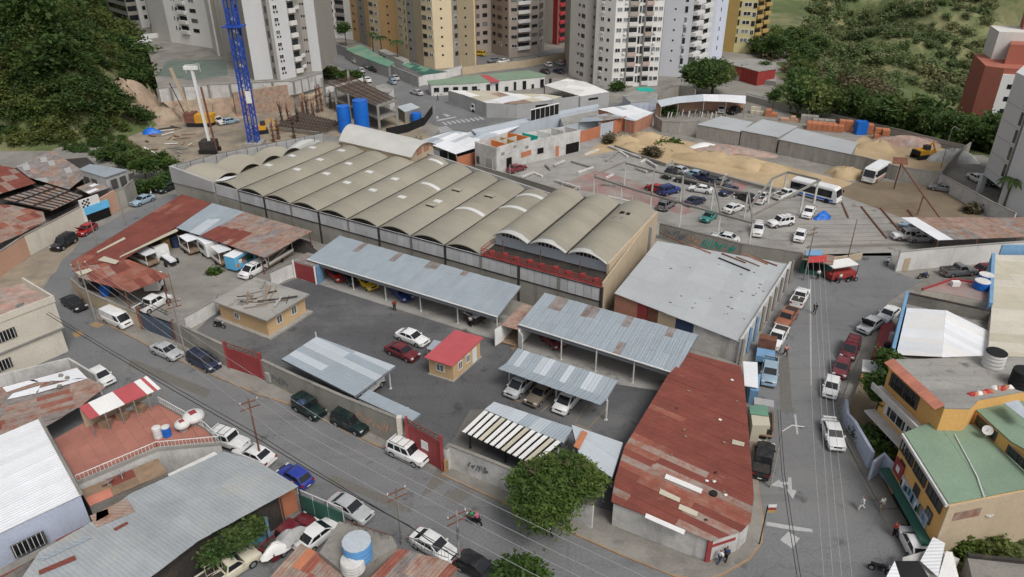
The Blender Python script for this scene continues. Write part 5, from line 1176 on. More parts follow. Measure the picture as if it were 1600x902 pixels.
for i in range(22):
 t0,t1 = rnd.uniform(.1,.97),rnd.uniform(.05,.95); p = Q[0].lerp(Q[1],t0).lerp(Q[3].lerp(Q[2],t0),t1); d = Vector((rnd.uniform(.1,.35),-.2*rnd.random(),0))
 o = MB().beam(UP(p,zf(p.x,p.y)+.08),UP(p+d,zf(p.x+d.x,p.y+d.y)+.08),.1,.05).build('litter',rnd.choice(['grime_shade_black','rust_metal','concrete_dirty'])); o.parent = gs; o.matrix_parent_inverse = XF[gs.name].inverted()
# big rusty red roof at the corner
br = thing('corner_building','low corner building under a big rusty red corrugated roof','building',G(1080,720))
RP = [(1077,551),(1158,573),(1164,610),(1170,676),(1178,776),(1173,816),(1158,831),(1111,846),(955,784),(961,748),(976,698),(1043,587)]
zr = plane([G(1077,551,3.3),G(1158,573,3.1),G(1111,846,2.7),G(955,784,2.9)])
def onz(px,py,zf,z=3.0):
 for _ in range(6): p = G(px,py,z); z = zf(p.x,p.y)
 return G(px,py,z)
BR = [onz(*p,zr) for p in RP]
u_ = (onz(1095.7,771.6,zr)-onz(1038.6,745,zr)).normalized()
_tt = Z(800,676)
sheets(br,BR,u_,.85,4.6,None,zf=zr,seed=12,lift=.035,pick=lambda i,j,r: r.choice(['red_sheet']*9+['red_sheet_worn']) if (j > .33) else r.choice(['red_sheet_worn','red_sheet','red_sheet','rust_sheet']))
for q4 in ([(950,290),(960,262),(1188,358),(1178,386)],[(828,535),(835,508),(1080,615),(1070,642)],[(1370,75),(1375,48),(1450,68),(1445,92)],[(915,385),(925,355),(1050,415),(1042,440)],[(1035,480),(1045,450),(1160,500),(1150,530)]):
 pts = [onz(*_tt(*p),zr) for p in q4]; MB().slab([UP(p,zr(p.x,p.y)+.11) for p in pts],.04).build('patch_sheet','cloth_white' if q4[0][0] in (950,828) else 'fibre_pale',br)
k = [(955,784),(1043,587),(1077,551)]
cin = Vector((onz(1080,720,zr).x,onz(1080,720,zr).y,0))
ring = [BR[7],BR[8]]
wl = [cin.lerp(UP(p,0),.965) for p in BR]
for i,(m,h) in enumerate((('wall_tan',3.0),('concrete_wall',2.9),('concrete_wall',2.8),('wall_white_dirty',2.7),('wall_white_dirty',2.6),('wall_white_dirty',2.6),('wall_white_dirty',2.6),('wall_white_dirty',2.6),('concrete_wall',2.7),('concrete_wall',2.7),('concrete_wall',2.9),('concrete_wall',3.0))):
 if i in (8,9,10,11): continue
 a,b = wl[i],wl[(i+1) % 12]; mb = MB(); mb.wall([a,b],h,.22); mb.build('wall',m,br)
posts(br,[wl[8].lerp(wl[9],.5),wl[10],wl[10].lerp(wl[11],.33),wl[10].lerp(wl[11],.66),wl[11]],2.7,.1,'concrete_dirty')
graffiti(br,wl[8]+Vector((.12,-.12,0)),wl[7]+Vector((.12,-.12,0)),1.5,8.0,.5,1.9,'wall_blue',14,9,d=.05)
mb = MB(); a,b = wl[7].lerp(wl[6],.05),wl[7].lerp(wl[6],.9); mb.wall([a,b],.35,.26,z0=1.6); mb.build('red_band','gate_red',br); MB().box(*(lambda p: (p.x-.2,p.x+.2,p.y-.25,p.y+.15,0,2.6))(wl[7])).build('red_band','gate_red',br)
for i in range(16):
 r = random.Random(i+50); t0,t1 = r.random(),r.random(); p = cin.lerp(UP(BR[int(t0*12) % 12],0),.2+.65*t1)
 o = MB().beam(UP(p,zr(p.x,p.y)+.12),UP(p+Vector((r.uniform(-.3,.3),.2,0)),zr(p.x,p.y)+.13),r.uniform(.1,.3),.06).build('litter',r.choice(['cloth_white','timber','grime_shade_black'])); o.parent = br; o.matrix_parent_inverse = XF[br.name].inverted()
c = onz(1114.5,773,zr); o = MB().lathe(UP(c,c.z+.06),[(.18,0),(.34,.0),(.36,.1),(.34,.18),(.18,.18)],14).build('tyre','rubber'); tag(o,'black tyre lying on the rusty red corner roof','tyre')
# red, silver and rusty roofs of the left yard
k4 = Z(100,280)
def roofed(name,label,cat,pts,zs,along,w,l,pick,postpx=(),posth=3.0,seed=1,lift=.03):
 z0 = plane([G(*p,z) for p,z in zip(pts,zs)]); P = [onz(*p,z0) for p in pts]; c = sum(P,Vector())/len(P)
 t = thing(name,label,cat,(c.x,c.y,0)); a = P[along[1]]-P[along[0]]
 sheets(t,P,a,w,l,None,zf=z0,pick=pick,seed=seed,lift=lift); posts(t,[G(*p) for p in postpx],posth,.09,'rust_metal')
 for k in range(5):
  q0,q1 = P[0].lerp(P[-1],k/4),P[1].lerp(P[2],k/4) if len(P) == 4 else P[len(P)//2].lerp(P[len(P)//2-1],k/4)
 return t,P
t,P = roofed('yard_roof','long dark red sheet roof along the lane at the left yard','roof',[k4(735,95),k4(920,150),k4(690,305),k4(375,500),k4(200,530),k4(50,545),k4(45,515),k4(300,360)],(3.4,3.4,3.3,3.3,3.3,3.2,3.2,3.3),(7,0),1.0,4.2,lambda i,j,r: r.choice(['red_sheet']*9+['red_sheet_worn']),(k4(705,340),k4(555,470),k4(520,400)),3.1,31)
for q4 in ([(208,460),(205,452),(375,362),(384,372)],[(345,490),(350,480),(700,308),(712,322)],[(210,505),(250,480),(345,510),(320,530)]):
 MB().slab([G(*k4(*p),3.42) for p in q4],.05).build('patch_sheet','fibre_pale',t)
mb = MB(); mb.wall([p+Vector((.25,-.15,0)) for p in (P[0],P[7],P[6])],3.1,.2); mb.build('lane_wall','concrete_wall',t)
t,P = roofed('yard_roof','streaked red sheet roof at the lane bend above the junk','roof',[k4(50,548),k4(230,515),k4(400,500),k4(662,605),k4(410,705),k4(90,612)],(3.1,3.2,3.3,3.1,3.0,3.0),(1,4),1.0,3.4,lambda i,j,r: r.choice(['red_sheet','red_sheet_worn','red_sheet_worn','rust_sheet']),(k4(655,790),k4(415,820),k4(640,700)),2.9,32)
MB().slab([G(*k4(*p),3.28) for p in ((70,580),(160,555),(178,570),(98,602))],.05).build('patch_sheet','fibre_pale',t)
t,P = roofed('yard_roof','square pale silver roof between the red yard roofs','roof',[k4(925,150),k4(1125,205),k4(850,352),k4(695,302)],(3.5,3.5,3.2,3.2),(0,3),1.1,5.0,lambda i,j,r: r.choice(['zinc_bright','zinc','zinc']),(k4(715,400),k4(850,440)),3.0,33)
t,P = roofed('yard_roof','rust streaked sheet roof over the stored food trailers','roof',[k4(1125,205),k4(1545,325),k4(1250,490),k4(850,352)],(3.5,3.5,3.2,3.2),(0,3),1.0,2.6,lambda i,j,r: 'red_sheet' if (i > .45 and j < .45 and r.random() < .9) else r.choice(['rust_sheet','rust_pale','rust_sheet','zinc_rusty']),(k4(1250,590),k4(1545,430),k4(1060,500)),3.0,34)
# street walls and gates
t,P = wall_thing('curved low wall at the lane bend round the left yard',[(118,458),(133,472),(155,484),(190,500),(222,514)],2.3,'wall_tan',th=.22)
g = thing('sliding_gate','dark blue sheet gate of the left yard','gate',G(252,525)); a,b = G(224,515),G(278,535.5)
for k in range(8): MB().wall([a.lerp(b,k/8+.003),a.lerp(b,(k+1)/8-.003)],2.7,.06).build('gate_panel','gate_blue',g)
MB().beam(a+VZ(2.75),b+VZ(2.75),.12,.12).build('top_rail','black',g)
for p in (a,b): MB().box(p.x-.18,p.x+.18,p.y-.18,p.y+.18,0,3.3).build('gate_post','rust_metal',g)
# lattice mast over the blue gate
lm = thing('gate_truss','thin black steel truss leaning over the blue gate','truss',G(250,520)); mb = MB(); p0,p1 = G(205,465,4.2),G(282,560,3.2)
for o_ in (-.25,.25): mb.tube(G(203,462,4.3)+VZ(o_),G(262,490,3.6)+VZ(o_),.04,4)
for k in range(9): a_,b_ = G(203+59*k/9,462+28*k/9,4.3-.7*k/9),G(203+59*(k+1)/9,462+28*(k+1)/9,4.3-.7*(k+1)/9); mb.tube(a_-VZ(.25),b_+VZ(.25),.03,4)
mb.build('truss','black',lm)
t,P = wall_thing('grey concrete street wall between the blue gate and the red gate',[(279,536),(358,575)],3.2,'concrete_wall')
def red_gate(label,a,b,h,n=7,sign=False):
 g = thing('steel_gate',label,'gate',a); 
 for k in range(n): MB().wall([a.lerp(b,k/n+.003),a.lerp(b,(k+1)/n-.003)],h,.07,z0=.1).build('gate_panel','gate_red',g)
 for p in (a,b): MB().box(p.x-.14,p.x+.14,p.y-.14,p.y+.14,0,h+.9).build('gate_post','gate_red',g)
 mb = MB(); mb.beam(a+VZ(h+.75),b+VZ(h+.75),.1,.1); mb.beam(a+VZ(h+.3),b+VZ(h+.3),.08,.08)
 for k in range(8): mb.tube(a.lerp(b,k/8)+VZ(h+.3),a.lerp(b,(k+1)/8)+VZ(h+.75),.035,4)
 mb.build('truss','rust_metal',g)
 if sign: piece('sign',U_BOX('white_paint'),g,on_wall(a,b,(b-a).length*.42,1.6,.9,1.0,.09))
 return g
red_gate('red steel gate with open truss beside the tan office',G(359,575.5),G(413,594),2.9)
t,P = wall_thing('long stained street wall with faded red graffiti in front of the silver carport',[(415,594),(470,623),(540,657),(628,700)],[2.8,3.0,3.2,3.7],'concrete_wall',th=.28,cap=None)
mb = MB(); 
for a,b,ha,hb in ((P[0],P[1],2.8,3.0),(P[1],P[2],3.0,3.2),(P[2],P[3],3.2,3.7)): mb.beam(a+VZ(ha+.04),b+VZ(hb+.04),.36,.12)
mb.build('coping','concrete_dirty',t)
graffiti(t,P[2]+nv(P[2],P[3]),P[3]+nv(P[2],P[3]),.5,7.0,.8,2.6,'wall_pink',14,15,d=.01); graffiti(t,P[0]+nv(P[0],P[1]),P[1]+nv(P[0],P[1]),1.0,4.5,.6,1.8,'grey_paint',8,16,d=.01)
piece('meter_box',U_BOX('wall_grey'),t,on_wall(P[0],P[1],.6,.3,.7,1.2,.35))
for px in (P[3],): MB().box(px.x-.25,px.x+.25,px.y-.25,px.y+.25,0,4.0).build('pier','wall_cream',t)
red_gate('wide red steel gate with white notice next to the parked white jeep',G(639,706),G(692,736),3.5,8,True)
t,P = wall_thing('pale scrawled street wall behind the leafy street tree',[(698,738),(704,731),(771,758),(850,793),(925,826)],2.9,'wall_white_dirty',th=.28)
graffiti(t,P[1]+nv(P[1],P[2]),P[2]+nv(P[1],P[2]),2.2,4.4,1.0,2.0,'grey_paint',8,17,d=.01)
for p in (P[0],P[1]): MB().box(p.x-.2,p.x+.2,p.y-.2,p.y+.2,0,1.6).build('yellow_bollard','paint_orange',t)
t,P = wall_thing('low white wall between the left yard and the tan office',[(292,516),(312,505),(337,490),(345,478)],1.9,'wall_white',th=.2)
t,P = wall_thing('white yard wall stepping up beside the red roller door',[(425,448),(450,436),(462,432)],2.2,'wall_white',th=.2)
rd = thing('roller_door','red roller door at the left end of the long silver carport','door',G(478,440)); a,b = G(462,433.5),G(495,444)
for k in range(7): MB().wall([a,b],.34,.08,z0=.05+k*.36).build('shutter_slat','gate_red',rd)
for p in (a,b): MB().box(p.x-.12,p.x+.12,p.y-.12,p.y+.12,0,2.8).build('jamb','white_paint',rd)
mb = MB(); mb.slab([UP(p,2.8) for p in (a,b,b+Vector((1.5,2.6,0)),a+Vector((1.5,2.6,0)))],.12); mb.build('lintel_roof','zinc_rusty',rd)
mb = MB(); mb.wall([G(498,445),G(506,437)],2.9,.15); mb.build('side_wall','wall_blue',rd)
# ------------------------------------------------------------------ buildings on the left and at the bottom left
# rusty settlement by the hill
k0 = Z(0,226)
rs = lambda *m: (lambda i,j,r: r.choice(m))
roofed('shack','shack with a deep rust red sheet roof at the left edge','shack',[(-30,252),(22,263),(56,286),(-30,312)],(3.6,3.6,3.4,3.4),(1,2),1.1,3.0,rs('red_sheet','rust_sheet','red_sheet'),(),3,41)
roofed('shack','long shack with patched grey and rust sheet roof below the hill','shack',[k0(100,140),k0(250,70),k0(330,40),k0(510,160),k0(545,190),k0(430,280),k0(180,205)],(3.8,4.0,4.0,3.8,3.6,3.4,3.6),(2,5),1.1,3.0,rs('rust_pale','zinc_rusty','rust_pale','wall_grey','zinc_rusty'),(),3,42)
t,P = roofed('shack','small grey sheet shack in front of the bushes','shack',[k0(475,270),k0(580,230),k0(700,265),k0(560,310)],(3.2,3.4,3.3,3.1),(0,1),1.0,2.5,rs('rust_pale','zinc_rusty','white_sheet'),(),3,43)
t,P = roofed('bare_rafter_roof','bare rusty rafter roof with most sheets gone','roof',[k0(10,345),k0(290,250),k0(515,320),k0(320,412)],(3.0,3.0,3.0,3.0),(0,1),.8,3.0,rs('rust_pale','rust_sheet','zinc_rusty'),(),3,44)
for k in range(9): MB().beam(P[0].lerp(P[1],k/8)+VZ(.14),P[3].lerp(P[2],k/8)+VZ(.14),.13,.12).build('rafter','grime_shade_black',t)
for k in (.3,.65): MB().beam(P[0].lerp(P[3],k)+VZ(.2),P[1].lerp(P[2],k)+VZ(.2),.2,.16).build('ridge_beam','grime_shade_black',t)
roofed('shack','rust red lean-to roof above the pink lane wall','shack',[(-30,318),k0(80,380),k0(270,420),k0(285,475),k0(130,560),(-30,392)],(3.4,3.4,3.4,3.2,3.2,3.2),(1,3),1.0,3.0,rs('red_sheet','red_sheet_worn','rust_sheet','rust_pale'),(),3,45)
for n_,l_,px_,hh in (('shack_wall','grey wall of the shack row',[(0,300),(55,292),(125,312)],2.8),):
 pass
mb = MB(); P = [G(-40,300),G(60,270),G(140,262),G(175,292),G(125,318),G(60,345),G(-40,380)]; mb.prism(P,0,2.2); o = mb.build('shack_yard','grime_shade_black'); tag(o,'dark lower walls and clutter beneath the rusty shack roofs','building')
t,P = wall_thing('pink and cream lane wall below the rusty shacks',[(-40,470),(-5,436),(47,399),(90,376),(133,352)],3.3,'wall_pink',th=.3)
mb = MB(); mb.wall([P[2]+nv(P[2],P[3])*.2,P[3]+nv(P[2],P[3])*.2,P[4]+nv(P[3],P[4])*.2],3.2,.3); mb.build('cream_section','wall_cream',t)
# garage with blue shutter and chequered corner
gr = thing('garage','white garage front with a half open blue shutter and chequered flag','garage',G(150,340))
a,b,c = G(134,352),G(163,341),G(186,327); Hh = 4.4
mb = MB(); mb.wall([a,b],Hh,.3); mb.build('wall','wall_white',gr); mb = MB(); mb.wall([b,c],3.6,.3); mb.build('wall','wall_pink',gr)
piece('opening',U_BOX('dark_void'),gr,on_wall(a,b,.5,0,4.2,2.6,.18)); piece('shutter',U_BOX('door_blue'),gr,on_wall(a,b,.4,1.7,4.4,1.3,.3))
for i in range(4):
 for j in range(4):
  if (i+j) % 2 == 0: piece('chequer',U_BOX('black'),gr,on_wall(a,b,.3+i*.35,3.0+j*.32,.35,.32,.16))
piece('doorway',U_BOX('dark_void'),gr,on_wall(b,c,4.2,0,.9,2.3,.18))
t,P = block('small_house','small house with flat zinc roof beside the bushes at the lane end','house',[k0(490,155),k0(560,122),k0(795,158),k0(655,205)],5.2,'wall_grey','zinc_old',over=.6)
for s in (1.0,3.4): piece('opening',U_BOX('window_dark'),t,on_wall(P[0],P[3],s,2.6,1.6,1.5,.05))
for s in (.8,2.6,4.4): piece('opening',U_BOX('window_dark'),t,on_wall(P[3],P[2],s,2.8,1.2,1.6,.05))
wall_thing('rough grey stub wall at the lane end by the bushes',[(186,327),(200,322),(215,308)],3.4,'concrete_wall')
# cream two-storey house at the left edge
ch = thing('cream_house','stained cream two-storey house with barred windows at the left edge','house',G(40,560))
A = [G(85,471.5,7),G(-60,527,7),G(-90,470,7),G(38,443,7)]; lo = sum(A,Vector())/4
mb = MB(); mb.prism(A,3.5,7.0); mb.build('upper_storey','wall_cream',ch); mb = MB(); B = [lo.lerp(p,.95) for p in A]; mb.prism(B,0,3.5); mb.build('lower_storey','wall_cream',ch)
mb = MB(); mb.prism([lo.lerp(p,1.02) for p in A],3.35,3.52); mb.build('floor_slab','concrete',ch)
mb = MB(); mb.wall([A[1],A[0],A[3]],.8,.2,z0=7.0); mb.build('parapet','wall_cream',ch); MB().flat([UP(p,7.02) for p in A[::-1]]).build('roof_rubble','rubble',ch)
for z,s in ((4.6,4.3),(1.1,6.0)):
 d = (A[1]-A[0]).length; o = window(ch,A[1] if z > 4 else B[1],A[0] if z > 4 else B[0],d-s-2.4,z,1.9,1.3,'window_dark','glass')
 for k in range(5): piece('bar',U_BOX('post_white'),o,on_wall(A[1] if z > 4 else B[1],A[0] if z > 4 else B[0],d-s-2.4+.2+k*.36,z,.05,1.3,.14))
MB().path([UP(A[0],6.6)+Vector((-.9,-.4,0)),UP(B[0],3.5)+Vector((-.7,-.5,0)),UP(B[0],.1)+Vector((-.7,-.5,0))],.07,6).build('drainpipe','post_white',ch)
def dish(label,px,z,r=.45,m='wall_white',az=2.5):
 c = G(*px,z); t = thing('satellite_dish',label,'satellite dish',(c.x,c.y,z-.7)); MB().tube((c.x,c.y,z-.7),c,.04,5).build('mast','post_white',t)
 d = Vector((math.cos(az)*.7,math.sin(az)*.7,.7)).normalized(); x = d.orthogonal().normalized(); y = d.cross(x); mb = MB(); vs = []
 for k,(q,h) in enumerate(((.02,-.12),(.5,-.09),(1,0))):
  vs += [c+(x*math.cos(i*math.pi/7)+y*math.sin(i*math.pi/7))*r*q+d*h for i in range(14)]
 fs = [(k*14+i,k*14+(i+1)%14,(k+1)*14+(i+1)%14,(k+1)*14+i) for k in range(2) for i in range(14)]; mb.add(vs,fs); mb.add([v+d*.03 for v in vs],[f[::-1] for f in fs]); mb.build('reflector',m,t,smooth=50)
 MB().tube(c-d*.1,c+d*.4,.02,4).build('feed_arm','grey_paint',t)
dish('small pale dish on the cream house parapet',(31,477),8.1,.5,'wall_bluegrey'); 
# rust and white roof
k0b = Z(0,452)
t,P = roofed('patched_shed','long rusty patched shed roof with new white sheets at its top edge','shed',[(-50,625),(0,606),(120,574),(136,590),(165,605),(123,637),(72,666),(-50,690)],(3.1,3.1,3.1,3.0,3.0,3.0,3.0,3.0),(1,2),.8,2.8,rs('red_sheet_worn','rust_sheet','rust_pale','zinc_rusty','rust_sheet'),(),3,46,.05)
for q4 in ([(15,612),(205,562),(240,575),(40,640)],[(180,570),(480,490),(545,556),(235,580)],[(220,650),(245,618),(480,555),(545,556)],[(45,685),(80,650),(250,600),(235,645)]): MB().slab([G(*k0b(*p),3.22) for p in q4],.04).build('new_sheet','white_sheet',t)
mb = MB(); P0 = [G(-50,640,0),G(0,622,0),G(118,592,0),G(160,618,0)]; mb.wall(P0,2.9,.2); mb.build('wall','wall_white_dirty',t)
for i,p in enumerate(((380,540),(420,555),(325,585),(372,608))): c = G(*k0b(*p),3.3); o = MB().box(c.x-.18,c.x+.18,c.y-.15,c.y+.15,3.24,3.5).build('stone','concrete_dirty'); tag(o,'grey stone weighing down the new white sheets','stone','stones on the white sheets')
# terrace house with striped awning
ZT = 3.6
th_ = thing('terrace_house','house with a red tiled roof terrace behind white railings','house',G(220,720))
TP = [G(84,687,ZT),G(140,656,ZT),G(250,632,ZT),G(322,672,ZT),G(345,694,ZT),G(247,703,ZT),G(122,756,ZT)]
mb = MB(); mb.prism(TP,0,ZT-.06); mb.build('wall','wall_white_dirty',th_)
sheets(th_,TP,TP[6]-TP[0],1.2,1.2,'red_tile',name='floor_tile',th=.05,lift=.006,gap=.02,shift=False,zf=lambda x,y: ZT,seed=3)
def rail(parent,pts,z,h=.95,m='white_paint',gap=.32):
 mb = MB()
 for a,b in zip(pts,pts[1:]):
  a,b = UP(a,z),UP(b,z); n = max(2,int((b-a).length/gap)); mb.tube(a+VZ(h),b+VZ(h),.04,4); mb.tube(a+VZ(.15),b+VZ(.15),.03,4)
  for k in range(n+1): p = a.lerp(b,k/n); mb.tube(p,p+VZ(h),.022,4)
 return mb.build('railing',m,parent)
rail(th_,[TP[6],TP[5],TP[4]],ZT); rail(th_,[TP[2],TP[3],TP[4]],ZT)
mb = MB(); mb.wall([TP[2],TP[3],TP[4],TP[5],TP[6]],.35,.18,z0=ZT-.03); mb.build('parapet','concrete',th_)
aw = thing('striped_awning','red and white striped sheet awning on the terrace edge','awning',TP[1]); q = [G(123,636,6.1),G(229,587.5,6.1),G(251,607,5.7),G(140,655.5,5.7)]
cols = ['booth_red','cloth_white','cloth_white','booth_red','booth_red','booth_red','cloth_white','booth_red','cloth_white']
bnd = [0,.13,.30,.48,.62,.70,.80,.90,.95,1]
for k in range(9): MB().slab([q[0].lerp(q[1],bnd[k]),q[0].lerp(q[1],bnd[k+1]),q[3].lerp(q[2],bnd[k+1]),q[3].lerp(q[2],bnd[k])],.06).build('awning_sheet',cols[k],aw)
for k in range(6): p = q[3].lerp(q[2],k/5); MB().tube((p.x,p.y,ZT),(p.x,p.y,p.z-.05),.07,6).build('post','concrete_dirty',aw)
mb = MB(); mb.wall([q[0],q[1]],2.1,.15,z0=ZT); mb.build('rear_wall','wall_tan',aw)
for k in range(3):
 p = q[3].lerp(q[2],.2+.25*k)+(q[0]-q[3])*.4; o = MB().box(p.x-.5,p.x+.5,p.y-.4,p.y+.4,ZT,ZT+.75).build('crate','timber'); tag(o,'wooden crate stored in the shade of the striped awning','crate','crates under the striped awning')
mb = MB(); P = [G(262,741,2.2),G(345,702,2.2),G(353,728,2.2),G(268,760,2.2)]
# water tanks on the terrace
def tank(label,px,z,r,h,m,lid=None,dome=True,name='water_tank',ribs=3):
 c = G(*px,z); t = thing(name,label,'water tank',c); pr = [(r*.96,0),(r,.06)]
 for k in range(ribs): y = h*(k+1)/(ribs+1); pr += [(r,y-.05),(r*.965,y),(r,y+.05)]
 pr += [(r,h*.9),(r*.93,h)]
 if dome: pr += [(r*.7,h*1.06),(r*.32,h*1.12)]
 MB().lathe(c,pr,18).build('body',m,t,smooth=35); hh = h*1.12 if dome else h
 MB().lathe(c+VZ(hh),[(r*.34,0),(r*.36,.05),(r*.3,.1)] if dome else [(r*1.0,0),(r*.98,.07),(r*.6,.1)],14).build('lid',lid or m,t,smooth=35); return t
def squat_tank(label,px,z,r,h,red=True):
 c = G(*px,z); t = thing('water_tank',label,'water tank',c); MB().lathe(c,[(r*.55,0),(r*.9,h*.25),(r,h*.5),(r*.9,h*.78),(r*.55,h*.95),(r*.2,h)],18).build('body','wall_white',t,smooth=50)
 MB().lathe(c+VZ(h*.97),[(r*.45,0),(r*.42,.06)],4).build('lid','gate_red' if red else 'wall_white',t); 
 mb = MB(); mb.lathe(c-VZ(.3),[(r*.6,0),(r*.6,.32)],10); mb.build('stand','concrete',t)
squat_tank('large white round tank with red lid on the terrace corner',(304,657),ZT+.3,1.05,1.0); squat_tank('smaller white round tank with red lid beside the barrels',(286,668),ZT+.3,.75,.8)
tank('white plastic barrel on the red terrace',(248,683),ZT,.42,1.1,'wall_white',dome=False,name='barrel',ribs=2); tank('blue plastic barrel on the red terrace',(262,681),ZT,.4,1.05,'plastic_blue','wall_white',dome=False,name='barrel',ribs=2)
dish('white dish on the strip below the red terrace',(168,753),3.4,.6)
dish('small blue-grey dish by the terrace railing',(189,740),3.6,.35,'wall_bluegrey')
# planter strips and clay tiles between the roofs
sp = thing('tile_ledge','narrow clay tile and concrete ledge below the red terrace','ledge',G(220,760)); P = [G(125,766,3.0),G(247,716,3.0),G(262,738,3.0),G(208,760,3.0),G(140,790,3.0)]
mb = MB(); mb.prism(P,0,2.9); mb.build('wall','concrete_dirty',sp); sheets(sp,[P[0],P[1],P[2],P[4]],P[1]-P[0],1.1,2.0,['red_sheet','clay_tile','timber','concrete_dirty'],zf=lambda x,y: 2.95,seed=4)
lw = thing('white_ledge','white parapet wall end facing the street below the terrace','wall',G(305,735)); mb = MB(); mb.prism([G(262,741,3.4),G(335,706,3.4),G(344,713,3.4),G(270,750,3.4)],0,3.4); mb.build('wall','wall_white',lw)
# white roofed house
wr = thing('white_roof_house','house with a big plain white ribbed roof at the lower left','house',G(40,760)); P = [G(-60,706,5.2),G(62,654,5.2),G(127,773,5.2),G(0,833,5.2),G(-60,860,5.2)]
mb = MB(); mb.prism([sum(P,Vector()).xy/5+(p.xy-sum(P,Vector()).xy/5)*.985 for p in P],0,5.05); mb.build('wall','wall_lilac',wr)
sheets(wr,P,P[1]-P[0],1.0,6.5,['white_sheet'],zf=plane(P),seed=5,lift=.012,shift=False)
MB().wall([P[1],P[2]],.25,.25,z0=5.1).build('verge','concrete_dirty',wr)
q = (P[3]*.992,P[2]*.992); g_ = window(wr,q[0],q[1],.2,2.6,2.4,1.3,'window_dark','glass')
for k in range(7): piece('bar',U_BOX('post_white'),g_,on_wall(q[0],q[1],.3+k*.34,2.6,.05,1.3,.14))
dish('white dish at the bottom edge of the rusty ledge',(52,893),3.2,.9)
# large grey corrugated roof at the bottom left
t,P = roofed('big_zinc_roof','large pale grey corrugated roof with leaf litter at its edges','building',[(20,925),(62,862),(150,812),(203,772),(350,706),(405,722),(466,760),(310,845),(205,925)],(4.0,)*9,(3,7),1.0,7.0,lambda i,j,r: 'zinc_grey',(),3,47,.025)
for q4,m in (([(560,520),(790,410),(840,490),(600,590)],'rust_pale'),([(600,500),(670,475),(680,510),(600,555)],'red_sheet'),([(705,600),(790,555),(800,565),(720,610)],'red_sheet'),([(240,860),(465,765),(475,790),(245,885)],'red_sheet'),([(230,780),(400,715),(540,640),(570,655),(260,800)],'zinc_old')): MB().slab([G(*Z(0,676)(*p),4.12) for p in q4],.05).build('patch_sheet',m,t)
mb = MB(); Q_ = [p.xy for p in P]; cc = sum((Vector(q) for q in Q_),Vector((0,0)))/9; mb.prism([cc.lerp(q,.84) for q in Q_],0,3.8); mb.build('wall','grime_shade_black',t)  # darkness under the eave put into the colour of this set-back wall
for k in range(9): p = P[6].lerp(P[8],k/8); MB().tube((p.x,p.y,0),(p.x,p.y,3.9),.07,5).build('post','grime_shade_black',t)
st = thing('ridge_ledge','reddish tile ledge with moss between the white and grey roofs','ledge',G(75,845)); P = [G(-20,898,3.4),G(130,822,3.4),G(152,834,3.4),G(60,868,3.4),G(-20,915,3.4)]; mb = MB(); mb.prism(P,0,3.3); mb.build('wall','concrete_dirty',st); sheets(st,P,P[1]-P[0],.8,2.4,['clay_tile','red_sheet','concrete_dirty'],zf=lambda x,y: 3.35,seed=6)
# yard corner at the bottom: green fence, blue wall, rusty roofs and slab with tanks
k6 = Z(400,676)
gf = thing('sheet_fence','green corrugated sheet fence of the yard beside the silver sedan','fence',G(500,820)); a,b = G(*k6(285,500)),G(*k6(560,620))
for k in range(9): MB().wall([a.lerp(b,k/9),a.lerp(b,(k+.96)/9)],2.3,.08).build('fence_sheet','green_dark',gf)
MB().path([a+VZ(2.9),b+VZ(2.9)],.05,5).build('top_rail','post_white',gf)
for k in range(4): p = a.lerp(b,k/3); MB().tube(p,p+VZ(2.9),.05,5).build('fence_post','post_white',gf)
bw = thing('blue_sheet_wall','bright blue sheet metal wall behind the junk pickup','wall',G(395,850)); a,b = G(328,882),G(424,838)
for k in range(7): MB().wall([a.lerp(b,k/7),a.lerp(b,(k+.97)/7)],2.4,.08).build('wall_sheet',['wall_blue','door_blue'][k % 2],bw)
wall_thing('dark orange block wall end under the grey roof corner',[(432,815),(466,796)],3.4,'brick_orange',cap=None)
t,P = roofed('rusty_shed','rusty orange sheet roof at the bottom edge beside the slab','shed',[k6(60,930),k6(280,690),k6(400,760),k6(560,865),k6(480,980)],(3.2,3.2,3.2,3.2,3.2),(1,0),.9,2.6,rs('red_sheet_worn','rust_sheet','rust_pale','brick_orange'),(),3,48)
t2,P2 = roofed('rusty_shed','rusty streaked sheet roof at the bottom centre behind the white tank','shed',[k6(640,980),k6(895,722),k6(1190,800),k6(1260,850),k6(1130,980)],(3.2,3.2,3.2,3.2,3.2),(1,0),.9,2.6,rs('red_sheet_worn','rust_sheet','rust_pale','zinc_rusty'),(),3,49)
for pp,tt in ((P,t),(P2,t2)): c2 = sum((q.xy for q in pp),Vector((0,0)))/len(pp); mb = MB(); mb.prism([c2.lerp(q.xy,.96) for q in pp],0,3.05); mb.build('wall','concrete_dirty',tt)
sl = thing('concrete_slab_house','stained concrete slab roof carrying two water tanks','house',G(550,880)); SP = [G(*k6(*p),3.6) for p in ((520,560),(850,655),(880,715),(720,810),(560,890),(395,755))]
mb = MB(); mb.prism(SP,0,3.6); mb.build('wall','concrete_dirty',sl); mb = MB(); mb.prism([p*1.0 for p in SP],3.6,3.72); mb.build('roof','concrete_dirty',sl)
tank('faded blue round water tank on the stained slab roof',k6(640,775),3.72,1.15,1.7,'tank_blue','wall_bluegrey',dome=False)
tank('white conical topped water tank in front of the blue tank',k6(608,850),3.4,.95,1.1,'wall_white','wall_white')
fr_ = thing('rail_fence','thin wire fence along the roof edge above the parked cars','fence',G(600,830)); rail(fr_,[G(*k6(560,600),3.2),G(*k6(830,690),3.2)],3.2,1.0,'rust_metal',.6); fr2_ = thing('rail_fence','dark grille fence strip above the white sedan','fence',G(660,870)); rail(fr2_,[G(*k6(890,680),3.3),G(*k6(1200,790),3.3)],3.3,.9,'grey_paint',.3)
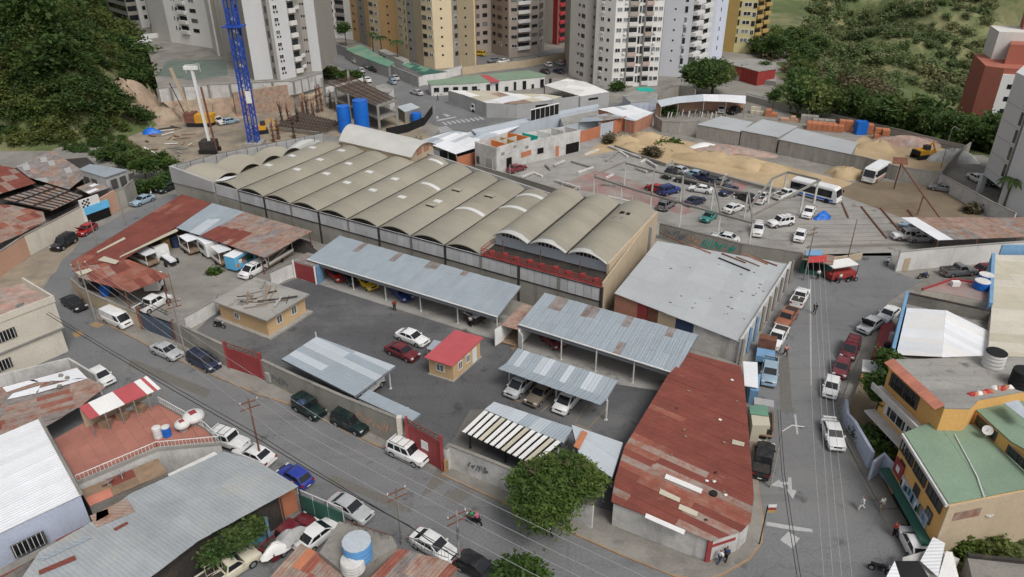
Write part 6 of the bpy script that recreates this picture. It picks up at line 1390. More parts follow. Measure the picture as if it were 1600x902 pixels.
# ------------------------------------------------------------------ buildings on the right
kA,kB,kC = Z(1200,226),Z(1200,452),Z(1200,676)
# blue edged workshop with white hipped roof
bw = thing('blue_edged_house','house with a white gabled roof and light blue side walls','house',G(1470,560))
rd_ = [G(*kB(1110,130),5.2),G(*kB(1085,425),5.0)]; L_ = [G(*kB(865,120),4.3),G(*kB(800,405),4.3)]; Rr = [G(*kB(1370,262),4.3),G(*kB(1382,412),4.3)]
sheets(bw,[L_[0],rd_[0],rd_[1],L_[1]],rd_[0]-L_[0],1.1,6.0,['cloth_white','white_sheet'],zf=plane([L_[0],rd_[0],rd_[1],L_[1]]),seed=51,lift=.015,shift=False)
sheets(bw,[rd_[0],Rr[0],Rr[1],rd_[1]],Rr[0]-rd_[0],1.1,6.0,['cloth_white','white_sheet'],zf=plane([rd_[0],Rr[0],Rr[1],rd_[1]]),seed=52,lift=.015,shift=False)
mb = MB(); mb.prism([L_[0],rd_[0],Rr[0],Rr[1],rd_[1],L_[1]],0,4.0); mb.build('wall','concrete_wall',bw)
E1,E2 = G(*kB(872,10),5.0),G(*kB(768,435),5.0); mb = MB(); mb.wall([E1,E2],5.0,.35); mb.build('blue_wall','wall_blue',bw)
F1,F2 = G(*kB(880,30),5.0),G(*kB(1390,140),5.0); mb = MB(); mb.wall([F1,F2],[5.0,5.0],.3); mb.build('parapet','concrete_dirty',bw); MB().beam(F1+VZ(.1),F2+VZ(.1),.3,.14).build('coping','grime_shade_black',bw)
mb = MB(); mb.slab([F1-VZ(1.4),F2-VZ(1.4),Rr[0]-VZ(.4),rd_[0]-VZ(1.2),L_[0]-VZ(.4)],.1); mb.build('gutter_deck','concrete',bw)
rt_ = thing('red_terrace','flat red painted terrace with a blue tank behind the white gabled roof','building',G(1500,470)); P = [G(*kA(960,910),4.4),G(*kA(1150,845),4.4),G(*kA(1380,880),4.4),G(*kA(1385,985),4.4),G(*kA(1130,935),4.4)]
mb = MB(); mb.prism(P,0,4.4); mb.build('wall','wall_cream',rt_); MB().prism(P,4.4,4.45).build('floor','red_floor',rt_); tank('second blue round tank, at the back of the red terrace',kA(1350,850),4.5,.9,.9,'plastic_blue','wall_white',dome=False); mb = MB(); mb.wall([P[0],P[1],P[2]],.3,.2,z0=4.4); mb.build('parapet','gate_red',rt_)
tank('blue round tank with white lid on the red terrace',kA(1325,895),4.5,.95,1.0,'plastic_blue','wall_white',dome=False); o = MB().box(*(lambda c: (c.x-.5,c.x+.5,c.y-.3,c.y+.3,4.45,5.1))(G(*kA(1165,880),4.45))).build('air_conditioner','white_paint'); tag(o,'white air conditioner box on the red terrace','air conditioner')
t,P = roofed('beige_roof_hall','hall with a long beige ribbed roof at the right edge','hall',[(1555,398),(1680,405),(1680,640),(1585,585),(1543,558),(1548,500)],(5.0,)*6,(1,0),2.0,12,rs('fibre_pale','fibre_pale','wall_cream'),(),3,53,.02)
mb = MB(); mb.prism([p.xy for p in P],0,4.8); mb.build('wall','wall_cream',t); mb = MB(); mb.wall([P[0]-Vector((.5,.3,0)),G(1551,478,5.0)-Vector((.3,0,0))],5.4,.4); mb.build('blue_wall','wall_blue',t)
mb = MB(); mb.wall([G(1563,392,5.4),G(1600,392,5.4),G(1640,396,5.4)],1.5,.2,z0=4.8); mb.build('roof_screen','wall_blue',t)
# porch and garden strip along the right street
po = thing('red_porch','narrow red floored porch beside the light blue wall','porch',G(1380,560)); mb = MB(); mb.prism([G(*kB(*p)) for p in ((705,230),(780,225),(770,445),(640,445))],0,.5); mb.build('floor','gate_red',po)
mb = MB(); mb.prism([G(*kB(*p),2.5) for p in ((590,440),(765,455),(745,530),(585,510))],2.4,2.55); mb.build('roof','cloth_white',po); posts(po,[G(*kB(590,600)),G(*kB(740,610))],2.4,.07); mb = MB(); mb.wall([G(*kB(560,620)),G(*kB(740,630))],2.0,.2); mb.build('wall','wall_ochre',po)
for p,l in (((735,385),'dark plastic drum on the red porch'),((770,320),'grey metal drum on the red porch')): tank(l,kB(*p),.5,.4,1.0,'black' if 'dark' in l else 'wall_grey',dome=False,name='drum',ribs=2)
t,P = wall_thing('pale lilac garden wall along the sidewalk below the yellow house',[kB(470,760),kB(480,850),kC(520,20),kC(560,100),kC(625,230)],[1.6,1.6,1.9,2.0,2.2],'wall_lilac',th=.3,cap=None)
t,P = wall_thing('curved lilac shop wall at the foot of the yellow house',[kC(625,300),kC(690,250),kC(760,330)],2.4,'wall_lilac',th=.25,cap=None)
gd = tag(MB().prism([G(*p) for p in (kB(490,780),kB(560,620),kB(740,640),kB(780,800),kC(800,200),kC(640,225),kC(530,20))],-.05,1.0).build('terrace','earth'),'raised garden bed behind the lilac wall',None,None,'structure')
# yellow house
yh = thing('yellow_house','tall yellow house with green roofs, clay tile edge and street sign','house',G(1480,800))
ZU,ZG = 9.0,6.4
UPR = [G(1393.5,562,ZU),G(1476,637,ZU),G(1516,638,ZU),G(1530,624,ZU),G(1660,600,ZU),G(1660,560,ZU),G(1556,556,ZU),G(1465,560,ZU)]
mb = MB(); mb.prism(UPR,0,ZU-.15); mb.build('upper_block','wall_ochre',yh); mb = MB(); mb.prism([p*1.0 for p in UPR],ZU-.15,ZU); mb.build('flat_roof','concrete',yh)
a,b = UPR[0],UPR[1]; d = (b-a).normalized(); n = Vector((d.y,-d.x,0)); cnt = int((b-a).length/.42)
for k in range(cnt):
 p = a+d*(.42*k); MB().plate([p+n*.75+VZ(-.32),p+d*.4+n*.75+VZ(-.32),p+d*.4-n*.15+VZ(.08),p-n*.15+VZ(.08)],.07).build('clay_tile','clay_tile',yh)
def band(parent,a,b,s,z,w,h,bars=3,m='window_white'):
 o = window(parent,a,b,s,z,w,h,m,'glass'); 
 for k in range(bars): piece('mullion',U_BOX(m),o,on_wall(a,b,s+w*(k+1)/(bars+1)-.03,z,.06,h,.11))
 return o
ao,bo_ = a+n*.02,b+n*.02
band(yh,ao,bo_,.6,ZU-2.6,4.2,1.5,4,'window_dark'); band(yh,ao,bo_,1.0,ZU-5.8,6.6,1.5,6,'window_white'); band(yh,ao,bo_,.8,ZU-8.6,3.0,1.5,3,'window_white')
for z in (ZU-3.35,ZU-6.3): mb = MB(); mb.slab([UP(v,z) for v in (a-d*.3+n*1.2,b+n*1.2,b,a-d*.3)],.18); mb.build('balcony_slab','wall_white',yh)
mb = MB(); mb.wall([a-d*.3+n*1.15,b+n*1.15],.5,.12,z0=ZU-3.3); mb.build('balcony_parapet','wall_white',yh)
LG = [G(1413,676,ZG),G(1483,787,ZG),G(1660,752,ZG),G(1660,745,ZG),G(1520,664,ZG),G(1465,655,ZG)]
mb = MB(); mb.prism(LG,0,ZG-.15); mb.build('lower_block','wall_ochre',yh); sheets(yh,LG,LG[1]-LG[0],3.2,20,'green_roof',zf=lambda x,y: ZG,seed=54,lift=.008,shift=False,th=.12)
MB().path([G(1492,679,ZG+.12),G(1512,716,ZG+.12),G(1527,745,ZG+.12),G(1538,777,ZG+.12)],.05,5).build('hose','white_paint',yh)
UG = [G(1518,634,7.8),G(1660,615,7.8),G(1660,735,7.8),G(1580,690,7.8)]
mb = MB(); mb.prism(UG,0,7.65); mb.build('side_block','wall_ochre',yh); sheets(yh,UG,UG[2]-UG[3],3.0,20,'green_roof',zf=lambda x,y: 7.8,seed=55,lift=.008,shift=False,th=.12)
sa,sb = UG[0],UG[3]; o_ = Vector(((sb-sa).y,-(sb-sa).x,0)).normalized()*.02
band(yh,sa+o_,sb+o_,1.0,6.55,2.6,1.0,1,'window_dark'); band(yh,sa+o_,sb+o_,5.0,6.55,3.6,.9,2,'window_dark')
a,b = LG[0],LG[1]; d = (b-a).normalized(); n = Vector((d.y,-d.x,0)); Lg = (b-a).length
mb = MB(); mb.beam(a+n*.1+VZ(-.25),b+n*.1+VZ(-.25),.25,.3); mb.build('eave_beam','wall_white',yh)
for s,w in ((.02,.12),(.16,.15),(.34,.26),(.64,.30)): band(yh,a+n*.02,b+n*.02,s*Lg,ZG-1.75,w*Lg,1.2,2 if w > .2 else 1,'window_dark')
for s in (.10,.45): window(yh,a+n*.02,b+n*.02,s*Lg,2.9,.95,1.2,'window_dark','glass')
window(yh,a+n*.02,b+n*.02,.74*Lg,2.6,1.0,1.3,'window_dark','glass_pale')
piece('sign',U_BOX('gate_red'),yh,on_wall(a+n*.02,b+n*.02,.03*Lg,2.2,1.6,1.6,.15)); piece('sign_emblem',U_BOX('white_paint'),yh,on_wall(a+n*.02,b+n*.02,.03*Lg+.5,2.7,.6,.6,.18))
bn = piece('banner',U_BOX('wall_bluegrey'),yh,on_wall(a+n*.02,b+n*.02,.22*Lg,1.9,.60*Lg,1.2,.12)); rnd = random.Random(2)
for k in range(16): piece('poster',U_BOX(rnd.choice(['black','white_paint','grey_paint','wall_blue','green_dark','paint_orange'])),yh,on_wall(a+n*.02,b+n*.02,.23*Lg+k*.036*Lg,2.0+rnd.uniform(0,.4),.03*Lg,rnd.uniform(.5,.9),.15))
mb = MB(); mb.slab([UP(v,1.75) for v in (a-d*.5+n*.9,b+n*.9,b,a-d*.5)],.16); mb.build('street_canopy','green_dark',yh); piece('shop_opening',U_BOX('dark_void'),yh,on_wall(a+n*.02,b+n*.02,.15*Lg,.02,.75*Lg,1.6,.06))
e0,e1 = LG[1],LG[2]; en = Vector(((e1-e0).y,-(e1-e0).x,0)).normalized()
mb = MB(); mb.wall([e0+en*.06,e1+en*.06],ZG-.2,.12); mb.build('end_wall','wall_tan',yh); piece('patch',U_BOX('rust_pale'),yh,on_wall(e0+en*.12,e1+en*.12,.8,4.4,2.6,.9,.03))
dish('grey dish on the bare end wall of the yellow house',kC(1370,470),4.6,.75,'wall_grey',-1.2); dish('grey dish on the yellow house balcony',kB(930,690),6.6,.55,'wall_grey',-2.2); dish('white dish by the upper green roof edge',kB(1165,815),7.2,.55,'wall_white',-2.2); dish('small white dish beside the dark windows',kB(1370,880),7.4,.45,'wall_white',-2.2)
tank('white water tank with black opening on the yellow house roof',kB(1395,480),ZU,.95,1.6,'wall_white','black',dome=False); tank('black water tank on the yellow house roof',kB(1570,600),ZU,1.0,1.6,'black','black',dome=False)
rnd = random.Random(5)
for i in range(11):
 p = G(*kB(1268+i*24,655-i*5+rnd.uniform(-10,10)),ZU); o = heap('roof_bundle',['red','orange','white','clay coloured'][i % 4]+' bundle in the row along the roof edge','bundle',p,.36,.3,.28,['red_tarp','brick_orange','cloth_white','clay_tile'][i % 4],seed=i,n=9); o['group'] = 'bundles along the yellow house roof edge'
cl = thing('blue_sheet','pale blue sheet spread on the yellow house roof','sheet',G(1560,620,ZU)); MB().slab([G(*kB(1470,710),ZU+.1),G(*kB(1560,690),ZU+.1),G(*kB(1640,790),ZU+.1),G(*kB(1600,810),ZU+.1)],.06).build('sheet','wall_bluegrey',cl)
# small sheds at the bottom right
bs = thing('white_sheet_shed','shed with tilted white sheets and a dark pyramid roof','shed',G(1430,880)); MB().slab([G(*kC(950,800),2.5),G(*kC(1030,650),2.7),G(*kC(1105,690),2.7),G(*kC(1060,900),2.5)],.06).build('roof_sheet','white_sheet',bs); MB().slab([G(*kC(1060,905),2.5),G(*kC(1110,740),2.6),G(*kC(1150,745),2.6),G(*kC(1190,905),2.5)],.06).build('roof_sheet','cloth_white',bs)
ap_ = G(*kC(940,800),2.6); q = [G(*kC(730,915),2.3),G(*kC(790,800),2.5),ap_,G(*kC(1010,915),2.3)]
mb = MB(); mb.slab([q[1],q[2],q[3],G(*kC(830,920),2.3)],.08); mb.build('dark_roof','black',bs); mb = MB(); mb.slab([q[0],q[1],G(*kC(830,920),2.3)],.08); mb.build('roof_sheet','white_sheet',bs)
mb = MB(); mb.prism([G(*kC(*p)) for p in ((800,890),(1000,830),(1150,900),(1000,1000),(800,1000))],0,2.1); mb.build('wall','wall_white_dirty',bs)
cb = thing('low_slab_building','low building with a blackened grey slab roof in the bottom corner','building',G(1560,900)); P = [G(*kC(1240,780),2.2),G(*kC(1700,830),2.2),G(*kC(1700,1000),2.2),G(*kC(1290,1000),2.2)]; mb = MB(); mb.prism(P,0,2.2); mb.build('wall','block_wall',cb); MB().prism(P,2.2,2.3).build('roof','concrete_dirty',cb); MB().wall(P[:2],.35,.3,z0=2.25).build('parapet','grime_shade_black',cb)
# ------------------------------------------------------------------ vehicles
def _prof(pr,x):
 for (a,za),(b,zb) in zip(pr,pr[1:]):
  if b <= x <= a: return za+(zb-za)*(a-x)/(a-b)
 return pr[-1][1] if x < pr[-1][0] else pr[0][1]
class CarKind:
 """Builds the shared part meshes of one kind of car. x forward, origin on the ground under the middle."""
 def __init__(s,name,L,W,prof,cab,roofz,belt,wheels,wr=.32,sides=2,rack=False,bed=None,panel=False,spare=False,wroof=.80,lights=.62,clad=False):
  s.parts = []; w = W/2; s.W,s.L = W,L
  mb = MB(); xs = [L/2,L/2-.08,L/2-.35,L/2-.9]+[p[0] for p in prof if -L/2+.5 < p[0] < L/2-.9]+[-L/2+.5,-L/2+.1,-L/2]
  xs = sorted(set(round(x,3) for x in xs),reverse=True); rings = []
  for x in xs:
   e = min(L/2-x,x+L/2); k = .80 if e < .02 else (.90 if e < .12 else (.97 if e < .5 else 1.0)); zt = _prof(prof,x)-(.10 if e < .02 else (.03 if e < .12 else 0)); zb = .34 if e < .02 else (.26 if e < .12 else .22)
   h = [(w*k*.93,zb),(w*k,zb+.12),(w*k*1.0,lerp(zb,zt,.62)),(w*k*.965,zt-.07),(w*k*.86,zt-.005),(0,zt+.025)]
   rings.append([(x,-y,z) for y,z in h]+[(x,y,z) for y,z in h[-2::-1]])
  n = len(rings[0]); vs = [p for r in rings for p in r]; fs = []
  for j in range(len(rings)-1):
   for i in range(n-1): fs.append((j*n+i,(j+1)*n+i,(j+1)*n+i+1,j*n+i+1))
   fs.append((j*n+n-1,(j+1)*n+n-1,(j+1)*n,j*n))
  fs += [tuple(range(n)),tuple((len(rings)-1)*n+i for i in range(n-1,-1,-1))]
  mb.add(vs,fs)
  for wx in wheels:            # dark wheel arches
   for sy in (-1,1):
    m_ = 11; c = [(wx,sy*(w+.006),wr)]; a = [(wx+math.cos(math.pi*i/m_)*(wr+.07),sy*(w+.006),wr*.9+math.sin(math.pi*i/m_)*(wr+.06)) for i in range(m_+1)]
    mb.add(c+a,[(0,i+1,i+2) for i in range(m_)],1)
  if clad: mb.box(-L/2+.1,L/2-.1,-w-.012,w+.012,.30,.46,1)
  s.body(mb,'body')
  # greenhouse: pillars and roof
  xa,xb,xc,xd = cab; wb,wt = w*.90,w*wroof; zb = [belt[0],belt[0],belt[1],belt[1]]
  B = [(xa,-wb,belt[0]-.03),(xa,wb,belt[0]-.03),(xd,wb,belt[1]-.03),(xd,-wb,belt[1]-.03)]
  T_ = [(xb,-wt,roofz-.04),(xb,wt,roofz-.04),(xc,wt,roofz-.04),(xc,-wt,roofz-.04)]; C_ = [(xb-.14,-wt+.16,roofz),(xb-.14,wt-.16,roofz),(xc+.14,wt-.16,roofz),(xc+.14,-wt+.16,roofz)]
  mb = MB(); mb.add(B+T_+C_,[(0,1,5,4),(1,2,6,5),(2,3,7,6),(3,0,4,7),(4,5,9,8),(5,6,10,9),(6,7,11,10),(7,4,8,11),(8,9,10,11)]); s.body(mb,'cabin')
  def pane(nm,q,u0,u1,v0,v1):
   q = [Vector(p) for p in q]; f_ = lambda u,v: q[0].lerp(q[1],u).lerp(q[3].lerp(q[2],u),v)
   r = [f_(u0,v0),f_(u1,v0),f_(u1,v1),f_(u0,v1)]; nn = (r[1]-r[0]).cross(r[3]-r[0]).normalized(); mb = MB(); mb.plate([p-nn*.01 for p in r],.022); s.parts.append((nm,mb.mesh(nm,'car_glass'),None,False))
  V = [Vector(p) for p in B+T_]
  pane('windshield',[V[0],V[1],V[5],V[4]],.05,.95,.10,.94); pane('rear_window',[V[2],V[3],V[7],V[6]],.07,.93,.14,.90)
  for a,b,c,d in ((V[1],V[2],V[6],V[5]),(V[3],V[0],V[4],V[7])):
   k = 1 if panel else sides; fl = a is V[3]
   for i in range(k):
    u0,u1 = (.05+i*(.92/sides),.05+(i+1)*(.92/sides)-.05) if not panel else (.05,.26)
    if fl: u0,u1 = 1-u1,1-u0
    pane('side_window',[a,b,c,d],u0,u1,.14,.88)
  # wheels
  for wx in wheels:
   for sy in (-1,1):
    y = sy*(w-.09); mb = MB(); mb.tube((wx,y-.1,wr),(wx,y+.1,wr),wr,16); i0 = len(s.parts); s.parts.append(('wheel',mb.mesh('wheel','rubber',40),None,False))
    mb = MB(); mb.tube((wx,y+sy*.095,wr),(wx,y+sy*.108,wr),wr*.62,12); s.parts.append(('rim',mb.mesh('rim','rim'),i0,False))
  zl = lights
  for sy in (-1,1):
   mb = MB(); mb.box(L/2-.20,L/2-.035,sy*w*.72-.17,sy*w*.72+.17,zl,zl+.15); s.parts.append(('headlight',mb.mesh('headlight','lamp_clear'),None,False))
   mb = MB(); mb.box(-L/2-.012,-L/2+.14,sy*w*.74-.14,sy*w*.74+.14,zl+.06,zl+.26); s.parts.append(('tail_light',mb.mesh('tail_light','lamp_red'),None,False))
   mb = MB(); mb.box(xa-.35,xa-.2,sy*(w+.02)-.09,sy*(w+.02)+.09,belt[0]-.02,belt[0]+.13); s.parts.append(('mirror',mb.mesh('mirror','car_paint'),None,True))
  mb = MB(); mb.box(L/2-.05,L/2+.012,-w*.45,w*.45,zl-.02,zl+.13); s.parts.append(('grille',mb.mesh('grille','black'),None,False))
  mb = MB(); mb.box(L/2-.06,L/2+.05,-w*.86,w*.86,.36,.52); s.parts.append(('bumper',mb.mesh('bumper','car_paint'),None,True)); mb = MB(); mb.box(-L/2-.05,-L/2+.06,-w*.86,w*.86,.38,.54); s.parts.append(('bumper',mb.mesh('bumper','car_paint'),None,True))
  mb = MB(); mb.box(-L/2-.062,-L/2-.05,-.2,.2,.42,.52); s.parts.append(('number_plate',mb.mesh('number_plate','white_paint'),None,False))
  if rack:
   mb = MB()
   for sy in (-1,1): mb.tube((xb-.25,sy*(wt-.08),roofz+.07),(xc+.2,sy*(wt-.08),roofz+.07),.025,5)
   for i in range(3): x = lerp(xb-.4,xc+.3,i/2); mb.tube((x,-wt+.08,roofz+.07),(x,wt-.08,roofz+.07),.022,5)
   s.parts.append(('roof_rack',mb.mesh('roof_rack','black'),None,False))
  if bed:
   mb = MB(); mb.box(bed[0],bed[1],-w+.14,w-.14,bed[2]-.45,bed[2]+.03,0); s.parts.append(('bed_floor',mb.mesh('bed_floor','grime_shade_black'),None,False))
   mb = MB(); h = bed[2]; mb.box(bed[0]-.06,bed[1]+.06,-w+.02,-w+.13,h-.05,h+.12); mb.box(bed[0]-.06,bed[1]+.06,w-.13,w-.02,h-.05,h+.12); mb.box(bed[0]-.08,bed[0]+.02,-w+.13,w-.13,h-.05,h+.12); mb.box(bed[1]-.02,bed[1]+.06,-w+.13,w-.13,h-.05,h+.10); s.body(mb,'bed_side')
  if spare: mb = MB(); mb.tube((-L/2-.02,0,.95),(-L/2-.2,0,.95),.34,14); s.parts.append(('spare_wheel',mb.mesh('spare_wheel','rubber',40),None,False))
  # one joined mesh for cars far off
  mats = ['car_paint','car_glass','rubber','rim','lamp_clear','lamp_red','black','grime_shade_black','white_paint']; mb = MB()
  for nm,me,_,_ in s.parts:
   k = len(mb.v); mb.v += [tuple(v.co) for v in me.vertices]
   for p in me.polygons: mb.f.append(tuple(i+k for i in p.vertices)); mb.m.append(mats.index(me.materials[p.material_index].name))
  s.lite = mb.mesh('car_'+name,mats,35)
 def body(s,mb,nm): s.parts.append((nm,mb.mesh(nm,['car_paint','black'],35),None,True))
KIND = {
 'sedan': CarKind('sedan',4.55,1.76,[(2.28,.68),(2.1,.78),(1.2,.90),(.95,.95),(-1.5,.98),(-1.6,1.0),(-2.15,.97),(-2.28,.90)],(1.05,.28,-1.0,-1.75),1.43,(.95,1.0),(1.38,-1.32)),
 'hatch': CarKind('hatch',3.85,1.66,[(1.93,.68),(1.75,.80),(1.0,.92),(-1.5,.96),(-1.93,.92)],(1.0,.25,-1.25,-1.85),1.46,(.93,.95),(1.2,-1.2),.3),
 'suv': CarKind('suv',4.55,1.82,[(2.28,.85),(2.1,.98),(1.0,1.08),(-2.1,1.08),(-2.28,1.02)],(.95,.42,-2.0,-2.2),1.78,(1.05,1.06),(1.38,-1.38),.37,3,True,clad=True,lights=.74),
 'jeep': CarKind('jeep',4.1,1.72,[(2.05,.95),(1.95,1.02),(.6,1.08),(-2.0,1.08),(-2.05,1.0)],(.62,.42,-1.92,-2.0),1.80,(1.06,1.06),(1.25,-1.2),.37,3,True,spare=True,wroof=.86,clad=True,lights=.76),
 'pickup': CarKind('pickup',5.15,1.82,[(2.58,.85),(2.4,.98),(1.2,1.06),(-2.5,1.04),(-2.58,.98)],(1.1,.5,-.35,-.62),1.70,(1.04,1.04),(1.6,-1.5),.37,1,False,(-2.48,-.72,1.04),lights=.74),
 'crew': CarKind('crew',5.2,1.82,[(2.6,.85),(2.4,.98),(1.4,1.06),(-2.5,1.04),(-2.6,.98)],(1.4,.8,-.75,-1.0),1.74,(1.04,1.04),(1.7,-1.5),.38,2,False,(-2.5,-1.08,1.04),lights=.74),
 'van': CarKind('van',4.8,1.74,[(2.4,.80),(2.25,1.02),(2.0,1.08),(-2.35,1.08),(-2.4,1.05)],(2.2,1.45,-2.28,-2.36),1.96,(1.05,1.05),(1.55,-1.35),.32,3,False,None,True,wroof=.88,lights=.72),
 'minivan': CarKind('minivan',4.6,1.78,[(2.3,.75),(2.1,.90),(1.5,1.0),(-2.2,1.02),(-2.3,.96)],(1.6,.7,-2.05,-2.25),1.72,(1.0,1.0),(1.4,-1.35),.33,3,True,lights=.68)}
COLR = dict(white=(.72,.72,.71),silver=(.42,.43,.44),grey=(.17,.175,.18),dark=(.025,.027,.03),black=(.012,.012,.014),red=(.33,.02,.02),maroon=(.13,.015,.022),wine=(.17,.03,.04),blue=(.02,.045,.19),navy=(.022,.03,.065),green=(.008,.022,.021),teal=(.03,.22,.2),yellow=(.62,.40,.02),brown=(.17,.085,.06),bronze=(.16,.13,.10),purple=(.08,.06,.26),lightblue=(.28,.38,.46),rust=(.3,.11,.06),cobalt=(.02,.045,.30),orange=(.5,.15,.03),cream=(.6,.55,.43))
def car(kind,px,head,colour,label,cat='car',group=None,lite=False,name='parked_car',z=.012,tilt=0.0):
 K = KIND[kind]; p,q = G(*px,z),G(*head,z); rz = math.atan2(q.y-p.y,q.x-p.x); c = COLR[colour]
 if lite:
  o = piece(name,K.lite,None,Matrix.Translation(p) @ Matrix.Rotation(rz,4,'Z'),c); tag(o,label,cat,group); return o
 t = thing(name,label,cat,p,rz,group); made = []
 for nm,me,par,pt in K.parts:
  o = bpy.data.objects.new(nm,me); COL.objects.link(o); o.parent = made[par] if par is not None else t; o.color = (*c,1); XF[o.name] = XF[t.name]; made.append(o)
 return t
def at(T_,x,y): return T_(x,y)
T0,T1,T2,T3 = Z(0,452),Z(400,452),Z(800,452),Z(1200,452); T4,T5,T6,T7 = Z(0,676),Z(400,676),Z(800,676),Z(1200,676); U0,U1,U2,U3 = Z(0,226),Z(400,226),Z(800,226),Z(1200,226); V0,V1,V2,V3 = Z(0,0),Z(400,0),Z(800,0),Z(1200,0)
SG = 'vehicles parked along the main street'
car('sedan',T0(468,110),T0(560,165),'black','black square sedan parked at the lane bend',group=SG)
car('van',T0(735,215),T0(840,262),'white','white panel van parked along the compound wall','van',SG,name='parked_van')
car('sedan',T0(1045,410),T0(1140,452),'silver','silver coupe parked between the white van and the blue hatchback',group=SG)
car('minivan',T0(1275,478),T0(1365,522),'navy','dark blue minivan parked by the red gate',group=SG)
car('jeep',T1(335,770),T1(430,825),'green','black and white jeep with luggage on its roof','jeep',SG,name='parked_jeep')
car('suv',T1(595,860),T1(700,910),'green','dark green off-roader parked between two jeeps','jeep',SG,name='parked_jeep')
car('suv',T5(950,155),T5(1060,205),'white','white and grey jeep parked before the wide red gate','jeep',SG,name='parked_jeep')
car('hatch',T0(640,570),T0(715,622),'white','white car half hidden behind the rusty shed roof',group=SG)
car('jeep',T4(1440,80),T4(1530,110),'white','white jeep parked behind the grey roof edge','jeep',SG,name='parked_jeep')
car('sedan',T5(-5,165),T5(-90,130),'white','white sedan showing beyond the grey roof corner',group=SG)
car('wagon' if False else 'hatch',T5(248,300),T5(150,240),'cobalt','bright blue car parked beyond the grey roof',group=SG)
car('sedan',T5(590,500),T5(700,560),'silver','large silver sedan beside the green sheet fence',group=SG)
car('sedan',T5(1110,735),T5(1210,795),'white','white sedan beside the dark grille fence',group=SG)
car('hatch',T5(1380,870),T5(1470,920),'black','black car at the bottom edge of the street',group=SG)
car('suv',U0(405,635),U0(325,685),'black','black off-roader parked by the pink lane wall','jeep',name='parked_jeep')
car('hatch',U0(545,550),U0(480,590),'red','bright red hatchback with its bonnet open before the blue shutter')
car('sedan',U0(895,365),U0(820,395),'lightblue','pale blue sedan parked at the lane end')
car('sedan',U0(1050,285),U0(990,310),'green','dark green car under the bushes at the lane end')
YG = 'cars in the compound yard'
car('sedan',T1(975,325),T1(1080,365),'white','white sedan next to the dark red sedan',group=YG)
car('sedan',T1(915,415),T1(1020,460),'maroon','dark red sedan next to the white sedan',group=YG)
car('jeep',T1(705,635),T1(760,590),'white','white jeep half under the flat silver carport','jeep',YG,name='parked_jeep')
car('minivan',T2(55,625),T2(10,665),'silver','silver minivan under the folded silver carport',group=YG); car('sedan',T2(180,675),T2(120,730),'bronze','bronze sedan between two vans under the carport',group=YG); car('minivan',T2(350,720),T2(300,775),'white','white minivan at the open end of the folded carport',group=YG)
U5 = Z(440,360,3.077)
car('sedan',U5(262,225),U5(285,245),'red','red car parked at the dark left end of the long carport',group=YG); car('sedan',U5(330,245),U5(352,262),'dark','black car beside the red one under the long carport',group=YG); car('sedan',U5(410,265),U5(435,285),'yellow','yellow taxi under the long carport',group=YG); car('sedan',U5(575,318),U5(600,338),'blue','blue car behind the man under the long carport',group=YG)
car('hatch',U5(1300,545),U5(1330,570),'wine','dark red car in the shade of the rust streaked carport',group=YG)
RG = 'vehicles along the right street'
car('pickup',T3(195,75),T3(225,20),'white','white pickup parked farthest up along the grey shed','pickup',RG,name='parked_pickup'); car('pickup',T3(112,205),T3(70,260),'rust','rusty red and white pickup parked along the grey shed','pickup',RG,name='parked_pickup')
car('pickup',T3(52,330),T3(20,385),'white','white pickup nearest the red cabin truck','pickup',RG,name='parked_pickup'); car('crew',T3(5,540),T3(0,600),'lightblue','pale blue pickup behind the white kiosk roof','pickup',RG,name='parked_pickup')
car('crew',T6(1560,200),T6(1575,120),'black','black pickup parked beside the rusty corner roof','pickup',RG,name='parked_pickup')
car('sedan',T3(745,180),T3(690,225),'white','white hatchback behind the car with the open boot',group=RG); car('sedan',T3(635,245),T3(570,290),'silver','silver car with its black boot lid open',group=RG)
car('minivan',T3(508,400),T3(480,460),'maroon','maroon minivan parked on the right street',group=RG); car('hatch',T3(452,515),T3(435,570),'wine','faded red hatchback between the maroon van and the white car',group=RG); car('hatch',T3(388,635),T3(375,700),'white','white hatchback behind the white sedan',group=RG); car('sedan',T3(398,930),T3(425,1010),'white','white sedan with spoiler parked lowest on the right street',group=RG)
car('pickup',U3(1180,810),U3(1290,800),'grey','battered pickup loaded with scrap by the white wall','pickup',RG,name='parked_pickup'); car('hatch',U3(1365,800),U3(1420,795),'maroon','dark red car half hidden by the blue edged roof',group=RG)
car('hatch',T7(895,720),T7(860,650),'white','white car with open bonnet under the green street canopy',group=RG)
LG_ = 'cars in the scrap car lot'
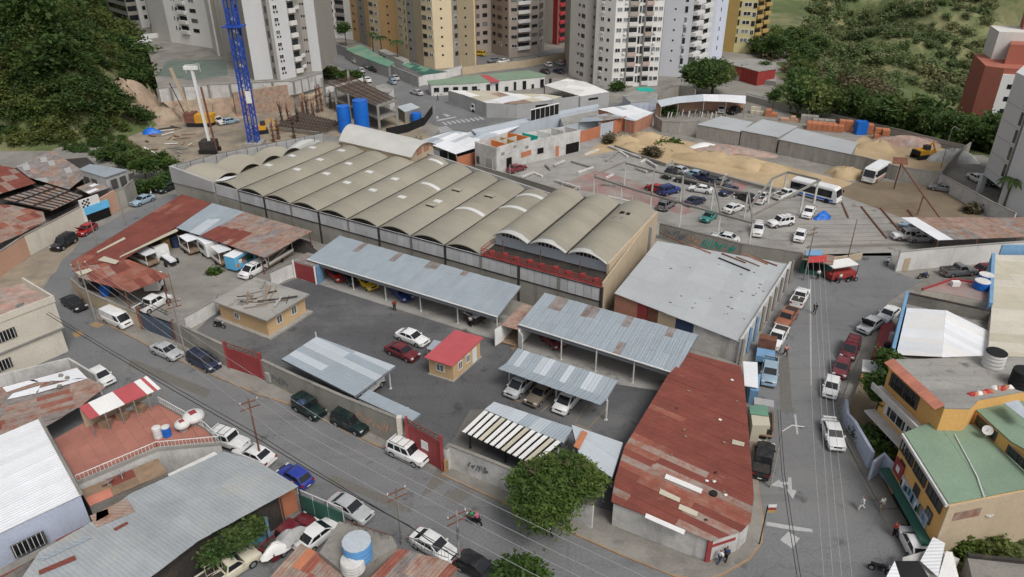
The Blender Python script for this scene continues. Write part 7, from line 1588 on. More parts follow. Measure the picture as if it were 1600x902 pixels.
for k,p,h,c,l in (('sedan',(30,165),(75,150),'wine','dark red car by the roofless white house'),('suv',(980,305),(1040,290),'blue','blue off-roader among the white posts'),('suv',(962,395),(990,375),'grey','grey off-roader seen from behind near the posts'),('sedan',(1140,370),(1195,350),'navy','dark blue car in the middle of the lot'),('sedan',(1175,295),(1110,285),'white','white car with open doors in the lot'),('pickup',(985,195),(960,215),'dark','dark stripped pickup at the sand edge'),('sedan',(1035,175),(1000,165),'silver','silver wreck at the sand edge'),('sedan',(1130,200),(1090,190),'lightblue','pale blue wreck beside the sand'),('pickup',(1200,225),(1160,215),'navy','dark blue wrecked pickup behind the white car'),('sedan',(1300,250),(1260,240),'grey','grey wreck near the second post row'),('sedan',(1345,305),(1310,320),'navy','dark blue sedan under the second beam'),('sedan',(1380,415),(1420,400),'white','white saloon beside the long white beam'),('hatch',(1225,470),(1195,490),'teal','turquoise hatchback near the graffiti wall'),('pickup',(1555,350),(1585,320),'white','white pickup in front of the bus'),('jeep',(1530,555),(1525,590),'white','white jeep seen from the front at the lot corner'),('sedan',(1325,600),(1280,590),'white','white car showing its roof over the graffiti wall'),('sedan',(1455,345),(1430,335),'dark','black car under the beams'),('hatch',(890,290),(860,280),'red','faded red car on the red floor'),('sedan',(1085,240),(1060,235),'dark','dark wreck at the back row')):
 car(k,U2(*p),U2(*h),c,l,group=LG_,lite=l.startswith(('dark stripped','silver wreck','pale blue','dark wreck','grey wreck','black car under','faded red')))
for k,p,h,c,l in (('sedan',(250,440),(225,480),'white','white hatchback beside the blue tarpaulin'),('suv',(75,505),(10,515),'white','white off-roader at the front of the lot'),('hatch',(195,590),(180,625),'white','white car with open bonnet near the kiosk'),('sedan',(905,540),(850,520),'lightblue','pale blue wreck above the white wall'),('jeep',(850,590),(800,590),'white','white jeep above the white wall'),('sedan',(945,600),(990,600),'silver','silver wreck beside the white jeep'),('pickup',(105,330),(150,315),'white','white tow truck in front of the striped bus'),('sedan',(1085,290),(1060,285),'grey','stripped grey car by the dirty white wall')):
 car(k,U3(*p),U3(*h),c,l,group=LG_)
FG = 'vehicles on the far street and car parks'
for k,z_,p,h,c,l,n_ in (('van',V1,(632,398),(610,390),'white','white van on the far street beside the green roofs','van'),('sedan',V1,(865,497),(840,485),'silver','silver car halfway down the far street','car'),('sedan',V1,(1003,590),(970,580),'silver','silver car approaching the zebra crossing','car'),('sedan',V1,(690,425),(670,415),'grey','grey car behind the white van','car'),('pickup',V1,(735,445),(710,435),'dark','dark loaded pickup on the far street','pickup'),('hatch',V1,(655,450),(640,440),'silver','pale car at the verge of the far street','car'),('sedan',V1,(690,510),(670,500),'white','white car behind the white wall end','car'),('hatch',V1,(850,522),(835,515),'lightblue','pale blue car beside the small white house','car'),('suv',V1,(1390,348),(1360,345),'yellow','yellow car between the towers','car'),('sedan',V1,(1483,388),(1460,392),'grey','grey car in the tower car park','car'),('sedan',V1,(1540,395),(1515,400),'white','white car in the tower car park','car'),('hatch',V2,(225,415),(205,405),'white','white hatchback behind the green roofed row','car'),('hatch',V2,(298,405),(275,395),'silver','silver hatchback behind the green roofed row','car'),('hatch',V2,(335,402),(320,395),'red','red car beside the white tower','car'),('sedan',V2,(290,455),(270,448),'navy','blue car at the end of the green roofed row','car'),('sedan',V2,(205,455),(190,448),'dark','dark car at the end of the green roofed row','car'),('sedan',V2,(1302,697),(1303,715),'white','white car in the stone yard','car'),('crew',V2,(1390,705),(1360,715),'black','black pickup in the stone yard','pickup'),('sedan',V2,(1410,440),(1380,425),'white','white car below the red podium','car'),('sedan',V2,(1025,470),(1000,470),'brown','brown car under the lilac tower','car'),('suv',V0,(1015,185),(1000,175),'silver','silver car on the terrace deck','car'),('sedan',V0,(965,170),(950,165),'dark','dark car on the terrace deck','car'),('sedan',V0,(900,268),(930,265),'white','white car on the terrace near the hill','car'),('pickup',V0,(1360,770),(1395,782),'white','white pickup in the building site','pickup'),('hatch',V0,(1440,770),(1465,765),'lightblue','pale blue car in the building site','car'),('sedan',U3,(1370,245),(1400,260),'dark','dark car parked between the grey block pillars','car'),('sedan',U3,(1300,230),(1320,240),'white','white car parked between the grey block pillars','car')):
 zz_ = TZ if 'terrace' in l else .012
 car(k,z_(*p),z_(*h),c,l,n_,FG,True,'parked_'+n_,z=zz_)
car('pickup',Z(720,100,6.633)(440,250),Z(720,100,6.633)(400,255),'orange','orange pickup in the workshop yard','pickup',FG,True,'parked_pickup'); car('suv',Z(720,100,6.633)(570,250),Z(720,100,6.633)(530,260),'dark','dark jeep in the workshop yard','jeep',FG,True,'parked_jeep')
# yard vehicles on the left
car('crew',T0(960,115),T0(1040,70),'white','white crew cab pickup inside the blue gate','pickup',name='parked_pickup'); car('minivan',k4(1185,590),k4(1130,620),'white','white minibus beside the painted trailer','van',name='parked_van')
# small trims on single cars
def lid(label,px,head,colour,x0,x1,z0,ang,w=1.4,up=True):
 K = G(*px); q = G(*head); rz = math.atan2(q.y-K.y,q.x-K.x); m = Matrix.Translation(K) @ Matrix.Rotation(rz,4,'Z'); mb = MB(); l = abs(x1-x0); s = 1 if x1 > x0 else -1
 mb.plate([m @ Vector(p) for p in ((x0,-w/2,z0),(x0,w/2,z0),(x0+s*l*math.cos(ang),w/2,z0+l*math.sin(ang)),(x0+s*l*math.cos(ang),-w/2,z0+l*math.sin(ang)))],.05); return mb
def attach(label_start,mb,nm,m):
 for o in COL.objects:
  if o.get('label','').startswith(label_start) and o.type == 'EMPTY': b = mb.build(nm,m,o); return b
attach('silver car with its black',lid('',T3(635,245),T3(570,290),'black',1.0,2.2,.98,1.0),'open_bonnet','black')
attach('bright red hatchback',lid('',U0(545,550),U0(480,590),'red',.95,1.9,.98,.8),'open_bonnet','red_paint')
attach('white sedan with spoiler',lid('',T3(398,930),T3(425,1010),'white',-2.2,-1.9,1.18,.1,1.3),'spoiler','white_paint')
attach('large silver sedan',lid('',T5(590,500),T5(700,560),'grey',1.1,.4,.99,.0,.1),'trim_strip','chrome')
# motorbikes and riders are added with the people
# buses
def bus(label,px,head,L,W,H,stripe,roofm='white_sheet',zx=0):
 p,q = G(*px),G(*head); t = thing('bus',label,'bus',p,math.atan2(q.y-p.y,q.x-p.x)); m = XF[t.name]; w = W/2
 def part(nm,mb,mats,par=t,sm=None):
  mb.v = [tuple(m @ Vector(v)) for v in mb.v]; return mb.build(nm,mats,par,sm)
 pr = [(L/2-.35,.38),(L/2,.55),(L/2-.05,1.3),(L/2-.45,H-.25),(L/2-.8,H),(-L/2+.3,H),(-L/2,H-.3),(-L/2,.45),(-L/2+.3,.38)]
 mb = MB(); n = len(pr); mb.add([(x,-w,z) for x,z in pr]+[(x,w,z) for x,z in pr],[tuple(range(n)),tuple(range(2*n-1,n-1,-1))]+[(i,n+i,n+(i+1)%n,(i+1)%n) for i in range(n)]); part('body',mb,'white_paint')
 mb = MB(); mb.box(-L/2+.4,L/2-.9,-w+.15,w-.15,H,H+.07); part('roof',mb,roofm)
 for sy in (-1,1):
  for k in range(6):
   x0 = L/2-1.6-(L-2.2)*k/6; mb = MB(); mb.box(x0-(L-2.2)/6+.08,x0,sy*w-.02,sy*w+.02,H*.44,H*.86); part('side_window',mb,'car_glass')
  mb = MB(); mb.box(-L/2+.2,L/2-.6,sy*w-.015,sy*w+.015,.5,H*.30); part('side_stripe',mb,stripe); mb = MB(); mb.box(-L/2+.3,L/2-1.0,sy*w-.012,sy*w+.012,H*.40,H*.87); part('window_band',mb,'black')
  for x in (L/2-1.7,-L/2+1.6):
   mb = MB(); mb.tube((x,sy*w-.18,.45),(x,sy*w+.03,.45),.45,14); wh_ = part('wheel',mb,'rubber'); mb = MB(); mb.tube((x,sy*w+.03,.45),(x,sy*w+.04,.45),.25,10); part('rim',mb,'rim',wh_)
  mb = MB(); mb.box(L/2-.03,L/2+.05,sy*w*.7-.2,sy*w*.7+.2,.75,.95); part('headlight',mb,'lamp_clear'); mb = MB(); mb.box(L/2-.1,L/2+.1,sy*(w+.2)-.1,sy*(w+.2)+.1,1.8,2.2); part('mirror',mb,'black')
 mb = MB(); a,b = Vector((L/2-.06,0,1.35)),Vector((L/2-.44,0,H-.28)); mb.plate([(a.x+.03,-w+.12,a.z),(a.x+.03,w-.12,a.z),(b.x+.03,w-.12,b.z),(b.x+.03,-w+.12,b.z)],.02); part('windshield',mb,'car_glass')
 mb = MB(); mb.box(L/2-.02,L/2+.1,-w+.05,w-.05,.42,.65); part('bumper',mb,'white_paint'); return t
bus('white minibus with orange swirl parked by the block wall',U3(665,215),U3(600,255),7.6,2.3,2.9,'brick_orange')
bus('blue striped white bus under the second beam frame',U3(285,330),U3(420,365),9.0,2.4,2.8,'plastic_blue')
# trucks
def truck(label,px,head,L,cabm,boxm,kind='box',group=None):
 p,q = G(*px),G(*head); t = thing('truck',label,'truck',p,math.atan2(q.y-p.y,q.x-p.x),group); m = XF[t.name]
 def part(nm,mb,mats,par=t): mb.v = [tuple(m @ Vector(v)) for v in mb.v]; return mb.build(nm,mats,par)
 mb = MB(); x1 = L/2; pr = [(x1-.05,.5),(x1,1.2),(x1-.35,2.15),(x1-1.6,2.2),(x1-1.6,.5)]; n = 5
 mb.add([(x,-1,z) for x,z in pr]+[(x,1,z) for x,z in pr],[tuple(range(n)),tuple(range(2*n-1,n-1,-1))]+[(i,n+i,n+(i+1)%n,(i+1)%n) for i in range(n)]); part('cab',mb,cabm)
 mb = MB(); mb.plate([(x1-.0,-.85,1.3),(x1-.0,.85,1.3),(x1-.3,.85,2.05),(x1-.3,-.85,2.05)],.03); part('windshield',mb,'car_glass')
 for sy in (-1,1):
  mb = MB(); mb.box(x1-1.2,x1-.35,sy*1.0-.02,sy*1.0+.02,1.3,1.95); part('side_window',mb,'car_glass'); mb = MB(); mb.box(x1-.04,x1+.03,sy*.7-.15,sy*.7+.15,.75,.95); part('headlight',mb,'lamp_clear')
  for x in (x1-.9,-x1+1.0): mb = MB(); mb.tube((x,sy*.9-.12,.42),(x,sy*.9+.12,.42),.42,14); part('wheel',mb,'rubber')
 mb = MB(); mb.box(-x1,x1-1.6,-.45,.45,.45,.75); part('chassis',mb,'black')
 if kind == 'box': mb = MB(); mb.box(-x1,x1-1.7,-1.05,1.05,.8,2.6); part('cargo_box',mb,boxm); mb = MB(); mb.box(-x1-.03,x1-1.67,-1.08,1.08,2.6,2.7); part('box_roof',mb,'green_sheet')
 elif kind == 'flat': mb = MB(); mb.box(-x1,x1-1.7,-1.05,1.05,.8,.95); part('flat_bed',mb,boxm); mb = MB(); mb.box(-x1,-x1+.1,-1.05,1.05,.95,1.6); part('tail_board',mb,boxm)
 elif kind == 'bare': mb = MB(); mb.box(-x1+.2,x1-1.9,-.5,.5,.75,1.0); part('cover',mb,'white_sheet')
 elif kind == 'stake':
  mb = MB(); mb.box(-x1,x1-1.7,-1.05,1.05,.8,.95); part('flat_bed',mb,boxm); mb = MB()
  for sy in (-1,1):
   for z in (1.2,1.5,1.8): mb.box(-x1,x1-1.7,sy*1.03-.03,sy*1.03+.03,z,z+.12)
  part('stake_side',mb,'timber'); mb = MB(); mb.box(-x1+.2,x1-1.9,-.9,.9,.95,1.6); part('load',mb,'grime_shade_black')
 return t
truck('small truck with a dark blue box at the zebra crossing',V1(1405,705),V1(1340,690),5.6,'white_paint','blue_dark'); truck('white flatbed truck in the workshop yard',Z(720,100,6.633)(720,240),Z(720,100,6.633)(660,250),5.2,'white_paint','timber','flat',FG)
truck('white stripped truck chassis in the left yard',k4(645,515),k4(580,470),5.2,'white_paint','black','bare'); truck('rusty red cab truck parked by the grey shed corner',T3(-20,430),T3(-10,350),4.6,'rust_metal','wall_blue','flat',RG); truck('grey stake truck loaded with scrap along the corner roof',T3(-45,860),T3(-45,790),5.0,'wall_grey','timber','stake',RG)
car('crew',T5(215,675),T5(310,590),'maroon','old red pickup piled with household junk behind the blue wall','pickup',name='parked_pickup'); car('pickup',T4(1440,880),T4(1560,800),'cream','old cream pickup with a load frame at the bottom edge','pickup',name='parked_pickup'); heap('grey_tarpaulin','grey tarpaulin tied over the junk pickup roof','tarpaulin',G(*T5(215,650),1.3),1.3,.85,.75,'wall_grey',rz=.75,seed=77)
lf = thing('load_frame','pale steel load frame standing on the cream pickup','frame',G(*T4(1340,880),1.0)); rail(lf,[G(*T4(1290,905),1.1),G(*T4(1390,850),1.1)],1.1,1.2,'fibre_pale',1.2)
car('sedan',T5(395,660),T5(470,600),'white','old white saloon beside the stained slab',group=None)
car('hatch',T3(560,-30),T3(600,-40),'dark','small dark car at the junction wall') if False else None
# food trailers in the left yard
def trailer(label,px,head,m,L=3.6,W=2.0,H=2.5,openf=False):
 p,q = G(*px),G(*head); t = thing('food_trailer',label,'trailer',p,math.atan2(q.y-p.y,q.x-p.x)); mm = XF[t.name]; x,w = L/2,W/2
 def part(nm,mb,mats): mb.v = [tuple(mm @ Vector(v)) for v in mb.v]; return mb.build(nm,mats,t)
 mb = MB(); mb.box(-x,x,-w,w,.45,.75); part('deck',mb,'timber' if openf else m)
 for sy in (-1,1): mb = MB(); mb.tube((0,sy*w-.1,.3),(0,sy*w+.1,.3),.3,12); part('wheel',mb,'rubber')
 if openf:
  for sx in (-1,1):
   for sy in (-1,1): mb = MB(); mb.tube((sx*(x-.1),sy*(w-.1),.75),(sx*(x-.1),sy*(w-.1),H),.05,5); part('post',mb,'white_paint')
  mb = MB(); mb.box(-x*.6,x+.1,-w,w,H,H+.12); part('roof',mb,'white_sheet'); mb = MB(); mb.box(-x,x,-w,-w+.05,.75,1.15); mb.box(-x,x,w-.05,w,.75,1.15); part('side_board',mb,'white_paint'); mb = MB(); mb.tube((-x+.1,-w+.1,.8),(x-.1,-w+.1,H),.03,4); mb.tube((-x+.1,w-.1,.8),(x-.1,w-.1,H),.03,4); part('brace',mb,'white_paint')
 else:
  mb = MB(); mb.box(-x,x,-w,w,.75,H); part('body',mb,m); mb = MB(); mb.box(-x-.03,x+.03,-w-.03,w+.03,H,H+.08); part('roof',mb,'white_sheet'); mb = MB(); mb.box(-x*.6,x*.5,-w-.02,-w+.02,1.3,2.1); part('hatch',mb,'window_dark')
 mb = MB(); mb.tube((x,0,.5),(x+.8,0,.45),.06,5); part('tow_bar',mb,'black'); return t
trailer('open white trailer frame with a canopy, left of three',k4(795,450),k4(850,490),'white_paint',openf=True); trailer('white closed food trailer between the open ones',k4(910,470),k4(960,510),'white_paint',H=2.6); trailer('open white trailer with a wooden floor, nearest the painted trailer',k4(990,520),k4(1040,560),'white_paint',openf=True)
tt = trailer('sky blue trailer painted with a bright mural',k4(1110,545),k4(1190,500),'door_blue',L=4.2)
for i,(x,z,r,m) in enumerate(((-1.6,1.1,.3,'orange_paint'),(-1.0,1.6,.35,'white_paint'),(-.3,1.2,.3,'brick_orange'),(.5,1.5,.5,'green_dark'),(1.2,1.3,.4,'leaf'),(1.5,1.9,.3,'gate_red'))):
 mb = MB(); mb.tube((x,-1.0,z),(x,-1.03,z),r,10); mb.v = [tuple(XF[tt.name] @ Vector(v)) for v in mb.v]; mb.build('mural_shape',m,tt)
for lb_,p_,h_,m_ in (('long white open-sided trailer behind the white wall',(1330,510),(1430,450),'white_paint'),('long white trailer under the edge of the red lane roof',(500,520),(590,560),'white_paint')): trailer(lb_,k4(*p_),k4(*h_),m_,L=5.5,H=2.2,openf=True)
trailer('pink and white painted food stall by the blue gate',k4(570,690),k4(590,660),'cloth_white',L=2.4,H=2.2)
for i,(p_,m_,l_) in enumerate((((640,430),'mustard','yellow drum shaped cooker in the left yard'),((700,420),'blue_dark','dark blue drum in the left yard'),((265,720),'plastic_blue','blue bin under the streaked red roof'))): tank(l_,k4(*p_),0,.7,1.4,m_,name='drum',dome=False)
trailer('dark mobile generator parked in the carport shade',U5(930,440),U5(960,455),'grime_shade_black',L=2.2,H=1.4)
heap('scrap_heap','heap of scrap parts under the rust streaked roof end','scrap heap',G(*k4(1480,430)),3.2,1.8,1.3,'grime_shade_black',rz=-.6,seed=71); heap('scrap_heap','mixed junk under the lane bend roof','scrap heap',G(*k4(250,690)),3.5,1.2,1.2,'grime_shade_black',rz=-.5,seed=72)
heap('household_junk','white and blue household junk heaped on the red truck','junk',G(*T5(120,735),1.05),1.3,.75,.8,'cloth_white',rz=.75,seed=73); heap('roof_luggage','dark blue bundle on the jeep roof','luggage',G(*T1(285,705),1.82),.55,.4,.35,'blue_dark',seed=74)
tp = heap('tarpaulin','purple blue tarpaulin over a car in the lot','tarpaulin',G(*U3(340,455)),1.9,1.1,1.1,'plastic_blue',rz=.7,seed=75); tp2 = heap('tarpaulin','blue tarpaulin heap in the building site','tarpaulin',G(*V0(940,830)),2.2,1.3,1.2,'plastic_blue',seed=76)
# street stall cabins
kb = thing('street_stall','narrow stall with white roof and blue base beside the corner roof','stall',G(*T3(-20,600))); 
mb = MB(); P = [G(*T2(*p)) for p in ((1450,650),(1535,615),(1520,730),(1470,720))]; mb.prism(P,0,2.0); mb.build('body','wall_blue',kb); mb = MB(); mb.slab([G(*T2(*p),2.3) for p in ((1440,450),(1530,455),(1535,615),(1450,600))],.1); mb.build('roof','white_sheet',kb)
kb2 = thing('street_stall','pale green and white cabin roof beside the corner roof','stall',G(*T2(1550,800))); mb = MB(); mb.prism([G(*T2(*p),2.1) for p in ((1485,735),(1590,730),(1610,850),(1500,850))],0,2.1); mb.build('body','fibre_pale',kb2); MB().slab([G(*T2(*p),2.25) for p in ((1480,725),(1590,725),(1600,790),(1485,775))],.08).build('roof','green_sheet',kb2)
# ------------------------------------------------------------------ building site
cr = thing('tower_crane','blue lattice tower crane mast rising from the building site','crane',G(398,226)); c = G(398,226)
def lattice(mb,c,w,z0,z1,st,r,rb):
 q = [(-w,-w),(w,-w),(w,w),(-w,w)]; n = int((z1-z0)/st)
 for x,y in q: mb.beam((c.x+x,c.y+y,z0),(c.x+x,c.y+y,z1),r*2,r*2)
 for k in range(n):
  za,zb = z0+k*st,z0+(k+1)*st
  for i in range(4):
   a,b = q[i],q[(i+1)%4]; mb.tube((c.x+a[0],c.y+a[1],za),(c.x+b[0],c.y+b[1],zb),rb,4); mb.tube((c.x+b[0],c.y+b[1],za),(c.x+a[0],c.y+a[1],zb),rb,4); mb.tube((c.x+a[0],c.y+a[1],zb),(c.x+b[0],c.y+b[1],zb),rb,4)
 return mb
for k in range(8): lattice(MB(),c,.95,k*6,k*6+5.98,1.5,.12,.065).build('mast_section','blue_metal',cr)
MB().box(c.x-2,c.x+2,c.y-2,c.y+2,0,.7).build('base_block','concrete',cr)
for z in (25.0,): MB().box(c.x-2.0,c.x+2.0,c.y-1.6,c.y+1.6,z,z+.25).build('collar','blue_metal',cr)
MB().box(c.x+.3,c.x+1.4,c.y-1.3,c.y-1.0,9.5,12).build('notice_board','white_paint',cr)
MB().path([c+Vector((.2,0,0)),c+Vector((.2,0,47))],.12,5).build('ladder','blue_metal',cr)
dr = thing('drilling_rig','white leaning mast piling rig in the building site','drilling rig',G(330,240)); a = G(331,238); b = G(313,128,17.5) if False else a+Vector((-.6,0,17.5))
MB().box(a.x-2,a.x+1.2,a.y-1.2,a.y+1.6,.8,2.6).build('body','grime_shade_black',dr)
for sy in (-1,1): MB().box(a.x-2.2,a.x+1.6,a.y+sy*1.2-.35,a.y+sy*1.2+.35,0,.85).build('track','rubber',dr)
MB().beam(a+VZ(.6),b,.55,.5).build('mast','white_paint',dr); MB().box(b.x-1.6,b.x+1.2,b.y-.4,b.y+.4,b.z,b.z+.7).build('mast_head','white_paint',dr); MB().tube(a+Vector((1.2,-.2,0)),a+Vector((.6,-.2,14)),.22,7).build('auger','rust_metal',dr)
c2 = thing('boom_crane','tan boom and orange digger cab beside the cutting','digger',G(312,197)); a = G(303,196)
MB().beam(a+VZ(1.5),a+Vector((-2.6,0,13.5)),.6,.5).build('boom','wall_tan',c2); MB().beam(a+Vector((-1,0,1)),a+Vector((-3.6,0,10)),.15,.15).build('stay','black',c2); MB().box(a.x+1,a.x+5.2,a.y-1.4,a.y+1.4,.9,2.8).build('body','yellow_machine',c2); MB().box(a.x-1.4,a.x+1,a.y-1.4,a.y+1.4,.9,3.2).build('cab','rust_metal',c2)
for sy in (-1,1): MB().box(a.x-1,a.x+4.6,a.y+sy*1.3-.3,a.y+sy*1.3+.3,0,.9).build('track','rubber',c2)
def digger(label,px,rz):
 p = G(*px); t = thing('digger',label,'digger',p,rz); m = XF[t.name]
 for nm,b,mt in (('body',(-1.3,1.2,-1,1,.9,1.9),'yellow_machine'),('cab',(.1,1.2,-.9,.2,1.9,2.8),'grime_shade_black'),('track',(-1.6,1.6,-1.3,-.8,0,.85),'rubber'),('track',(-1.6,1.6,.8,1.3,0,.85),'rubber'),('counterweight',(-1.8,-1.3,-1,1,.9,1.8),'black')):
  mb = MB(); mb.box(*b); mb.v = [tuple(m @ Vector(v)) for v in mb.v]; mb.build(nm,mt,t)
 for nm,a,b,w in (('boom',(1,.3,1.6),(2.6,.3,3.0),.3),('stick',(2.6,.3,3.0),(3.8,.3,1.2),.25),('bucket',(3.8,.3,1.2),(3.3,.3,.4),.7)): mb = MB(); mb.beam(m @ Vector(a),m @ Vector(b),w,w); mb.build(nm,'yellow_machine',t)
digger('yellow digger at the foot of the blue crane',(408,208),.4); digger('yellow loader in the material yard',(1438,247),.3)
tank('tall blue tank with white cords, shorter of two behind the vaults',(540,206),0,1.55,6.0,'plastic_blue',dome=False,ribs=1); tank('tall blue tank, taller of two behind the vaults',(567,207),0,1.75,7.5,'plastic_blue',dome=False,ribs=1); tank('low blue tank on the verge near the zebra crossing',(651,191),0,1.25,2.2,'plastic_blue',dome=False,ribs=1)
sf = thing('unfinished_building','unfinished concrete frame with a rusty rebar roof','building',G(570,190)); A_,B_,C_,D_ = G(508,166),G(594,207),G(622,197),G(548,153)
for i in range(5):
 for j in range(2):
  p = A_.lerp(B_,i/4).lerp(D_.lerp(C_,i/4),j); MB().box(p.x-.25,p.x+.25,p.y-.25,p.y+.25,0,6.2 if i else 7.2).build('column','concrete',sf)
for z,k0_ in ((2.9,0),(5.9,.25)): MB().slab([UP(A_.lerp(B_,k0_),z+.2),UP(B_,z+.2),UP(C_,z+.2),UP(D_.lerp(C_,k0_),z+.2)],.3).build('floor_slab','concrete_dirty',sf)
for i in range(26): t_ = .1+i*.034; MB().beam(UP(A_.lerp(B_,t_),6.3),UP(D_.lerp(C_,t_),6.35),.14,.14).build('rebar_row','rebar' if i % 3 else 'rust_metal',sf)
for i in range(5): MB().beam(UP(A_.lerp(D_,i/4).lerp(B_,.08),6.45),UP(B_.lerp(C_,i/4),6.45),.14,.12).build('rebar_row','rebar',sf)
rg = thing('rebar_mat','dark grid of rebar and formwork beams in front of the concrete frame','rebar mat',G(480,205)); A2,B2,C2,D2 = G(432,205),G(500,213),G(535,198),G(470,183)
for i in range(15): MB().beam(UP(A2.lerp(B2,i/14),1.1),UP(D2.lerp(C2,i/14),1.1),.3,.3).build('formwork_beam','rebar',rg)
for i in range(6): MB().beam(UP(A2.lerp(D2,i/5),.95),UP(B2.lerp(C2,i/5),.95),.25,.22).build('formwork_beam','concrete_dirty',rg)
rnd = random.Random(9)
for i,(x,y) in enumerate(((428,222),(441,192),(453,196),(467,197),(474,178),(481,180),(490,181),(497,176),(503,174),(460,216),(436,218),(517,170))):
 p = G(x,y); mb = MB(); h = rnd.uniform(3.5,6.5)
 for k in range(9): mb.tube((p.x+rnd.uniform(-.4,.4),p.y+rnd.uniform(-.4,.4),0),(p.x+rnd.uniform(-.5,.5),p.y+rnd.uniform(-.5,.5),h+rnd.uniform(-.8,.8)),.05,4)
 for k in range(4): mb.box(p.x-.45,p.x+.45,p.y-.45,p.y+.45,.5+k*h/5,.56+k*h/5)
 tag(mb.build('rebar_column','rebar' if i % 2 else 'rust_metal'),'upright bundle of column rebar in the building site','rebar column','column rebar in the building site')
fn = thing('site_fence','curved black mesh fence round the corner of the building site','fence',G(650,205)); P = gl([(604,214),(637,207),(663,196),(676,178)])
for a,b in zip(P,P[1:]): MB().wall([a,b],2.0,.06).build('mesh_panel','black',fn)
t,P = block('hut','small white hut with flat roof by the far street','hut',[(586,135),(600,131),(615,137),(608,146),(590,142)],4.5,'wall_white','concrete')
piece('window',U_DOT,t,on_wall(P[4],P[3],1.0,3,.9,.9,.05)); block('hut','low hut with pale sheet roof behind the black fence','hut',[(620,167),(642,161),(656,168),(632,175)],2.8,'concrete_dirty','zinc_bright')
wall_thing('white wall stub above the concrete frame',[(510,152),(545,143),(568,136)],2.6,'wall_white',cap=None)
# debris on the left of the site
for i in range(26):
 p = G(*(rnd.uniform(228,300),rnd.uniform(200,240))); a = rnd.uniform(0,3); d = Vector((math.cos(a),math.sin(a)*.5,0))*rnd.uniform(.6,2.4); o = MB().beam(p-d+VZ(.15),p+d+VZ(.3),rnd.uniform(.1,.5),.1).build('debris',rnd.choice(['rust_metal','timber','cloth_white','concrete','grime_shade_black'])); tag(o,'scrap board lying on the left of the building site','debris','scrap boards in the building site')
# goal and court on the terrace
gl_ = thing('goal','white football goal on the terrace court','goal',G(300,112,TZ)); a,b = G(291,114,TZ),G(313,112,TZ); MB().path([a,a+VZ(2),b+VZ(2),b],.08,5).build('goal_frame','white_paint',gl_)
court = MB().flat([G(*p,TZ+.01) for p in ((245,118),(262,95),(352,93),(356,118),(300,126))]).build('court','court_green'); court['kind'] = 'structure'
wall_thing('white parapet along the terrace car deck',[(229,96),(260,92),(312,86)],1.4,'wall_white',cap=None,z0=TZ)
# ------------------------------------------------------------------ poles and wires
def pole(label,base,h,m='post_white',r=.12,arm=True,lamp=None,lean=0.0,rz=0.6):
 p = G(*base); t = thing('utility_pole' if not lamp else 'street_lamp',label,'pole',p); top = p+Vector((lean,0,h)); MB().tube(p,top,r,8,r*.65).build('pole',m,t)
 if arm:
  for z in (.4,1.1): d = Vector((math.cos(rz),math.sin(rz),0))*.9; MB().beam(top-d-VZ(z),top+d-VZ(z),.09,.1).build('cross_arm','rust_metal',t)
  for k in (-.8,0,.8): MB().lathe(top+Vector((math.cos(rz),math.sin(rz),0))*k-VZ(.35),[(.05,0),(.07,.1),(.04,.2)],6).build('insulator','wall_white',t)
 if lamp: e = top+Vector(lamp); MB().path([top,top.lerp(e,.4)+VZ(.5),e],.05,5).build('lamp_arm','post_white',t); MB().box(e.x-.35,e.x+.35,e.y-.12,e.y+.12,e.z-.1,e.z+.04).build('lamp_head','grey_paint',t)
 return top
pole('brown pole with cross arms between the terrace and the jeep',(409,722),7.8,'rust_metal',.11); pole('thin pole at the gap between the blue gate and the red gate',(290,552),7.6,'concrete_dirty'); pole('concrete pole by the white sedan at the bottom',(718,888),6.5,'concrete'); pole('pole beside the grille fence above the white sedan',(628,850),6.5,'concrete_dirty')
pole('concrete pole carrying the street wires beside the white van',(150,500),8.6,'concrete'); pole('lane pole by the chequered garage',(159,405),6.5,'concrete_dirty',.1,False); pole('lane pole beside the red lane roof',(197,352),6.5,'concrete_dirty',.1,False); pole('street lamp with a curved arm over the turn arrow',(1203,762),6.8,'concrete',.1,False,(2.2,.6,0)); pole('pole with wires at the kiosk',(1256,438),8.5,'concrete_dirty'); pole('thin pole in front of the grey shed corner by the kiosk',(1322,415),7.5,'rust_metal',.08,False); pole('far street lamp beside the zebra crossing',(680,196),7.5,'concrete',.09,False,(1.8,-.4,0)); pole('lamp pole in the material yard',(1470,262),8,'concrete',.09,False,(1.2,0,0)); pole('thin pole in the left yard',(276,478),5.0,'rust_metal',.06,False)
fp = thing('flag_pole','corner pole with a small red white and yellow flag','flag pole',G(1186,852)); a = G(1186,852); MB().tube(a,a+VZ(4.6),.05,6).build('pole','black',fp)
for k,m in enumerate(('cloth_white','gate_red','mustard')): MB().box(a.x+.05,a.x+.75,a.y-.02,a.y+.02,4.45-k*.3,4.74-k*.3).build('flag_stripe',m,fp)
def wire(label,px,z,m='wire_pale',r=.018,group=None,sag=.25):
 P = [G(p[0],p[1],z) if len(p) == 2 else Vector(p) for p in px]; Q = []
 for a,b in zip(P,P[1:]): Q += [a.lerp(b,k/6)-VZ(sag*4*(k/6)*(1-k/6)) for k in range(6)]
 o = MB().path(Q+[P[-1]],r,4).build('power_line',m); tag(o,label,'power line',group)
for i,(a,b,c) in enumerate(((tuple(G(150,500)+Vector((-.8+.5*k,-.5+.3*k,8.2))),m,e) for k,(m,e) in enumerate((((436,681),(800,876)),((472,676),(830,860)),((500,676),(850,850)),((520,665),(880,838)))))): wire(['lowest','second lowest','second highest','highest'][i]+' pale wire strung along the main street',[a,b,(c[0]+(c[0]-b[0])*.7,c[1]+(c[1]-b[1])*.7)],8.2,group='wires over the main street')
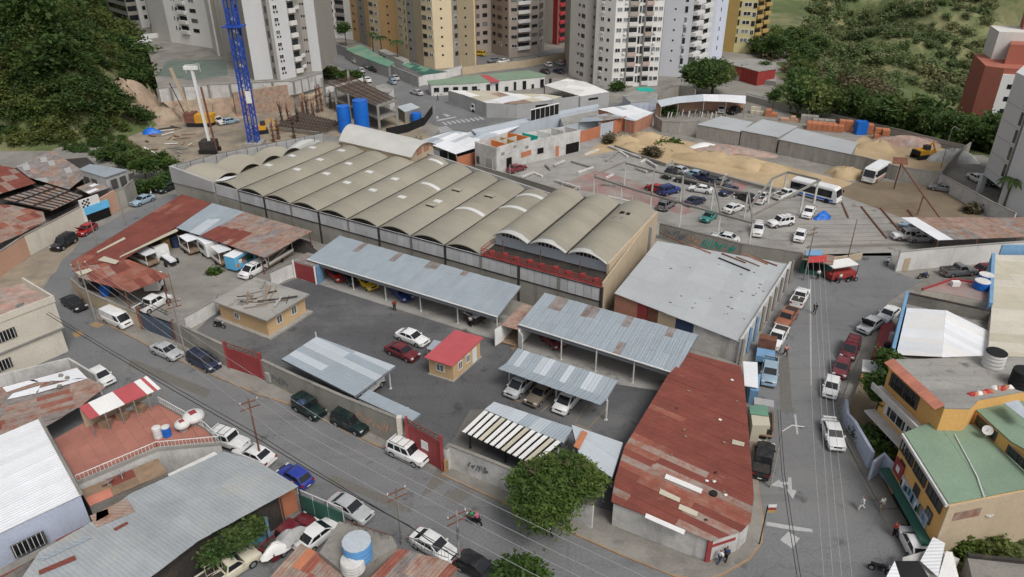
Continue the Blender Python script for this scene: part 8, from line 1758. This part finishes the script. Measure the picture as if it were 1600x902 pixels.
wire('thick dark cable sagging along the lower side of the main street',[(72,490),(410,690),(640,822),(730,880)],6.3,'wire_dark',.04); wire('thin dark cable beside the thick one',[(76,488),(412,684),(718,868)],6.6,'wire_dark',.03)
for i,p in enumerate(([(1263,405),(1266,560),(1272,700),(1290,930)],[(1270,405),(1280,560),(1287,700),(1304,930)],[(1280,405),(1287,560),(1297,700),(1318,930)],[(1287,405),(1300,600),(1309,705),(1335,930)])): wire(['leftmost','second from left','third from left','rightmost'][i]+' pale wire strung down the right street',p,8.4,group='wires over the right street',sag=.1)
wire('dark wire pair down the left side of the right street',[(1215,640),(1222,740),(1250,930)],7.0,'wire_dark',.03,sag=.1); wire('second dark wire beside the turn arrow',[(1219,640),(1226,740),(1256,930)],7.0,'wire_dark',.03,sag=.1)
wire('dark wire along the wooded valley fence',[(1165,146),(1300,172),(1420,208),(1500,232)],5.5,'wire_dark',.05)
# ------------------------------------------------------------------ people and motorbikes
import bmesh
def skin(name,chains,m,sub=1):
 """chains: polylines of (x, y, z, radius) grown into one surface."""
 bm = bmesh.new(); lay = bm.verts.layers.skin.verify(); seen = {}
 for ch in chains:
  prev = None
  for x,y,z,r in ch:
   k = (round(x,3),round(y,3),round(z,3))
   if k not in seen: v = bm.verts.new((x,y,z)); v[lay].radius = (r,r); v[lay].use_root = not seen; seen[k] = v
   if prev is not None and bm.edges.get((prev,seen[k])) is None: bm.edges.new((prev,seen[k]))
   prev = seen[k]
 me = bpy.data.meshes.new(name); bm.to_mesh(me); bm.free(); o = bpy.data.objects.new(name,me); COL.objects.link(o)
 o.modifiers.new('skin','SKIN'); s = o.modifiers.new('sub','SUBSURF'); s.levels = s.render_levels = sub
 ev = o.evaluated_get(bpy.context.evaluated_depsgraph_get()); out = bpy.data.meshes.new_from_object(ev); bpy.data.objects.remove(o); out.materials.clear(); out.materials.append(M(m)); out.polygons.foreach_set('use_smooth',[True]*len(out.polygons)); return out
def figure(pose):
 hip = (0,0,.95,.13)
 if pose == 'stand': L,R = [(0,.09,.9,.085),(.02,.11,.5,.065),(-.01,.12,.09,.045),(.14,.13,.04,.04)],[(0,-.09,.9,.085),(.01,-.11,.5,.065),(-.02,-.12,.09,.045),(.13,-.13,.04,.04)]
 elif pose == 'walk': L,R = [(0,.09,.9,.085),(.2,.1,.52,.065),(.26,.1,.1,.045),(.40,.1,.05,.04)],[(0,-.09,.9,.085),(-.08,-.1,.5,.065),(-.34,-.1,.16,.045),(-.24,-.1,.06,.04)]
 else: L,R = [(.05,.12,.92,.09),(.42,.18,.86,.07),(.34,.2,.46,.05),(.46,.2,.42,.04)],[(.05,-.12,.92,.09),(.42,-.18,.86,.07),(.34,-.2,.46,.05),(.46,-.2,.42,.04)]
 lean = .16 if pose == 'sit' else .03
 torso = [hip,(lean*.4,0,1.12,.135),(lean,0,1.34,.15),(lean*1.1,0,1.45,.08),(lean*1.2,0,1.52,.055),(lean*1.3,0,1.60,.085),(lean*1.3+.01,0,1.70,.09),(lean*1.3,0,1.76,.06)]
 sh = (lean,0,1.34,.15); f = .45 if pose == 'sit' else (.16 if pose == 'walk' else .05)
 aL = [sh,(lean,.2,1.38,.06),(lean+f*.3,.27,1.10,.045),(lean+f,.24,.90 if pose != 'sit' else 1.05,.035),(lean+f+.06,.23,.84 if pose != 'sit' else 1.03,.035)]; aR = [sh,(lean,-.2,1.38,.06),(lean-f*.2 if pose != 'sit' else lean+f*.3,-.27,1.10,.045),(lean-f*.4 if pose != 'sit' else lean+f,-.24,.90 if pose != 'sit' else 1.05,.035),(lean-f*.4+.04 if pose != 'sit' else lean+f+.06,-.23,.84 if pose != 'sit' else 1.03,.035)]
 g = lambda ch,e: [(x,y,z,r+e) for x,y,z,r in ch]
 return (skin('body',[torso,[hip]+L,[hip]+R,aL,aR],'skin'),skin('shirt',[g(torso[:4],.025),g(aL[:3],.02),g(aR[:3],.02)],'cloth'),skin('trousers',[g([hip]+L[:3],.02),g([hip]+R[:3],.02)],'cloth'),skin('hair',[[(lean*1.3-.03,0,1.68,.085),(lean*1.3-.01,0,1.75,.085)]],'cloth'))
FIG = {k: figure(k) for k in ('stand','walk','sit')}
def person(label,px,top,legs,pose='stand',rz=0.0,hair=(.012,.01,.009),z=0.02):
 p = G(*px,z) if len(px) == 2 else Vector(px); b,s,t_,h = FIG[pose]; m = Matrix.Translation(p) @ Matrix.Rotation(rz,4,'Z'); o = piece('person',b,None,m); tag(o,label,'person')
 piece('shirt',s,o,m,top); piece('trousers',t_,o,m,legs); piece('hair',h,o,m,hair); return o
W_,K_,J_ = (.7,.7,.68),(.02,.02,.022),(.04,.06,.12)
person('person in a dark red shirt standing before the long carport',(617,486),(.22,.03,.03),K_,'stand',-1.6); person('person in a pale shirt beside the generator',(735,511),W_,K_,'stand',1.0); person('person in a white shirt walking below the street tree',(858,840),W_,K_,'walk',2.6); person('person in a white cap crouched by the corner sidewalk',(1123,881),W_,J_,'walk',.5,(.7,.7,.7)); person('person in dark blue beside the white cap',(1133,877),J_,K_,'walk',1.0); person('person in black walking up the right street',(1272,491),K_,K_,'walk',1.3); person('person in a pink top beside the parked pickups',(1226,557),(.55,.25,.25),K_,'walk',-1.2)
person('person in white and blue by the green street canopy',(1345,797),(.5,.55,.62),W_,'walk',3.0); person('person in a white shirt under the shop canopy edge',(1376,798),W_,(.4,.35,.25),'stand',2.0); person('person in red deep under the shop canopy',(1396,838),(.3,.04,.04),K_,'stand',2.0); person('person in a white shirt inside the green kiosk front',(1277,437),W_,K_,'stand',-1.5); person('person at the red food cart',(1311,443),W_,J_,'stand',-1.0); person('person in white beside the pale blue sedan',(238,311),W_,J_,'stand',.3); person('person crossing the far street near the shop sign',(684,158),(.15,.1,.1),J_,'walk',.3); person('person on the sidewalk behind the zebra crossing',(672,180),K_,K_,'stand',1)
def bike(label,px,head,c,riders=()):
 p,q = G(*px),G(*head); rz = math.atan2(q.y-p.y,q.x-p.x); t = thing('motorbike',label,'motorbike',p,rz); m = XF[t.name]
 def part(nm,mb,mats,par=t,col=None): mb.v = [tuple(m @ Vector(v)) for v in mb.v]; o = mb.build(nm,mats,par); o.color = (*(col or c),1); return o
 for x in (-.62,.66): mb = MB(); mb.tube((x,-.06,.3),(x,.06,.3),.3,14); w = part('wheel',mb,'rubber'); mb = MB(); mb.tube((x,-.07,.3),(x,.07,.3),.17,10); part('rim',mb,'rim',w)
 part('frame',MB().path([(-.62,0,.3),(-.1,0,.55),(.3,0,.75),(.66,0,.3)],.05,6),'black'); part('engine',MB().box(-.2,.22,-.14,.14,.28,.6),'grime_shade_black'); part('fuel_tank',MB().box(.0,.42,-.14,.14,.68,.92),'car_paint'); part('seat',MB().box(-.75,.0,-.13,.13,.7,.82),'black'); part('handlebar',MB().path([(.38,-.36,1.08),(.5,0,1.0),(.38,.36,1.08)],.025,5),'black'); part('headlight',MB().box(.58,.68,-.09,.09,.82,1.0),'lamp_clear'); part('fork',MB().path([(.46,0,1.0),(.66,0,.3)],.045,5),'chrome')
 for i,(top,legs,lb,hr) in enumerate(riders): w = m @ Vector((-.05-.42*i,0,-.08+.03*i)); person(lb,tuple(w),top,legs,'sit',rz,hr)
bike('dark motorbike with two riders coming along the main street',(740,818),(700,800),COLR['maroon'],(((.03,.25,.1),J_,'rider in a green top steering the motorbike',(.03,.03,.03)),((.5,.12,.22),K_,'pillion rider in a pink top on the motorbike',(.35,.04,.08))))
bike('blue motorbike parked beside the white wall at the junction',U3(965,835),U3(1000,830),COLR['blue']); bike('white scooter standing at the wall end by the junction',U3(745,745),U3(740,770),COLR['white']); bike('red motorbike beside the food cart',U3(520,855),U3(560,850),COLR['red']); bike('dark motorbike parked at the yellow house corner',T7(690,870),T7(720,880),COLR['black']); bike('black motorbike by the tan office wall',T0(1370,240),T0(1420,250),COLR['black'])
# ------------------------------------------------------------------ trees and plants
def crown_arrays(r,clumps,leaves,size,seed,droop=.0,shell=.45,lobes=6,aspect=.55):
 """Leaf-sized faces in clumps through a lumpy crown; returns corner points and one tone per face."""
 g = np.random.default_rng(seed); r = np.array(r,float)
 lb = g.normal(size=(lobes,3)); lb /= np.linalg.norm(lb,axis=1)[:,None]; lb[:,2] = np.abs(lb[:,2])*.8-.15; lc = lb*g.uniform(.32,.70,(lobes,1)); lr = g.uniform(.28,.56,lobes)
 pick = g.integers(0,lobes,clumps); d = g.normal(size=(clumps,3)); d /= np.linalg.norm(d,axis=1)[:,None]
 c = (lc[pick]+d*lr[pick][:,None]*g.uniform(shell,1,(clumps,1))**.6)*r
 cs = g.uniform(.7,1.3,clumps)*size*3.2
 ci = np.repeat(np.arange(clumps),leaves); n = len(ci); p = c[ci]+g.normal(size=(n,3))*cs[ci][:,None]*np.array([.5,.5,.38]); p[:,2] -= droop*np.linalg.norm(p[:,:2]-c[ci][:,:2],axis=1)
 a = g.normal(size=(n,3)); a[:,2] = a[:,2]*.45-droop*.8; a /= np.linalg.norm(a,axis=1)[:,None]; b = np.cross(a,g.normal(size=(n,3))*[.6,.6,1]+[0,0,.6]); b /= np.linalg.norm(b,axis=1)[:,None]+1e-9
 s = size*g.uniform(.6,1.35,(n,1)); A,B = a*s,b*s*aspect
 q = np.stack([p-A,p-B,p+A,p+B],1); tone = np.clip(g.uniform(.0,1,clumps)[ci]*.8+g.uniform(0,.2,n),0,1)
 return q.reshape(-1,3),tone
def leaf_mesh(name,v,tone,m):
 n = len(tone); me = bpy.data.meshes.new(name); me.vertices.add(4*n); me.vertices.foreach_set('co',v.astype(np.float32).ravel()); me.loops.add(4*n); me.loops.foreach_set('vertex_index',np.arange(4*n,dtype=np.int32)); me.polygons.add(n); me.polygons.foreach_set('loop_start',np.arange(0,4*n,4,dtype=np.int32)); me.polygons.foreach_set('loop_total',np.full(n,4,np.int32))
 at_ = me.attributes.new('tone','FLOAT','FACE'); at_.data.foreach_set('value',tone.astype(np.float32)); me.update(calc_edges=True); me.materials.append(M(m)); return me
def trunk(mb,h,r,limbs,spread,seed):
 g = random.Random(seed); top = Vector((g.uniform(-.2,.2),g.uniform(-.2,.2),h*.55)); mb.tube((0,0,-.1),top*.5,r*1.15,8,r*.85); mb.tube(top*.5,top,r*.85,8,r*.65)
 for i in range(limbs):
  a = 2*math.pi*i/limbs+g.uniform(-.4,.4); e = top+Vector((math.cos(a)*spread*g.uniform(.5,.9),math.sin(a)*spread*g.uniform(.5,.9),h*g.uniform(.2,.42))); md = top.lerp(e,.5)+VZ(.25); mb.tube(top,md,r*.5,6,r*.36); mb.tube(md,e,r*.36,6,r*.12)
  for k in range(2): f = e+Vector((g.uniform(-1,1),g.uniform(-1,1),g.uniform(.2,.8)))*spread*.3; mb.tube(md.lerp(e,.5),f,r*.2,5,r*.06)
 return mb
_tc = {}
def tree(label,px,h,r,m='leaf',group=None,seed=1,z=None,key=None,clumps=90,leaves=26,size=.34,name='tree',droop=.1,trunk_r=None,sink=0.0,rz=0.0,cat='tree',sc=1.0,aspect=.55,lobes=6):
 """One tree: tapered trunk with limbs and a leafy crown. Trees of one key share their meshes."""
 p = G(*px,0) if len(px) == 2 else Vector(px)
 if z is not None: p.z = z
 t = thing(name,label,cat,p,rz,group); k = key or (label,seed)
 if k not in _tc:
  v,tn = crown_arrays((r,r,h*.36),clumps,leaves,size,seed,droop,aspect=aspect,lobes=lobes); v[:,2] += h*.66-sink; _tc[k] = (trunk(MB(),max(h-sink*1.7,h*.35),trunk_r or r*.06,6,r*.6,seed).mesh('trunk','bark'),leaf_mesh('crown',v,tn,m))
 for nm,me in zip(('trunk','crown'),_tc[k]): o = piece(nm,me,t,XF[t.name] @ Matrix.Scale(sc,4))
 return t
tree('feathery green street tree spreading over the compound wall',(868,814),7.0,5.1,'leaf_bright',clumps=330,leaves=46,size=.24,seed=5,droop=.4,trunk_r=.26,aspect=.36,sink=.4,lobes=11)
tree('big round dark green tree before the lilac tower',(1112,150),13.5,8.6,'leaf_deep',clumps=900,leaves=26,size=.38,seed=6,droop=.0,trunk_r=.4,sink=3.6,lobes=14)
tree('dense garden tree behind the lilac wall',(1366,660),5.2,2.1,'leaf',clumps=130,leaves=28,size=.26,seed=8,z=.9); tree('small bright tree beside the white porch roof',(1376,612),4.6,1.5,'leaf',clumps=80,leaves=26,size=.22,seed=9,z=.9)
tree('leafy tree top at the bottom edge of the street',(815,945),5.0,2.4,'leaf',clumps=140,leaves=30,size=.24,seed=10)
for i,(x,y,r,h) in enumerate(((392,826,.85,2.6),(372,838,.9,2.6),(348,850,.85,2.5),(328,862,.8,2.3))): tree('shrub climbing over the blue sheet wall, %s' % ['nearest the street','second from the street','third from the street','lowest'][i],tuple(G(x,y-6,3.2).xy)+(1.3,),h,r,'leaf_deep','shrubs over the blue sheet wall',seed=11+i,clumps=60,leaves=26,size=.2,name='shrub',cat='shrub',sink=.3)
LB = [('bushy tree right behind the dark green car',245,300,2.6,4.2),('bush at the very end of the lane',262,290,2.2,3.6),('low bush beside the grey stub wall',222,302,2.0,3.0),('tall bush behind the grey stub wall',228,280,2.6,5.0),('bush above the small zinc roofed house',196,262,2.6,4.2),('bush on the slope behind the small house',170,252,2.4,4.0),('leafy bush at the corner of the vaulted warehouse',268,272,2.2,4.0),('broad bush between the site and the small house',212,262,3.0,4.4),('bush at the foot of the earth scar',190,240,2.8,4.0),('low scrub by the pile of boards',250,255,2.4,3.0)]
for i,(l,x,y,r,h) in enumerate(LB): tree(l,(x,y),h,r,['leaf','leaf_deep','leaf_wood'][i % 3],'bushes at the lane end',seed=20+i % 4,key=('lb',i % 4,i % 3),clumps=70,leaves=24,size=.3,name='bush',cat='bush',sink=.8,sc=.8+.08*(i % 4))
for i,(l,x,y,h,r,m) in enumerate((('round street tree beside the white tower behind the far street',541,72,9,3.2,'leaf_deep'),('bush row start beside the far street wall',505,118,4,2.6,'leaf'),('middle bush beside the far street wall',520,122,4.4,2.8,'leaf_deep'),('bush row end beside the far street wall',540,126,3.6,2.6,'leaf'),('last low bush above the concrete frame',556,124,3,2.2,'leaf'),('small yellow-green bush below the white tower',965,142,3.2,2.4,'leaf'),('dark hedge tree beside the terrace court',310,90,3,2.4,'leaf_deep'),('shrub beside the bright streaky shed',668,238,2.2,2.2,'leaf'),('shrub behind the vaulted roof corner',652,232,2,2.0,'leaf'),('green shrub on the sand heap',1045,233,2.4,3.0,'leaf'),('dry shrub in front of the sand heaps',1020,243,1.8,2.4,'leaf_dry'),('small dry shrub left of the sand heaps',958,222,1.6,2.2,'leaf_dry'),('yellowing slender tree behind the stone yard',1205,178,6.5,1.6,'leaf'),('small tree beside the podium wall',1192,122,5,2.0,'leaf_wood'),('young shrub on the end wall of the yellow house',1498,862,2.2,.8,'leaf'),('garden shrub halfway along the lilac wall',1352,690,2.6,1.2,'leaf_deep'),('low garden shrub at the lower end of the bed',1372,716,2.0,1.0,'leaf'),('bush at the foot of the grass plot',1535,858,1.6,1.6,'leaf_deep'),('weeds at the corner of the car lot',1520,330,1.4,1.8,'leaf_dry'),('tree clump under the mustard tower edge',1206,92,8,3.4,'leaf_wood'),('green weeds in the left yard',335,427,.3,.6,'leaf'),('bush below the sand coloured pit edge',1040,178,3,2.6,'leaf_deep'))):
 tree(l,(x,y),h,r,m,seed=40+i,clumps=60,leaves=22,size=.2+r*.05,sink=h*.25 if h < 4.5 else 0,name='tree' if h > 4.5 else 'shrub',cat='tree' if h > 4.5 else 'shrub')
def palm(label,px,h,seed):
 p = G(*px); t = thing('palm_tree',label,'palm tree',p); g = random.Random(seed); MB().tube(p,p+VZ(h),.22,7,.15).build('trunk','bark',t); c = p+VZ(h)
 for i in range(13):
  a = 2*math.pi*i/13+g.uniform(-.2,.2); L = g.uniform(2.2,3.0); d = Vector((math.cos(a),math.sin(a),0)); s = Vector((-d.y,d.x,0)); mb = MB(); pts = [c+d*L*k/5+VZ(L*(.45*(k/5)-.85*(k/5)**2)) for k in range(6)]
  for k in range(5): w0,w1 = .38*math.sin(math.pi*(k+.3)/5.6),.38*math.sin(math.pi*(k+1.3)/5.6); mb.add([pts[k],pts[k+1],pts[k+1]+s*w1-VZ(w1*.6),pts[k]+s*w0-VZ(w0*.6),pts[k+1]-s*w1-VZ(w1*.6),pts[k]-s*w0-VZ(w0*.6)],[(0,1,2,3),(1,0,5,4)])
  mb.build('frond','leaf_deep',t)
palm('left palm of the pair in front of the orange tower',(584,88),7.5,1); palm('right palm of the pair in front of the orange tower',(597,90),6.8,2); palm('shaggy palm at the corner of the green annexe',(623,108),8.5,3); palm('pale palm beside the pillared grey block',(1566,330),6.0,4)
# woods: one mass each
def wood(name,label,pts,protos,m):
 g = np.random.default_rng(3); V_,T_ = [],[]
 for i,(x,y,z,s) in enumerate(pts):
  v,tn = protos[i % len(protos)]; a = g.uniform(0,6.28); c,sn = math.cos(a),math.sin(a); R = np.array([[c,-sn,0],[sn,c,0],[0,0,1]]); V_.append(v@R.T*s*np.array([1,1,g.uniform(.8,1.25)])+np.array([x,y,z])); T_.append(np.clip(tn*.5+g.uniform(-.1,.6),0,1))
 o = bpy.data.objects.new(name,leaf_mesh(name,np.concatenate(V_),np.concatenate(T_),m)); COL.objects.link(o); tag(o,label,'wood',None,'stuff')
g = random.Random(14); P1 = []
for _ in range(5200):
 x,y = g.uniform(-300,-84),g.uniform(146,350)
 if not inside((x,y),HILL): continue
 d = min(_segd((x,y),HILL[i],HILL[i+1]) for i in range(1,len(HILL)-1))
 if d > 105 or (math.hypot(x+97,y-186) < 13) or (d < 5 and x > -150 and g.random() < .6) or any((x-a)**2+(y-b)**2 < 19 for a,b,*_ in P1): continue
 P1.append((x,y,terrain(x,y)+1.6,g.uniform(.8,1.35)))
for _ in range(7000):
 x,y = g.uniform(-150,-86),g.uniform(153,222)
 if not inside((x,y),HILL) or math.hypot(x+95,y-184) < 6 or any((x-a)**2+(y-b)**2 < 3.6 for a,b,*_ in P1): continue
 P1.append((x,y,terrain(x,y)+.6,g.uniform(.5,.95)))
for _ in range(60):
 x,y = g.uniform(-170,-90),g.uniform(156,300)
 if inside((x,y),HILL) and math.hypot(x+95,y-184) > 12: P1.append((x,y,terrain(x,y)+2.6,g.uniform(1.5,2.1)))
wood('woodland','dense green wood covering the steep hill at the left',P1,[crown_arrays((3.4,3.4,3.2),40,20,.40,100+i,.1) for i in range(6)],'leaf_wood')
heap('earth_scar','reddish bare earth scar at the foot of the wooded hill','earth scar',Vector((-95,181,1)),8,9,8,'cut_earth',seed=5,n=20)
P2,P3,P4 = [(x,x/.40+g.uniform(-4,4)+8,g.uniform(1,3),g.uniform(.8,1.3)) for x in range(84,104,3)]+[(g.uniform(84,104),g.uniform(245,285),2.4,g.uniform(.8,1.3)) for _ in range(26)],[],[]
for _ in range(14000):
 y = g.uniform(150,450); x = y*g.uniform(.36,.92); d = (x-50)*.742+(y-203)*.67
 if d < 3 or x/y < .385: continue
 n_ = wob(x*1.7+40,y*1.7)+wob(y*.6,x*.6)*.5; s = g.uniform(.8,1.5)
 if d < 60:
  if any((x-a)**2+(y-b)**2 < 24 for a,b,*_ in P2): continue
  P2.append((x,y,terrain(x,y)+3.0+(3 if d < 30 else 0)*g.random(),s*g.uniform(.8,1.5)))
 elif n_ > -1.0+(d-60)*.0028 and len(P3) < 1900:
  if any((x-a)**2+(y-b)**2 < 20 for a,b,*_ in P3): continue
  P3.append((x,y,terrain(x,y)+.8,s*g.uniform(.6,1.1)))
wood('woodland','dark green wood in the valley behind the material yard',P2,[crown_arrays((3.6,3.6,3.8),64,24,.36,120+i,.1,lobes=8) for i in range(5)],'leaf_deep')
wood('hillside_scrub','paler scrub and trees on the far grassy hillside',P3,[crown_arrays((3.2,3.2,2.4),26,14,.5,140+i,.05) for i in range(5)],'leaf_far')
c = G(1392,168,-6); P4 = [(c.x+g.gauss(0,9),c.y+24+g.gauss(0,7),0,1.3) for _ in range(70)]; P4 = [(x,y,terrain(x,y)+9*math.exp(-(((x-c.x)/10)**2+((y-c.y-24)/8)**2)),s) for x,y,z,s in P4]
wood('dry_thicket','brown dry creeper mound rising from the valley wood',P4,[crown_arrays((3,3,2.4),30,14,.45,160+i,.2) for i in range(3)],'leaf_dry')
P5 = []
for _ in range(520):
 x,y = g.uniform(1440,1640),g.uniform(775,930); p = G(x,y)
 if inside((x,y),[(1462,850),(1482,822),(1600,772),(1660,800),(1660,930),(1450,930)]): P5.append((p.x,p.y,.0,g.uniform(.3,.65)))
wood('grass','rough grass on the plot below the yellow house',P5,[crown_arrays((.5,.5,.3),5,9,.12,180+i,-.4) for i in range(3)],'leaf_wood')
P6 = []
for _ in range(900):
 x,y = g.uniform(-8,250),g.uniform(186,262)
 if not inside((x,y),[(-10,190),(90,188),(150,200),(205,225),(238,252),(215,262),(150,245),(95,232),(40,222),(-10,226)]): continue
 p = G(x,y)
 if any((p.x-a)**2+(p.y-b)**2 < 3.2 for a,b,*_ in P6): continue
 P6.append((p.x,p.y,.3,g.uniform(.4,.75)))
wood('undergrowth','mixed green undergrowth between the shacks and the hill foot',P6,[crown_arrays((2.6,2.6,2.0),30,20,.26,200+i,.1) for i in range(4)],'leaf_wood')
